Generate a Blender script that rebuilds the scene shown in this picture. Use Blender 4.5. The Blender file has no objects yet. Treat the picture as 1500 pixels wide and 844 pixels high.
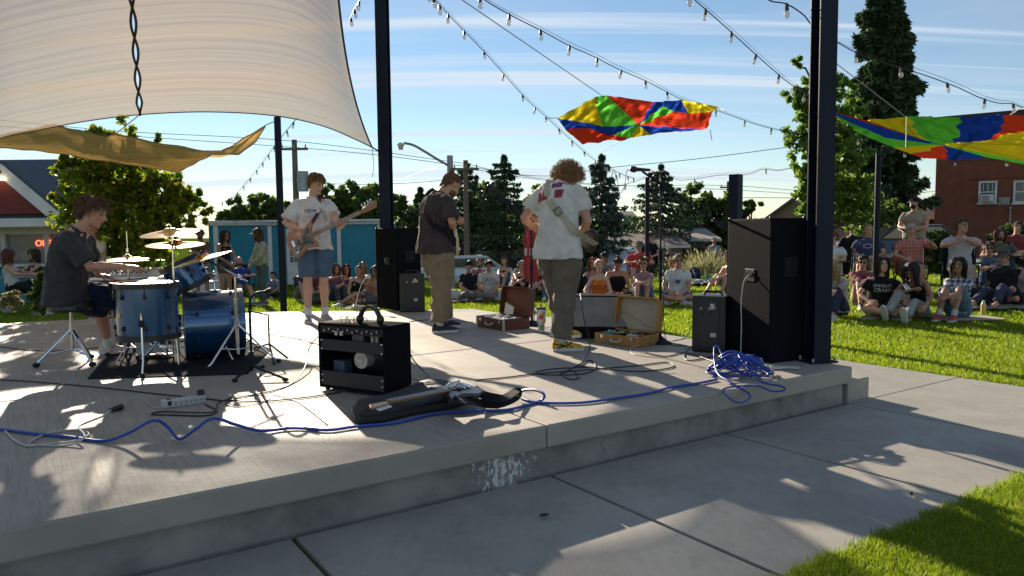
import bpy, math, random
import numpy as np
from mathutils import Vector as V, Matrix, noise
from mathutils.bvhtree import BVHTree
R = math.radians
random.seed(7); np.random.seed(7)
sc = bpy.context.scene
COL = sc.collection
# ------------------------------------------------------------------ camera and photo geometry
FPX, CAMZ, DECK = 1083.0, 1.36, 0.29
PITCH, ROLL = math.atan(81 / FPX), R(-0.6)
CM = Matrix.Rotation(R(90) - PITCH, 4, 'X') @ Matrix.Rotation(ROLL, 4, 'Z')
CAMP = V((0, 0, CAMZ))
def ray(px, py):
    return (CM.to_3x3() @ V(((px - 750) / FPX, -(py - 422) / FPX, -1)))
def onz(px, py, z=DECK):
    d = ray(px, py); return CAMP + d * ((z - CAMZ) / d.z)
def atY(px, py, Y):
    d = ray(px, py); return CAMP + d * (Y / d.y)
def sstep(a, b, x):
    t = min(1, max(0, (x - a) / (b - a))); return t * t * (3 - 2 * t)
def gz(x, y):
    return sstep(8.5, 17, y) * (-.22 + .42 * sstep(-2, 8, x)) - .012 - 1.0 * sstep(20, 30, y) * sstep(-4, -1, x) * (1 - sstep(5, 10, x))
def ongr(px, py):
    d = ray(px, py); t = 1.0
    z = 0
    for i in range(30):
        p = CAMP + d * ((z - CAMZ) / d.z); z = z * .5 + .5 * gz(p.x, min(p.y, 40))
    return p
# ------------------------------------------------------------------ materials
MC = {}
def lin(c):
    return tuple(((v / 12.92) if v <= .04045 else ((v + .055) / 1.055) ** 2.4) for v in c)
def M(name, col, col2=None, ns=6.0, rough=.7, metal=0.0, bump=0.0, bs=40.0, coat=0.0, trans=0.0, emit=None, stretch=None, spec=None, fac=None, sheen=0.0, alpha=None):
    if name in MC: return MC[name]
    m = bpy.data.materials.new(name); m.use_nodes = True
    nt = m.node_tree; N = nt.nodes; L = nt.links
    b = N['Principled BSDF']; b.inputs['Roughness'].default_value = rough; b.inputs['Metallic'].default_value = metal
    if coat: b.inputs['Coat Weight'].default_value = coat; b.inputs['Coat Roughness'].default_value = .12
    if spec is not None: b.inputs['Specular IOR Level'].default_value = spec
    if sheen: b.inputs['Sheen Weight'].default_value = sheen
    if trans: b.inputs['Transmission Weight'].default_value = trans
    if alpha is not None: b.inputs['Alpha'].default_value = alpha
    tc = N.new('ShaderNodeTexCoord'); src = tc.outputs['Object']
    if stretch:
        mp = N.new('ShaderNodeMapping'); mp.inputs['Scale'].default_value = stretch; L.new(src, mp.inputs[0]); src = mp.outputs[0]
    c2 = col2 or tuple(v * .82 for v in col)
    nz = N.new('ShaderNodeTexNoise'); nz.inputs['Scale'].default_value = ns; nz.inputs['Detail'].default_value = 5; L.new(src, nz.inputs[0])
    rp = N.new('ShaderNodeValToRGB'); rp.color_ramp.elements[0].position = .35; rp.color_ramp.elements[1].position = .65
    rp.color_ramp.elements[0].color = (*col, 1); rp.color_ramp.elements[1].color = (*c2, 1)
    L.new(nz.outputs[0], rp.inputs[0]); L.new(rp.outputs[0], b.inputs['Base Color'])
    if emit:
        b.inputs['Emission Color'].default_value = (*emit[0], 1); b.inputs['Emission Strength'].default_value = emit[1]
    if bump:
        n2 = N.new('ShaderNodeTexNoise'); n2.inputs['Scale'].default_value = bs; n2.inputs['Detail'].default_value = 4; L.new(src, n2.inputs[0])
        bp = N.new('ShaderNodeBump'); bp.inputs['Strength'].default_value = bump; bp.inputs['Distance'].default_value = .02
        L.new(n2.outputs[0], bp.inputs['Height']); L.new(bp.outputs[0], b.inputs['Normal'])
    MC[name] = m
    return m
def nodes(m):
    nt = m.node_tree; return nt.nodes, nt.links, nt.nodes['Principled BSDF']
def fab(col, pat=None, k=1.0):
    key = 'cloth_%s_%s' % ('_'.join('%02d' % int(v * 99) for v in col), pat or 'plain')
    if key in MC: return MC[key]
    m = M(key, col, tuple(v * .8 for v in col), ns=9, rough=.95, bump=.35, bs=22, sheen=.08, spec=.15)
    if pat:
        N, L, b = nodes(m)
        tc = N.new('ShaderNodeTexCoord'); sx = N.new('ShaderNodeSeparateXYZ'); L.new(tc.outputs['Object'], sx.inputs[0])
        def stripes(out, freq, duty):
            a = N.new('ShaderNodeMath'); a.operation = 'MULTIPLY'; a.inputs[1].default_value = freq; L.new(out, a.inputs[0])
            f = N.new('ShaderNodeMath'); f.operation = 'FRACT'; L.new(a.outputs[0], f.inputs[0])
            g = N.new('ShaderNodeMath'); g.operation = 'LESS_THAN'; g.inputs[1].default_value = duty; L.new(f.outputs[0], g.inputs[0])
            return g.outputs[0]
        base = b.inputs['Base Color'].links[0].from_socket
        fr, du, c2 = {'plaid': (14, .5, (.55, .55, .6)), 'check': (18, .22, (.16, .17, .12)), 'red': (16, .3, (.5, .3, .27)), 'stripe': (22, .3, (.5, .48, .46))}[pat]
        s1 = stripes(sx.outputs[0], fr, du); s2 = stripes(sx.outputs[2], fr, du)
        ad = N.new('ShaderNodeMath'); ad.operation = 'ADD'; L.new(s2, ad.inputs[1])
        if pat != 'stripe': L.new(s1, ad.inputs[0])
        else: ad.inputs[0].default_value = 0
        ml = N.new('ShaderNodeMath'); ml.operation = 'MULTIPLY'; ml.inputs[1].default_value = .45; L.new(ad.outputs[0], ml.inputs[0])
        mx = N.new('ShaderNodeMix'); mx.data_type = 'RGBA'; L.new(ml.outputs[0], mx.inputs[0]); L.new(base, mx.inputs[6]); mx.inputs[7].default_value = (*c2, 1)
        L.new(mx.outputs[2], b.inputs['Base Color'])
    return m
# ------------------------------------------------------------------ objects
def tag(o, label=None, cat=None, group=None, kind=None):
    if label: o['label'] = label
    if cat: o['category'] = cat
    if group: o['group'] = group
    if kind: o['kind'] = kind
    return o
def empty(name, loc, rz=0, label=None, cat=None, group=None):
    o = bpy.data.objects.new(name, None); COL.objects.link(o); o.location = loc; o.rotation_euler = (0, 0, rz)
    o.empty_display_size = .1
    o['_m'] = 0; del o['_m']
    WM[o.name] = Matrix.Translation(V(loc)) @ Matrix.Rotation(rz, 4, 'Z')
    return tag(o, label, cat, group)
WM = {}
def perp(t):
    a = V((0, 0, 1)) if abs(t.z) < .9 else V((1, 0, 0))
    return t.cross(a).normalized()
class MB:
    def __init__(s): s.v = []; s.f = []; s.mi = []; s.c = 0
    def add(s, vs, fs):
        o = len(s.v); s.v += [tuple(p) for p in vs]
        for f in fs: s.f.append(tuple(i + o for i in f)); s.mi.append(s.c)
        return s
    def loft(s, rings, cap=True, closed=True):
        n = len(rings[0]); vs = [p for r in rings for p in r]; fs = []
        for i in range(len(rings) - 1):
            for j in range(n if closed else n - 1):
                k = (j + 1) % n; fs.append((i * n + j, i * n + k, (i + 1) * n + k, (i + 1) * n + j))
        if cap: fs.append(tuple(range(n - 1, -1, -1))); fs.append(tuple((len(rings) - 1) * n + j for j in range(n)))
        return s.add(vs, fs)
    def tube(s, pts, r, n=8, cap=True, flat=None):
        pts = [V(p) for p in pts]; rr = r if isinstance(r, (list, tuple)) else [r] * len(pts)
        rings = []; u = None
        for i, p in enumerate(pts):
            t = (pts[min(i + 1, len(pts) - 1)] - pts[max(i - 1, 0)])
            if t.length < 1e-9: t = V((0, 0, 1))
            t.normalize()
            if u is None: u = perp(t)
            else:
                u = u - t * u.dot(t)
                u = u.normalized() if u.length > 1e-6 else perp(t)
            w = t.cross(u)
            rings.append([p + (u * math.cos(a) + w * math.sin(a)) * rr[i] for a in [2 * math.pi * j / n for j in range(n)]])
        return s.loft(rings, cap)
    def ball(s, c, r, nu=14, nv=9, Mx=None):
        c = V(c); r = V((r, r, r)) if not hasattr(r, '__len__') else V(r)
        vs = []; fs = []
        for i in range(1, nv):
            th = math.pi * i / nv
            for j in range(nu):
                a = 2 * math.pi * j / nu
                p = V((r.x * math.sin(th) * math.cos(a), r.y * math.sin(th) * math.sin(a), r.z * math.cos(th)))
                vs.append(c + (Mx @ p if Mx else p))
        t = V((0, 0, r.z)); vs.append(c + (Mx @ t if Mx else t)); vs.append(c - (Mx @ t if Mx else t))
        for i in range(nv - 2):
            for j in range(nu):
                k = (j + 1) % nu; fs.append((i * nu + j, (i + 1) * nu + j, (i + 1) * nu + k, i * nu + k))
        T = (nv - 1) * nu
        for j in range(nu):
            k = (j + 1) % nu; fs.append((T, j, k)); fs.append((T + 1, (nv - 2) * nu + k, (nv - 2) * nu + j))
        return s.add(vs, fs)
    def box(s, c, size, Mx=None):
        c = V(c); x, y, z = [v / 2 for v in size]
        vs = [V((a, b, d)) for d in (-z, z) for b in (-y, y) for a in (-x, x)]
        if Mx: vs = [Mx @ v for v in vs]
        return s.add([c + v for v in vs], [(0, 2, 3, 1), (4, 5, 7, 6), (0, 1, 5, 4), (2, 6, 7, 3), (0, 4, 6, 2), (1, 3, 7, 5)])
    def prism(s, poly, z0, z1, Mx=None):
        n = len(poly); vs = [V((p[0], p[1], z0)) for p in poly] + [V((p[0], p[1], z1)) for p in poly]
        if Mx: vs = [Mx @ v for v in vs]
        a = sum(poly[i][0] * poly[(i + 1) % n][1] - poly[(i + 1) % n][0] * poly[i][1] for i in range(n))
        fs = [tuple(range(n - 1, -1, -1)), tuple(range(n, 2 * n))] + [(i, (i + 1) % n, n + (i + 1) % n, n + i) for i in range(n)]
        if a < 0: fs = [f[::-1] for f in fs]
        return s.add(vs, fs)
    def ribbon(s, pts, w, nrm, th=.003):
        pts = [V(p) for p in pts]; rings = []
        for i, p in enumerate(pts):
            t = (pts[min(i + 1, len(pts) - 1)] - pts[max(i - 1, 0)]).normalized()
            n = V(nrm[i] if isinstance(nrm, list) else nrm); n = (n - t * n.dot(t)).normalized(); b = t.cross(n)
            rings.append([p + b * w / 2 + n * th, p - b * w / 2 + n * th, p - b * w / 2 - n * th, p + b * w / 2 - n * th])
        return s.loft(rings)
    def disc(s, c, nrm, r, n=20, th=.002):
        c = V(c); nrm = V(nrm).normalized(); return s.tube([c - nrm * th, c + nrm * th], r, n)
    def build(s, name, mats, parent=None, world=False, smooth=True, bevel=0, root=None, ang=40):
        me = bpy.data.meshes.new(name)
        vs = s.v
        if parent is not None and world:
            Mi = WM[(root or parent).name].inverted(); vs = [Mi @ V(p) for p in s.v]
        me.from_pydata(vs, [], s.f)
        mats = mats if isinstance(mats, (list, tuple)) else [mats]
        for m in mats: me.materials.append(m)
        if len(mats) > 1: me.polygons.foreach_set('material_index', [min(i, len(mats) - 1) for i in s.mi])
        if smooth:
            me.polygons.foreach_set('use_smooth', [True] * len(me.polygons)); me.set_sharp_from_angle(angle=R(ang))
        me.update()
        o = bpy.data.objects.new(name, me); COL.objects.link(o)
        if parent is not None: o.parent = parent; WM[o.name] = WM[(root or parent).name]
        if bevel:
            b = o.modifiers.new('b', 'BEVEL'); b.width = bevel; b.segments = 2; b.limit_method = 'ANGLE'; b.angle_limit = R(35); b.harden_normals = False
        return o
class Multi:
    """every ball becomes a part of its own"""
    def __init__(s): s.l = []
    def ball(s, *a): s.l.append(MB().ball(*a))
    def build(s, *a, **k):
        for m in s.l: m.build(*a, **k)
def curve_pts(pts, n=6, closed=False):
    """Catmull-Rom through points"""
    P = [V(p) for p in pts]; out = []
    if closed: Q = [P[-1]] + P + [P[0], P[1]]
    else: Q = [P[0] * 2 - P[1]] + P + [P[-1] * 2 - P[-2]]
    for i in range(1, len(Q) - 2):
        a, b, c, d = Q[i - 1:i + 3]
        for k in range(n):
            t = k / n
            out.append(.5 * ((2 * b) + (c - a) * t + (2 * a - 5 * b + 4 * c - d) * t * t + (3 * b - a - 3 * c + d) * t ** 3))
    if not closed: out.append(P[-1])
    return out
def np_mesh(name, verts, faces, mats, parent=None, smooth=False, midx=None):
    me = bpy.data.meshes.new(name); nv = len(verts); nf, k = faces.shape
    me.vertices.add(nv); me.vertices.foreach_set('co', verts.astype(np.float32).ravel())
    me.loops.add(nf * k); me.loops.foreach_set('vertex_index', faces.astype(np.int32).ravel())
    me.polygons.add(nf); me.polygons.foreach_set('loop_start', np.arange(0, nf * k, k, dtype=np.int32)); me.polygons.foreach_set('loop_total', np.full(nf, k, dtype=np.int32))
    for m in (mats if isinstance(mats, (list, tuple)) else [mats]): me.materials.append(m)
    if midx is not None: me.polygons.foreach_set('material_index', midx.astype(np.int32))
    if smooth: me.polygons.foreach_set('use_smooth', np.ones(nf, dtype=bool))
    me.update(calc_edges=True); me.validate()
    o = bpy.data.objects.new(name, me); COL.objects.link(o)
    if parent is not None: o.parent = parent; WM[o.name] = WM[parent.name]
    return o
def remesh(mb, voxel, smooth=3, folds=0.0, ff=7.0, seed=0, dirz=None):
    """union everything in mb into one continuous skin; returns (verts, faces)"""
    me = bpy.data.meshes.new('tmp'); me.from_pydata(mb.v, [], mb.f); o = bpy.data.objects.new('tmp', me); COL.objects.link(o)
    m = o.modifiers.new('r', 'REMESH'); m.mode = 'VOXEL'; m.voxel_size = voxel
    if smooth: q = o.modifiers.new('s', 'SMOOTH'); q.factor = .5; q.iterations = smooth
    dg = bpy.context.evaluated_depsgraph_get(); ev = o.evaluated_get(dg); m2 = ev.to_mesh()
    n = len(m2.vertices); co = np.empty(n * 3, np.float32); m2.vertices.foreach_get('co', co); no = np.empty(n * 3, np.float32); m2.vertices.foreach_get('normal', no)
    co = co.reshape(-1, 3); no = no.reshape(-1, 3)
    fs = [tuple(p.vertices) for p in m2.polygons]
    if folds:
        sv = V((seed * 3.1, seed * 1.7, seed))
        for i in range(n):
            p = V(co[i].tolist()); q = V((p.x * 1.3, p.y * 1.3, p.z * .8 + p.x * .35)) * ff + sv
            a = noise.noise(q); b = noise.noise(q * 2.1 + V((5, 1, 2)))
            d = folds * (1 - 2.2 * abs(a) ** .8 + .45 * b - .3)
            co[i] += no[i] * d
    ev.to_mesh_clear(); bpy.data.objects.remove(o); bpy.data.meshes.remove(me)
    return co, fs
def text_mesh(s, size=1.0, ext=.0):
    cu = bpy.data.curves.new('t', 'FONT'); cu.body = s; cu.size = size; cu.align_x = 'CENTER'; cu.align_y = 'CENTER'; cu.extrude = ext; cu.resolution_u = 3
    o = bpy.data.objects.new('t', cu); COL.objects.link(o)
    dg = bpy.context.evaluated_depsgraph_get(); ev = o.evaluated_get(dg); me = ev.to_mesh()
    vs = [v.co.copy() for v in me.vertices]; fs = [tuple(p.vertices) for p in me.polygons]
    ev.to_mesh_clear(); bpy.data.objects.remove(o); bpy.data.curves.remove(cu)
    return vs, fs
def project(vs, fs, target_v, target_f, Mx, out=.004, sub=True):
    """drop flat shapes (in frame Mx, looking along -z of the frame) on to a surface"""
    bv = BVHTree.FromPolygons([V(v.tolist()) if hasattr(v, 'tolist') else V(v) for v in target_v], target_f)
    zz = Mx.to_3x3() @ V((0, 0, 1)); o = []
    for v in vs:
        p = Mx @ V(v); h = bv.ray_cast(p, -zz)
        o.append((h[0] + zz * out) if h[0] is not None and h[3] < .5 else None)
    good = [f for f in fs if all(o[i] is not None for i in f)]
    return [p if p is not None else V((0, 0, 0)) for p in o], good
def frame(o, x, z):
    """matrix with local x axis along x, local z as near z as possible"""
    x = V(x).normalized(); z = V(z); z = (z - x * z.dot(x)).normalized(); y = z.cross(x)
    return Matrix(((x.x, y.x, z.x, o[0]), (x.y, y.y, z.y, o[1]), (x.z, y.z, z.z, o[2]), (0, 0, 0, 1)))
BLACK = M('black_vinyl', (.006, .0065, .009), (.009, .0095, .012), ns=60, rough=.8, bump=.1, bs=300, spec=.04)
BLKPL = M('black_plastic', (.012, .012, .012), rough=.4)
BLKMET = M('black_steel', (.006, .010, .022), (.009, .014, .03), rough=.5, ns=3, spec=.15)
CHROME = M('chrome', (.75, .75, .75), (.68, .68, .68), rough=.12, metal=1)
RUBBER = M('rubber', (.01, .01, .01), rough=.8)
WHITEP = M('white_paint', (.75, .75, .73), (.66, .66, .64), rough=.5, ns=3)
# ------------------------------------------------------------------ people
def ik(a, c, l1, l2, pole):
    d = c - a; D = max(.05, min(d.length, .998 * (l1 + l2))); d.normalize()
    x = (l1 * l1 - l2 * l2 + D * D) / (2 * D); h = math.sqrt(max(0, l1 * l1 - x * x))
    p = V(pole); p = p - d * p.dot(d)
    p = p.normalized() if p.length > 1e-4 else perp(d)
    return a + d * x + p * h, a + d * D
SKIN = M('skin', (.50, .27, .18), (.44, .22, .145), ns=7, rough=.5, bump=.1, bs=60)
SKIN2 = M('skin_tan', (.36, .18, .11), (.31, .15, .09), ns=7, rough=.5)
SKIN3 = M('skin_pale', (.6, .36, .26), (.54, .3, .21), ns=7, rough=.5)
DARK = M('eye_dark', (.015, .01, .008), rough=.2); LIP = M('lip', (.33, .12, .1), rough=.45)
LENS = M('dark_lens', (.01, .01, .012), rough=.08, coat=1)
def hairm(c): return M('hair_%02d_%02d_%02d' % tuple(int(v * 99) for v in c), c, tuple(v * .55 for v in c), ns=25, rough=.55, spec=.4)
BR = (.09, .05, .028); DB = (.035, .02, .013); BK = (.012, .01, .009); BL = (.35, .22, .10); GR = (.4, .38, .36); RED = (.28, .09, .03); AUB = (.12, .04, .022)
def hand(mb, w, d, n, side, curl=.5, s=1.0, ns=6, spread=.0):
    d = V(d).normalized(); n = V(n); n = (n - d * n.dot(d)).normalized(); lat = d.cross(n) * side     # thumb side
    def ring(p, a, b): return [p + lat * a * math.cos(t) + n * b * math.sin(t) for t in [2 * math.pi * k / 10 for k in range(10)]]
    mb.loft([ring(w - d * .02 * s, .026 * s, .02 * s), ring(w + d * .025 * s, .034 * s, .018 * s), ring(w + d * .06 * s, .041 * s, .016 * s), ring(w + d * .092 * s, .039 * s, .011 * s)])
    for k, (o, L) in enumerate(((.029, .068), (.0105, .078), (-.009, .073), (-.028, .057))):
        p = w + d * .085 * s + lat * o * s; pts = [p - d * .015 * s, p]; c = curl * (1 + .12 * k); cur = 0
        for j in range(3):
            cur += c * (.75 if j else .55); dd = (d * math.cos(cur) - n * math.sin(cur) + lat * (o * spread * 8)).normalized()
            p = p + dd * L * s * (.42, .32, .26)[j]; pts.append(p)
        mb.tube(pts, [.009 * s, .0092 * s, .0088 * s, .0082 * s, .006 * s], ns)
    p = w + d * .02 * s + lat * .026 * s; e = (lat * .75 + d * .7 - n * .25).normalized(); e2 = (lat * .3 + d * .85 - n * .4 * (1 + curl)).normalized()
    mb.tube([p, p + e * .035 * s, p + e * .035 * s + e2 * .03 * s, p + e * .035 * s + e2 * .055 * s], [.014 * s, .012 * s, .0105 * s, .007 * s], ns)
def hair_mesh(mb, hc, r, f, u, kind, s, hi, seed):
    rnd = random.Random(seed); c0 = hc + u * .028 * s - f * .012 * s; rad = (.079 * s, .1 * s, .093 * s)
    def W(d, k=1.0): return c0 + r * d[0] * rad[0] * k + f * d[1] * rad[1] * k + u * d[2] * rad[2] * k
    def hm(d):
        x, y, z = d
        if y > .25: return sstep(.38, .62, z + (abs(x) > .75) * .25)
        if y > -.25: return sstep(-.2, .05, z)
        return sstep(-.85, -.55, z)
    nu, nv = 22, 14
    vs = []; fs = []
    thick = {'buzz': 1.03, 'short': 1.1, 'wavy': 1.13, 'curly': 1.32, 'long': 1.08, 'bun': 1.06, 'pony': 1.06, 'bald': .9}[kind]
    for i in range(nv + 1):
        th = math.pi * i / nv
        for j in range(nu):
            a = 2 * math.pi * j / nu; d = (math.sin(th) * math.cos(a), math.sin(th) * math.sin(a), math.cos(th))
            if kind == 'bald': h = 1 if (d[1] < .1 and -.6 < d[2] < .3) else 0; k = .85 + .19 * h
            else: k = .84 + (thick - .84) * hm(d)
            vs.append(W(d, k + (rnd.random() - .5) * .03))
    for i in range(nv):
        for j in range(nu):
            k = (j + 1) % nu; fs.append((i * nu + j, (i + 1) * nu + j, (i + 1) * nu + k, i * nu + k))
    mb.add(vs, fs)
    if kind in ('bald', 'buzz'): return
    n = {0: 150, 1: 800}[1 if hi else 0]
    if kind == 'curly': n = int(n * 1.5)
    if kind == 'long': n = int(n * 1.2)
    w0 = (.004 if hi else .0075) * s
    for q in range(n):
        while True:
            z = rnd.uniform(-.75, 1); a = rnd.uniform(0, 6.283); k = math.sqrt(1 - z * z); d = (k * math.cos(a), k * math.sin(a), z)
            if hm(d) > .5: break
        p = W(d, thick * .97); nrm = (r * d[0] + f * d[1] + u * d[2]).normalized()
        if kind == 'curly':
            L = rnd.uniform(.035, .075) * s; ph = rnd.uniform(0, 6.28); a1 = perp(nrm); a2 = nrm.cross(a1); pts = []
            dirn = (nrm + u * .15 + V((rnd.uniform(-.5, .5), rnd.uniform(-.5, .5), rnd.uniform(-.5, .3)))).normalized()
            for j in range(8):
                t = j / 7; pts.append(p + dirn * L * t + (a1 * math.cos(ph + t * 9) + a2 * math.sin(ph + t * 9)) * .013 * s * (.4 + t))
            mb.tube(pts, [w0 * .8 * (1 - .7 * j / 7) for j in range(8)], 4, cap=False); continue
        L = {'short': rnd.uniform(.03, .065), 'wavy': rnd.uniform(.04, .08), 'long': rnd.uniform(.24, .38), 'bun': .045, 'pony': .07}[kind] * s
        steps = 7 if kind == 'long' else 5
        tang = (-u * (.9 if kind != 'wavy' else .5) + f * (.5 if kind in ('short', 'wavy') and d[1] > -.2 and d[2] > .3 else -.15))
        if kind == 'long' and d[1] > .1: tang = tang + r * (1.5 if d[0] > 0 else -1.5)
        if kind in ('bun', 'pony'): tang = (c0 + u * (.10 if kind == 'bun' else .02) * s - f * .11 * s) - p
        tang = (tang - nrm * tang.dot(nrm)).normalized(); lift = {'short': .25, 'wavy': .4, 'long': .06, 'bun': .02, 'pony': .02}[kind]
        dirn = (tang + nrm * lift + V((rnd.uniform(-1, 1), rnd.uniform(-1, 1), rnd.uniform(-1, 1))) * (.3 if kind == 'wavy' else .15)).normalized(); pts = [p]
        for j in range(steps):
            p = p + dirn * L / steps; rel = p - c0; e = V((rel.dot(r) / rad[0], rel.dot(f) / rad[1], rel.dot(u) / rad[2])); k = e.length; mn = thick * 1.0
            if k < mn and k > 1e-4:
                e = e * (mn / k); p = c0 + r * e.x * rad[0] + f * e.y * rad[1] + u * e.z * rad[2]
            if kind == 'long' and rel.dot(u) < -.03 * s:
                ax_ = c0 - V((0, 0, 1)) * (c0.z - p.z) - f * .015 * s; h_ = p - ax_; lim = (.082 + .03 * rnd.random()) * s
                if h_.length > lim: p = ax_ + h_ * (lim / h_.length) * .5 + h_ * .5
                if (p - c0).dot(f) > .03 * s and abs((p - c0).dot(r)) < .06 * s: p = p + r * .03 * s * (1 if (p - c0).dot(r) > 0 else -1)
            pts.append(p); g = 1.3 if kind == 'long' else .12
            dirn = (dirn + V((0, 0, -g)) + V((rnd.uniform(-1, 1), rnd.uniform(-1, 1), rnd.uniform(-1, 1))) * (.35 if kind == 'wavy' else .1)).normalized()
        m = len(pts); mb.tube(pts, [w0 * (1 - .75 * (j / (m - 1)) ** 2) for j in range(m)], 4, cap=False)
    if kind == 'bun':
        mb.ball(c0 + u * .105 * s - f * .075 * s, (.03 * s, .03 * s, .027 * s), 10, 7)
        for q in range(18):
            a = rnd.uniform(0, 6.28); p = c0 + u * .105 * s - f * .075 * s; mb.tube([p, p + (r * math.cos(a) + u * abs(math.sin(a)) + f * rnd.uniform(-.5, .5)) * .04 * s], [.004 * s, .001], 4)
        for q in range(60 if hi else 0):
            a = rnd.uniform(-.75, .75); p = c0 - f * .08 * s + r * a * .085 * s - u * .02 * s; mb.tube([p, p - u * .05 * s, p - u * rnd.uniform(.07, .11) * s + f * rnd.uniform(-.02, .02) * s], [.005 * s, .004 * s, .001], 4)
    if kind == 'pony':
        p = c0 - f * .11 * s + u * .02 * s
        for q in range(40):
            mb.tube([p, p - f * .04 * s + u * .0 + r * rnd.uniform(-.02, .02) * s, p - f * (.05 + rnd.uniform(0, .03)) * s - u * .1 * s + r * rnd.uniform(-.03, .03) * s, p - f * .03 * s - u * rnd.uniform(.15, .24) * s], [.008 * s, .009 * s, .007 * s, .002 * s], 4)
DP = dict(pz=.94, lean=(0, .04, 1), wl=(-.25, .08, .84), wr=(.25, .08, .84), al=(-.11, 0, .085), ar=(.11, 0, .085), kp=(0, 1, .2), ep=(.35, -1, -.1), toe=(0, 1, 0), look=(0, 1, -.05), twist=0)
POSES = {
 'stand': {},
 'crossarms': dict(wl=(.12, .2, 1.2), wr=(-.12, .2, 1.16), ep=(1.2, .1, -.8), hands='in'),
 'handsfront': dict(wl=(-.07, .25, .95), wr=(.07, .25, .95), ep=(1, -.4, -.3)),
 'holdout': dict(wl=(-.06, .32, 1.1), wr=(.08, .32, 1.1), ep=(1, -.4, -.5)),
 'cross': dict(pz=.12, lean=(0, .1, 1), al=(.17, .36, .075), ar=(-.14, .44, .075), kl=(-1, .6, .15), kr=(1, .6, .15), wl=(-.10, .34, .2), wr=(.12, .34, .22), ep=(1, -.6, -.2), toel=(.9, .5, 0), toer=(-.9, .5, 0)),
 'hug': dict(pz=.12, lean=(0, .05, 1), al=(-.09, .5, .085), ar=(.1, .53, .085), kp=(0, .3, 1), wl=(.06, .48, .42), wr=(-.06, .47, .40), ep=(1, 0, -.2)),
 'knees': dict(pz=.12, lean=(0, .16, 1), al=(-.16, .56, .085), ar=(.17, .6, .085), kp=(0, .3, 1), wl=(.0, .52, .34), wr=(-.03, .54, .28), ep=(1, .2, -.2)),
 'back': dict(pz=.12, lean=(0, -.38, 1), al=(-.14, .74, .08), ar=(.16, .8, .08), kp=(0, .1, 1), wl=(-.3, -.38, .07), wr=(.3, -.38, .07), ep=(.4, -1, .3), handflat=1),
 'legsout': dict(pz=.12, lean=(0, .12, 1), al=(-.14, .82, .09), ar=(.14, .86, .09), kp=(0, .1, 1), toe=(0, .25, 1), wl=(-.1, .36, .25), wr=(.1, .36, .26), ep=(1, -.3, -.3)),
 'side': dict(pz=.12, lean=(-.22, .05, 1), al=(.30, .2, .07), ar=(.36, .30, .07), kl=(.1, 1, .0), kr=(.5, 1, .05), wl=(-.42, -.02, .08), wr=(.1, .34, .2), ep=(.4, -1, 0), toel=(1, -.5, 0), toer=(1, -.5, 0)),
 'chair': dict(pz=.5, lean=(0, -.14, 1), al=(-.14, .5, .085), ar=(.14, .52, .085), kp=(0, .3, 1), wl=(-.14, .26, .66), wr=(.13, .26, .66), ep=(1, -.5, -.3)),
 'chin': dict(pz=.5, lean=(0, .1, 1), al=(-.14, .5, .085), ar=(.12, .56, .085), kp=(0, .3, 1), wl=(-.03, .24, .98), wr=(.05, .26, .95), ep=(1.4, .2, -.5)),
}
NP = [0]
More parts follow.
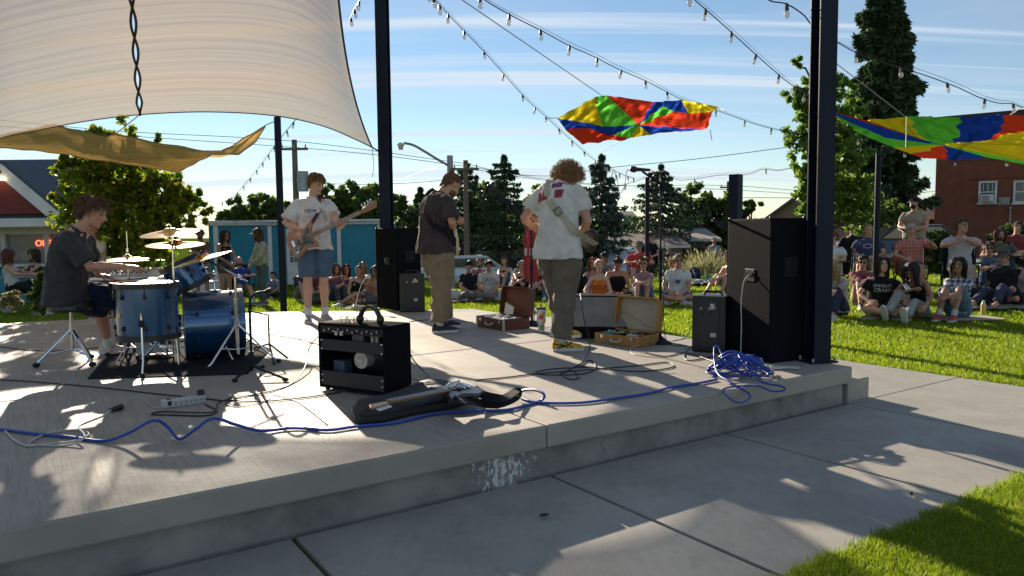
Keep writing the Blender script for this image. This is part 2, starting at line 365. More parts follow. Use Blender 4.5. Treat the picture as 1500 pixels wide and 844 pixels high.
def person(loc, face, label, pose='stand', s=1.0, fem=0, skin=None, top=('tee', (.5, .5, .5)), leg=('pants', (.1, .1, .12)), shoe=(.5, .5, .5), hair=('short', BR), hat=None, glasses=0, beard=None, group=None, hi=0, ov=None, W=None, wide=1.0, barefoot=0, prn=None, sock=None):
    """one figure: root at loc on the ground, facing the (x, y) direction face; ov = pose overrides, W = joint targets in world space"""
    NP[0] += 1; seed = NP[0]; rnd = random.Random(seed)
    rz = math.atan2(-face[0], face[1]); root = empty('person', loc, rz, label, 'person', group)
    P = dict(DP); P.update(POSES[pose]); P.update(ov or {}); Mi = WM[root.name].inverted()
    def g(k): return V(P[k]) * s
    for k, v in (W or {}).items():
        P[k] = (Mi @ V(v)) / s
    skin = skin or SKIN; side_w = (.142 if fem else .166) * s * P.get('shw', 1) * (1 + (wide - 1) * .5)
    pel = V((P.get('px', 0), P.get('py', 0), P['pz'])) * s; tu = V(P['lean']).normalized()
    LT = (.49 if fem else .52) * s
    nb = pel + tu * LT; mid = pel + (tu * .5 + V((0, 0, .5)) * 1.0).normalized() * LT * .5 + V((0, -.02 * s, 0)) * P.get('slouch', 1)
    rt = Matrix.Rotation(P['twist'], 3, 'Z') @ V((1, 0, 0))
    def spine(t):
        return pel * (1 - t) ** 2 + mid * 2 * t * (1 - t) + nb * t * t
    def frm(t):
        d = (spine(min(1, t + .02)) - spine(max(0, t - .02))).normalized(); r = V((1, 0, 0)).lerp(rt, t); r = (r - d * r.dot(d)).normalized(); return r, d.cross(r), d
    def tring(t, rx, ry, oy=0, off=0, n=20):
        r, f, d = frm(min(1, max(0, t))); c = spine(min(1, max(0, t))) + d * off * s + f * oy * s; rx *= s * wide; ry *= s * (1 + (wide - 1) * 1.3)
        o = []
        for j in range(n):
            a = 2 * math.pi * j / n; cx, sy = math.cos(a), math.sin(a)
            o.append(c + r * rx * math.copysign(abs(cx) ** .8, cx) + f * ry * math.copysign(abs(sy) ** .85, sy))
        return o
    R1, F1, U1 = frm(1.0)
    shL = nb - U1 * .07 * s - R1 * side_w; shR = nb - U1 * .07 * s + R1 * side_w
    hl = pel + V((-.085 * s, 0, 0)); hr = pel + V((.085 * s, 0, 0))
    ep = V(P['ep'])
    epl = V(P.get('epl', (-ep.x, ep.y, ep.z))); epr = V(P.get('epr', ep))
    eL, wL = ik(shL, g('wl'), .285 * s, .255 * s, epl); eR, wR = ik(shR, g('wr'), .285 * s, .255 * s, epr)
    kL, aL = ik(hl, g('al'), .435 * s, .42 * s, V(P.get('kl', P['kp']))); kR, aR = ik(hr, g('ar'), .435 * s, .42 * s, V(P.get('kr', P['kp'])))
    look = V(P['look']).normalized()
    hr_ = look.cross(V((0, 0, 1))).normalized(); hu = hr_.cross(look).normalized()
    if 'tilt' in P: q = Matrix.Rotation(P['tilt'], 3, look); hr_ = q @ hr_; hu = q @ hu
    nf = P.get('nf', .12); nd = (U1 * .6 + hu * .5 + V((look.x, look.y, look.z * .5)) * nf).normalized(); hc = nb + nd * .175 * s + look * .02 * s
    # ---- body
    vox = (.0085 if hi else .015) * s; mb = MB(); b = .9 if fem else 1.0
    if fem: tr = [tring(0, .155, .105, off=-.07), tring(.1, .16, .11), tring(.42, .118, .085), tring(.68, .135, .1, .01), tring(.86, .14, .08), tring(1, .07, .055)]
    else: tr = [tring(0, .145, .105, off=-.07), tring(.1, .15, .11), tring(.4, .135, .095), tring(.7, .16, .11, .005), tring(.88, .165, .085), tring(1, .08, .06)]
    mb.loft(tr)
    if fem:
        for q in (-1, 1): mb.ball(spine(.68) + frm(.68)[1] * .085 * s + R1 * q * .062 * s, .05 * s, 10, 7)
    for sh, el, wr in ((shL, eL, wL), (shR, eR, wR)):
        mb.ball(sh, .056 * s * b, 10, 7)
        mb.tube([nb - U1 * .03 * s, sh + U1 * .008 * s], [.045 * s, .045 * s * b], 10)
        m1 = sh.lerp(el, .45); m2 = el.lerp(wr, .28)
        mb.tube([sh, m1, el, m2, wr], [.05 * s * b * wide, .047 * s * b * wide, .037 * s * b, .041 * s * b, .026 * s * b], 12)
    for h, k, a in ((hl, kL, aL), (hr, kR, aR)):
        mb.ball(h, .088 * s, 10, 7); m2 = k.lerp(a, .3)
        mb.tube([h, h.lerp(k, .4), k, m2, a.lerp(k, .12), a], [.088 * s * wide, .078 * s * wide, .053 * s, .056 * s, .035 * s, .036 * s], 12)
    mb.tube([nb - U1 * .03 * s, hc - hu * .04 * s - look * .02 * s], [(.058 if not fem else .047) * s, (.054 if not fem else .044) * s], 12)
    HM = Matrix((hr_, look, hu)).transposed()
    mb.ball(hc + hu * .027 * s - look * .012 * s, (.075 * s, .095 * s, .09 * s), 18, 12, HM)
    mb.ball(hc - hu * .035 * s + look * .025 * s, (.058 * s, .066 * s, .078 * s), 16, 10, HM)
    mb.ball(hc - hu * .092 * s + look * .062 * s, (.028 * s, .024 * s, .022 * s), 10, 7, HM)
    def head2(m):
        m.tube([hc + look * .083 * s + hu * .022 * s, hc + look * .098 * s, hc + look * .112 * s - hu * .02 * s, hc + look * .09 * s - hu * .034 * s], [.008 * s, .01 * s, .0145 * s, .009 * s], 8)
        for q in (-1, 1): m.ball(hc + hr_ * q * .077 * s - look * .005 * s, (.01 * s, .02 * s, .031 * s), 8, 6, HM)
    if hi:
        head2(mb); mb.ball(hc + look * .078 * s + hu * .033 * s, (.05 * s, .014 * s, .012 * s), 12, 8, HM)
        for q in (-1, 1): mb.ball(hc + look * .062 * s + hr_ * q * .037 * s - hu * .015 * s, (.024 * s, .022 * s, .02 * s), 10, 7, HM)
    co, fs = remesh(mb, vox, 3 if hi else 2)
    bd = MB(); bd.add(co.tolist(), fs)
    if not hi: head2(bd)
    hf = 8 if hi else 5
    for nm, w, e, sd in (('L', wL, eL, -1), ('R', wR, eR, 1)):
        d = (w - e).normalized(); H = P.get('h' + nm)
        if H: hand(bd, w, Mi.to_3x3() @ V(H[0]), Mi.to_3x3() @ V(H[1]), H[3] if len(H) > 3 else -sd, H[2], s, hf)
        elif P.get('handflat'): hand(bd, w - V((0, 0, .03 * s)), V((sd * .4, -.8 if nm else 0, 0)), V((0, 0, 1)), -sd, .1, s, hf)
        else: hand(bd, w, (d + V((-sd * .15, .15, 0))).normalized(), V((sd * .8, .3, .8)), -sd, .45, s, hf)
    if barefoot:
        for a, k, tk in ((aL, kL, 'toel'), (aR, kR, 'toer')):
            t = V(P.get(tk, P['toe'])).normalized(); bd.tube([a - t * .05 * s - V((0, 0, .03 * s)), a + t * .03 * s - V((0, 0, .02 * s)), a + t * .12 * s - V((0, 0, .035 * s)), a + t * .19 * s - V((0, 0, .045 * s))], [.032 * s, .04 * s, .036 * s, .02 * s], 8)
            for q in range(5): bd.ball(a + t * .195 * s - V((0, 0, .05 * s)) + t.cross(V((0, 0, 1))) * (q - 2) * .016 * s, .011 * s, 6, 4)
    bd.c = 1
    if not glasses:
        for q in (-1, 1): bd.ball(hc + look * .078 * s + hr_ * q * .031 * s + hu * .014 * s, (.014 * s, .007 * s, .0065 * s), 8, 5, HM)
    for q in (-1, 1): bd.ball(hc + look * .081 * s + hr_ * q * .032 * s + hu * .034 * s, (.019 * s, .006 * s, .0035 * s), 8, 5, HM)
    bd.c = 2; bd.ball(hc + look * .086 * s - hu * .053 * s, (.022 * s, .008 * s, .0065 * s), 8, 5, HM)
    body = bd.build('body', [skin, hairm(BR) if not hi else DARK, LIP], root, ang=80)
    parts = {'root': root, 'body': body}
    # ---- top
    kind = top[0]; tm = fab(top[1], top[2] if len(top) > 2 else None); mb = MB(); big = kind in ('bigtee', 'shirt')
    ix = .028 if big else .018; hem = P.get('hem', -.10 if big else -.04)
    if kind != 'none':
        if kind == 'tank':
            mb.loft([tring(0, .17, .125, off=hem + .02), tring(.15, .17, .12), tring(.42, .138 if fem else .152, .108), tring(.68, .152 if fem else .172, .128, .012), tring(.83, .15, .1)])
            for q in (-1, 1): mb.tube([spine(.8) + frm(.8)[1] * .09 * s + R1 * q * .075 * s, nb - U1 * .0 * s + R1 * q * .085 * s, spine(.8) - frm(.8)[1] * .09 * s + R1 * q * .075 * s], .015 * s, 6)
        else:
            mb.loft([tring(0, .165 + ix + (.022 if big else 0), .115 + ix + (.025 if big else .006), off=hem), tring(.1, .16 + ix, .115 + ix), tring(.42, (.13 if fem else .145) + ix, .1 + ix), tring(.7, (.145 if fem else .165) + ix, .112 + ix, .006), tring(.88, .15 + ix * .6, .09 + ix * .6), tring(.97, .09, .07), tring(1, .068, .058, off=.015)])
            if fem:
                for q in (-1, 1): mb.ball(spine(.68) + frm(.68)[1] * .1 * s + R1 * q * .062 * s, .052 * s, 10, 7)
            for sh, el, wr in ((shL, eL, wL), (shR, eR, wR)):
                k = 1.12 if big else 1.0; mb.ball(sh, .061 * s * b, 10, 7); mb.tube([nb - U1 * .045 * s, sh + U1 * .002 * s], [.045 * s, .054 * s * b], 10)
                if kind == 'long':
                    mb.tube([sh, sh.lerp(el, .5), el, el.lerp(wr, .5), el.lerp(wr, .93)], [.066 * s * b * wide, .06 * s * b * wide, .053 * s * b, .05 * s * b, .04 * s * b], 12)
                else:
                    fr = P.get('sleeve', .85 if big else .62); mb.tube([sh, sh.lerp(el, fr * .5), sh.lerp(el, fr)], [.060 * s * b * k, .066 * s * b * k * wide, (.076 if big else .064) * s * b * k], 14)
        co, fs = remesh(mb, vox * .9, 2 if hi else 1, folds=(.012 if hi else .007) * s, ff=8 / s, seed=seed)
        t_ = MB(); t_.add(co.tolist(), fs); parts['shirt'] = t_.build('shirt' if kind not in ('tank',) else 'tank_top', tm, root, ang=80)
        if prn:   # printed marks on the chest or back
            for (txt, size, ox, oz, colr, back) in prn:
                sg = -1 if back else 1; r, f, u = frm(.68); c = spine(.68) + f * .3 * s * sg - r * ox * s * sg + u * oz * s
                Mx = frame(c, -r * sg, f * sg); vs, ff = text_mesh(txt, size * s) if isinstance(txt, str) else txt(size * s)
                vv, gf = project(vs, ff, co, fs, Mx)
                if gf: q = MB(); q.add(vv, gf); q.build('print', M('ink_%02d%02d%02d' % tuple(int(x * 99) for x in colr), colr, rough=.8), parts['shirt'], smooth=False)
    # ---- legs
    kind = leg[0]; lm = fab(leg[1], leg[2] if len(leg) > 2 else None); mb = MB(); lw = leg[3] if len(leg) > 3 else 1.0
    if kind != 'none':
        mb.loft([tring(0, .15, .12, off=-.09), tring(0, .172, .13, off=-.03), tring(.1, .17, .125), tring(.22, .16, .118)])
        for h, k, a in ((hl, kL, aL), (hr, kR, aR)):
            mb.ball(h, .1 * s * wide, 10, 7)
            if kind == 'pants': mb.tube([h, h.lerp(k, .4), k, k.lerp(a, .4), a.lerp(k, .07)], [.104 * s * wide, .094 * s * lw * wide, .07 * s * lw, .068 * s * lw, .064 * s * lw], 14)
            else: fr = P.get('short', .86); mb.tube([h, h.lerp(k, .4), h.lerp(k, fr)], [.106 * s * wide, .1 * s * wide * lw, .092 * s * lw * (1.1 if kind == 'skirt' else 1)], 14)
        co, fs = remesh(mb, vox * .95, 2 if hi else 1, folds=(.013 if hi else .007) * s, ff=8 / s, seed=seed + 50)
        t_ = MB(); t_.add(co.tolist(), fs); parts['trousers'] = t_.build('trousers' if kind == 'pants' else 'shorts', lm, root, ang=80)
        parts['tr_mesh'] = (co, fs)
    # ---- shoes
    if not barefoot:
        for a, k, tk in ((aL, kL, 'toel'), (aR, kR, 'toer')):
            t = V(P.get(tk, P['toe'])).normalized(); up = (k - a).normalized() if abs(t.z) > .3 else V((0, 0, 1)); up = (up - t * up.dot(t)).normalized(); r = t.cross(up)
            c = a - up * .085 * s; sm = MB(); O = [(-.075, .028), (-.06, .036), (-.01, .036), (.07, .042), (.13, .046), (.17, .04), (.195, .022), (.2, 0)]
            poly = [(x * s, y * s) for x, y in O] + [(x * s, -y * s) for x, y in O[-2::-1]]
            Mf = Matrix(((t.x, r.x, up.x, c.x), (t.y, r.y, up.y, c.y), (t.z, r.z, up.z, c.z), (0, 0, 0, 1)))
            sm.c = 1; sm.prism(poly, 0, .028 * s, Mf); sm.c = 0
            def rg(x, w, h, z0=.024): return [c + t * x * s + r * w * s * math.cos(q) + up * (z0 + h * max(0, math.sin(q)) ** .8 - .004 * (math.sin(q) < 0)) * s for q in [2 * math.pi * j / 12 for j in range(12)]]
            sm.loft([rg(-.078, .02, .05), rg(-.068, .033, .075), rg(-.03, .036, .078), rg(.02, .038, .075), rg(.06, .04, .06), rg(.11, .043, .045), rg(.16, .037, .035), rg(.19, .02, .022)])
            sh = sm.build('shoe', [M('shoe_%02d_%02d_%02d' % tuple(int(v * 99) for v in shoe), shoe, rough=.6), M('shoe_sole', (.65, .64, .6), rough=.7) if shoe != (.02, .02, .02) or hi else RUBBER], root, ang=50)
            if sock is not None:
                q = MB(); q.tube([a - up * .01 * s, a.lerp(k, .2)], [.043 * s, .042 * s], 12); q.build('sock', fab(sock), root)
            parts.setdefault('shoes', []).append((sh, Mf))
    # ---- hair, hat, glasses
    mb = MB(); hair_mesh(mb, hc, hr_, look, hu, hair[0], s, hi, seed); ho = mb.build('hair', hairm(hair[1]), root, ang=80)
    if beard:
        mb = MB(); rb = random.Random(seed)
        mb.ball(hc - hu * .07 * s + look * .035 * s, (.06 * s, .068 * s, .052 * s), 14, 8, HM)
        for q in range(60):
            x = rb.uniform(-1, 1); p = hc - hu * (.1 - .03 * abs(x)) * s + look * (.085 - .05 * abs(x)) * s + hr_ * x * .055 * s; mb.tube([p, p - hu * .03 * s + look * .005 * s], [.008 * s, .002 * s], 4)
        mb.build('beard', hairm(beard), root, ang=80)
    if hat:
        hk, hcol = hat[0], hat[1]; mb = MB(); c0 = hc + hu * .045 * s - look * .012 * s; bk = -1 if hk == 'backcap' else 1
        rings = []
        for i in range(7):
            th = math.pi / 2 * i / 6; rings.append([c0 + hr_ * .089 * s * math.cos(th) * math.cos(q) + look * .112 * s * math.cos(th) * math.sin(q) + hu * (.095 * math.sin(th) - .012) * s for q in [2 * math.pi * j / 18 for j in range(18)]])
        mb.loft(rings)
        if hk == 'bucket':
            mb.loft([[c0 + hr_ * a * s * math.cos(q) + look * (a + .02) * s * math.sin(q) + hu * z * s for q in [2 * math.pi * j / 18 for j in range(18)]] for a, z in ((.087, .0), (.145, -.03), (.145, -.036), (.085, -.012))])
        else:
            pl = [(x, y) for x, y in ((-.085, .05), (-.08, .13), (-.05, .185), (0, .2), (.05, .185), (.08, .13), (.085, .05))]
            mb.loft([[c0 + hr_ * x * s + look * bk * y * s - hu * (.01 + max(0, y - .1) * .35 + 1.6 * x * x - z) * s for x, y in pl] for z in (0, .006)])
        if hk == 'beanie': mb.loft([[c0 + hr_ * .094 * s * math.cos(q) + look * .116 * s * math.sin(q) + hu * z * s for q in [2 * math.pi * j / 18 for j in range(18)]] for z in (-.03, .02)])
        mb.build('cap' if hk != 'bucket' else 'sun_hat', fab(hcol), root, ang=50)
    if glasses:
        mb = MB()
        for q in (-1, 1):
            if glasses == 1: mb.ball(hc + look * .088 * s + hr_ * q * .034 * s + hu * .013 * s, (.029 * s, .008 * s, .02 * s), 10, 6, HM)
            else: mb.tube([hc + look * .09 * s + hr_ * (q * .034 + .024 * math.cos(a)) * s + hu * (.012 + .018 * math.sin(a)) * s for a in [2 * math.pi * j / 12 for j in range(13)]], .003 * s, 5)
            mb.tube([hc + look * .085 * s + hr_ * q * .06 * s + hu * .018 * s, hc + look * .0 * s + hr_ * q * .079 * s + hu * .02 * s], .003 * s, 5)
        mb.tube([hc + look * .093 * s - hr_ * .012 * s + hu * .018 * s, hc + look * .093 * s + hr_ * .012 * s + hu * .018 * s], .003 * s, 5)
        mb.build('sunglasses' if glasses == 1 else 'spectacles', LENS, root, ang=60)
    J = dict(nb=nb, hc=hc, shL=shL, shR=shR, eL=eL, eR=eR, wL=wL, wR=wR, pel=pel, kL=kL, kR=kR, aL=aL, aR=aR)
    parts['J'] = {k: WM[root.name] @ v for k, v in J.items()}
    return parts
# ------------------------------------------------------------------ stage frame
C0 = onz(1249, 537); E1 = V((.828, .561, 0)).normalized(); E2 = V((-E1.y, E1.x, 0)); SRZ = math.atan2(E1.y, E1.x)
def S(x, y, z=0): return V((C0.x, C0.y, 0)) + E1 * x + E2 * y + V((0, 0, z))
def concrete(name, col, col2, dark, brush, streak=(1, 1, 1), blot=.7):
    m = M(name, col, col2, ns=2.2, rough=.62, bump=.0, spec=.5); N, L, b = nodes(m)
    base = b.inputs['Base Color'].links[0].from_socket; tc = N.new('ShaderNodeTexCoord')
    def noise_(scale, detail, st, lo, hi):
        mp = N.new('ShaderNodeMapping'); mp.inputs['Scale'].default_value = st; L.new(tc.outputs['Object'], mp.inputs[0])
        n = N.new('ShaderNodeTexNoise'); n.inputs['Scale'].default_value = scale; n.inputs['Detail'].default_value = detail; n.inputs['Roughness'].default_value = .65; L.new(mp.outputs[0], n.inputs[0])
        r = N.new('ShaderNodeMapRange'); r.inputs[1].default_value = lo; r.inputs[2].default_value = hi; L.new(n.outputs[0], r.inputs[0]); return r.outputs[0], n.outputs[0]
    def mix(fac, a, c, k=1.0, mode='MIX'):
        x = N.new('ShaderNodeMix'); x.data_type = 'RGBA'; x.blend_type = mode
        q = N.new('ShaderNodeMath'); q.operation = 'MULTIPLY'; q.inputs[1].default_value = k; L.new(fac, q.inputs[0]); L.new(q.outputs[0], x.inputs[0]); L.new(a, x.inputs[6]); x.inputs[7].default_value = (*c, 1); return x.outputs[2]
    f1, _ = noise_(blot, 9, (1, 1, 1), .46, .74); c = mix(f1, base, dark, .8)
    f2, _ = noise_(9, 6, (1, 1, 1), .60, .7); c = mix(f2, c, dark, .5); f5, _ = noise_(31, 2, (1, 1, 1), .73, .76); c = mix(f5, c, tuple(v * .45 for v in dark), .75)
    f3, h3 = noise_(6.5, 6, streak, .46, .62); ge = N.new('ShaderNodeNewGeometry'); sz = N.new('ShaderNodeSeparateXYZ'); L.new(ge.outputs['Normal'], sz.inputs[0]); up_ = N.new('ShaderNodeMath'); up_.operation = 'MULTIPLY'; L.new(sz.outputs[2], up_.inputs[0]); L.new(f3, up_.inputs[1]); up_.use_clamp = True; c = mix(up_.outputs[0], c, tuple(v * .75 for v in dark), brush)
    f6, h6 = noise_(22, 4, (14, .25, 1) if brush > .3 else (1, 1, 1), .60, .72); u2 = N.new('ShaderNodeMath'); u2.operation = 'MULTIPLY'; L.new(sz.outputs[2], u2.inputs[0]); L.new(f6, u2.inputs[1]); u2.use_clamp = True; c = mix(u2.outputs[0], c, tuple(min(1, v * 1.35) for v in col), brush)
    f4, h4 = noise_(140, 3, (1, 1, 1), .3, .7); c = mix(f4, c, tuple(v * .8 for v in col), .35)
    L.new(c, b.inputs['Base Color'])
    ad = N.new('ShaderNodeMath'); ad.operation = 'MULTIPLY_ADD'; ad.inputs[1].default_value = 1.6 * brush; L.new(h3, ad.inputs[0]); L.new(h4, ad.inputs[2])
    bp = N.new('ShaderNodeBump'); bp.inputs['Strength'].default_value = .45; bp.inputs['Distance'].default_value = .008; L.new(ad.outputs[0], bp.inputs['Height']); L.new(bp.outputs[0], b.inputs['Normal'])
    rr = N.new('ShaderNodeMapRange'); rr.inputs[3].default_value = .62; rr.inputs[4].default_value = .85; L.new(f1, rr.inputs[0]); L.new(rr.outputs[0], b.inputs['Roughness'])
    return m
CONC = concrete('brushed_concrete', (.365, .33, .28), (.31, .28, .235), (.22, .195, .16), .5, (9, .35, 1))
WALK = concrete('walk_concrete', (.34, .32, .28), (.29, .275, .245), (.19, .18, .16), .18, (3, 1, 1), 1.1)
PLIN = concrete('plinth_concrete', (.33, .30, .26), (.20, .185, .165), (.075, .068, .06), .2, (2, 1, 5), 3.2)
def clip(poly, a, b, c):   # keep a*x+b*y<=c
    o = []
    for i in range(len(poly)):
        p, q = poly[i], poly[(i + 1) % len(poly)]; dp = a * p[0] + b * p[1] - c; dq = a * q[0] + b * q[1] - c
        if dp <= 0: o.append(p)
        if (dp < 0) != (dq < 0) and dp != dq: t = dp / (dp - dq); o.append((p[0] + (q[0] - p[0]) * t, p[1] + (q[1] - p[1]) * t))
    return o
def slabs(mb, poly, xs, ys, z0, z1, gap=.006):
    xs = [-1e3] + sorted(xs) + [1e3]; ys = [-1e3] + sorted(ys) + [1e3]
    for i in range(len(xs) - 1):
        for j in range(len(ys) - 1):
            q = clip(clip(clip(clip(poly, -1, 0, -xs[i] - gap), 1, 0, xs[i + 1] - gap), 0, -1, -ys[j] - gap), 0, 1, ys[j + 1] - gap)
            if len(q) > 2: mb.prism(q, z0, z1)
DPOLY = [(0, 0), (0, 5.7), (-2.4, 7.16), (-5.1, 7.97), (-15, 9), (-15, 0)]
stage = empty('concrete_stage', (C0.x, C0.y, 0), SRZ, 'low concrete stage slab on a recessed plinth, under the band', 'stage')
mb = MB(); slabs(mb, DPOLY, [-2.98, -8.9], [2.6, 5.6], .16, DECK, .003)
mb.build('slab', CONC, stage, bevel=.012, smooth=False)
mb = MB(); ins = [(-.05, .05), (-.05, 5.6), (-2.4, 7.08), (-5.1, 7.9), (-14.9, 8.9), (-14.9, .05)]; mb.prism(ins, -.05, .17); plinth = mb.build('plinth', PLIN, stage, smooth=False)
N, L, b = nodes(PLIN)       # flaked white paint left on the plinth
tc = N.new('ShaderNodeTexCoord'); n = N.new('ShaderNodeTexNoise'); n.inputs['Scale'].default_value = 34; n.inputs['Detail'].default_value = 9; n.inputs['Roughness'].default_value = .7; mpp = N.new('ShaderNodeMapping'); mpp.inputs['Scale'].default_value = (1.3, 1, .7); L.new(tc.outputs['Object'], mpp.inputs[0]); L.new(mpp.outputs[0], n.inputs[0])
sx = N.new('ShaderNodeSeparateXYZ'); L.new(tc.outputs['Object'], sx.inputs[0]); ab = N.new('ShaderNodeMath'); ab.operation = 'ADD'; ab.inputs[1].default_value = 3.25; L.new(sx.outputs[0], ab.inputs[0])
a2 = N.new('ShaderNodeMath'); a2.operation = 'ABSOLUTE'; L.new(ab.outputs[0], a2.inputs[0]); mr = N.new('ShaderNodeMapRange'); mr.inputs[1].default_value = .05; mr.inputs[2].default_value = .5; mr.inputs[3].default_value = .50; mr.inputs[4].default_value = .80; L.new(a2.outputs[0], mr.inputs[0])
gt = N.new('ShaderNodeMath'); gt.operation = 'GREATER_THAN'; L.new(n.outputs[0], gt.inputs[0]); L.new(mr.outputs[0], gt.inputs[1])
mx = N.new('ShaderNodeMix'); mx.data_type = 'RGBA'; L.new(gt.outputs[0], mx.inputs[0]); L.new(b.inputs['Base Color'].links[0].from_socket, mx.inputs[6]); mx.inputs[7].default_value = (.6, .6, .58, 1); L.new(mx.outputs[2], b.inputs['Base Color'])
kb = MB(); kb.box((.16, .18, .08), (.3, .28, .17)); o = kb.build('concrete_kerb_block', CONC, stage_k := empty('kerb_block', (C0.x, C0.y, 0), SRZ, 'short concrete kerb block butted against the right corner of the stage', 'kerb'), bevel=.01, smooth=False); o.name = 'block'
# ------------------------------------------------------------------ pavement, ground
wr = Matrix.Translation((C0.x, C0.y, 0)) @ Matrix.Rotation(SRZ, 4, 'Z')
mb = MB(); slabs(mb, [(-15, -1.52), (1.72, -1.52), (1.72, 0), (-15, 0)], [-13.2, -11.75, -10.28, -8.81, -7.35, -5.88, -4.41, -2.95, -1.48, -.02], [], -.08, 0, .011)
slabs(mb, [(-.02, 0), (1.72, 0), (1.72, 7), (-.02, 7)], [], [1.6, 3.2, 4.8], -.08, 0, .011)
mb.v = [tuple(wr @ V(p)) for p in mb.v]; pav = tag(mb.build('pavement', WALK, bevel=.008, smooth=False), kind='structure')
# let the pavement texture follow the slabs
GRASSG = M('lawn_soil', (.08, .12, .015), (.06, .09, .012), ns=1.5, rough=1, bump=.6, bs=50, spec=0)
n = 120; vs = []; xs_ = [math.sinh((i / n * 2 - 1) * 5) / math.sinh(5) * 400 for i in range(n + 1)]; ys_ = [-8 + (j / n) ** 3 * 520 for j in range(n + 1)]
X, Y = np.meshgrid(np.array(xs_), np.array(ys_)); Z = np.vectorize(gz)(X, np.minimum(Y, 60)) - .012
vsn = np.stack([X.ravel(), Y.ravel(), Z.ravel()], 1); q = np.arange(n)[None, :] + np.arange(n)[:, None] * (n + 1); q = q.ravel()
tag(np_mesh('ground', vsn, np.stack([q, q + 1, q + n + 2, q + n + 1], 1), GRASSG, smooth=True), kind='structure')
def inside(poly, x, y):
    r = np.zeros(len(x), bool); j = len(poly) - 1
    for i in range(len(poly)):
        xi, yi = poly[i]; xj, yj = poly[j]
        r ^= ((yi > y) != (yj > y)) & (x < (xj - xi) * (y - yi) / (yj - yi + 1e-12) + xi); j = i
    return r
def leafmat(name, c1, c2, tr=.5, rough=.5):
    m = bpy.data.materials.new(name); m.use_nodes = True; nt = m.node_tree; N = nt.nodes; L = nt.links; N.clear()
    out = N.new('ShaderNodeOutputMaterial'); g = N.new('ShaderNodeNewGeometry'); rp = N.new('ShaderNodeValToRGB'); rp.color_ramp.elements[0].color = (*c1, 1); rp.color_ramp.elements[1].color = (*c2, 1)
    if 'grass' in name: e_ = rp.color_ramp.elements.new(.93); e_.color = (*c2, 1); rp.color_ramp.elements[2].color = (.42, .36, .14, 1)
    L.new(g.outputs['Random Per Island'], rp.inputs[0]); d = N.new('ShaderNodeBsdfPrincipled'); d.inputs['Roughness'].default_value = rough; d.inputs['Specular IOR Level'].default_value = .3; L.new(rp.outputs[0], d.inputs[0])
    t = N.new('ShaderNodeBsdfTranslucent'); hs = N.new('ShaderNodeHueSaturation'); hs.inputs['Value'].default_value = 1.5; hs.inputs['Saturation'].default_value = 1.1; L.new(rp.outputs[0], hs.inputs['Color']); L.new(hs.outputs[0], t.inputs[0])
    mx = N.new('ShaderNodeMixShader'); mx.inputs[0].default_value = tr; L.new(d.outputs[0], mx.inputs[1]); L.new(t.outputs[0], mx.inputs[2]); L.new(mx.outputs[0], out.inputs[0]); return m
GB = leafmat('grass_blades', (.105, .165, .015), (.25, .32, .04), .55, .45)
def blades(name, x, y, h0, w0):
    k = len(x); z = np.vectorize(gz)(x, y) - .015; a = np.random.uniform(0, 6.283, k); h = h0 * np.random.uniform(.6, 1.3, k); w = w0 * np.random.uniform(.7, 1.3, k)
    ca, sa = np.cos(a), np.sin(a); b = np.random.uniform(0, 6.283, k); ln = h * np.random.uniform(.1, .8, k); dx, dy = np.cos(b) * ln, np.sin(b) * ln
    v = np.zeros((k, 5, 3)); v[:, 0] = np.stack([x - ca * w, y - sa * w, z], 1); v[:, 1] = np.stack([x + ca * w, y + sa * w, z], 1)
    v[:, 2] = np.stack([x + ca * w * .8 + dx * .35, y + sa * w * .8 + dy * .35, z + h * .6], 1); v[:, 3] = np.stack([x - ca * w * .8 + dx * .35, y - sa * w * .8 + dy * .35, z + h * .6], 1)
    v[:, 4] = np.stack([x + dx, y + dy, z + h], 1); base = np.arange(k)[:, None] * 5
    f = np.concatenate([base + np.array([[0, 1, 2]]), base + np.array([[0, 2, 3]]), base + np.array([[3, 2, 4]])])
    tag(np_mesh(name, v.reshape(-1, 3), f, GB), kind='stuff'); bpy.data.objects[name]['label'] = 'short mown green grass of the lawn around the paving'; bpy.data.objects[name]['category'] = 'grass'
def lawn_pts(N_, y0, y1, xl, xr, power):
    u = np.random.rand(N_); y = (y0 ** (1 - power) + u * (y1 ** (1 - power) - y0 ** (1 - power))) ** (1 / (1 - power)); x = np.random.uniform(xl, xr, N_) * y
    dx = x - C0.x; dy = y - C0.y; sx = dx * E1.x + dy * E1.y; sy = dx * E2.x + dy * E2.y
    jag = np.random.normal(size=len(x)) * .012 + .02 * np.sin(sx * 9) * np.sin(sx * 23); keep = ~((sx < 1.71) & (sy > -1.50 + jag) & (sy < 0)) & ~((sx > -.3) & (sx < 1.71) & (sy >= 0) & (sy < 7)) & ~inside(DPOLY, sx, sy); return x[keep], y[keep]
GX, GY = [], []
x, y = lawn_pts(150000, 2.5, 5.2, .28, .78, 1.4); near = (x, y)
x2, y2 = lawn_pts(420000, 5.2, 24, -.72, .74, 1.7)
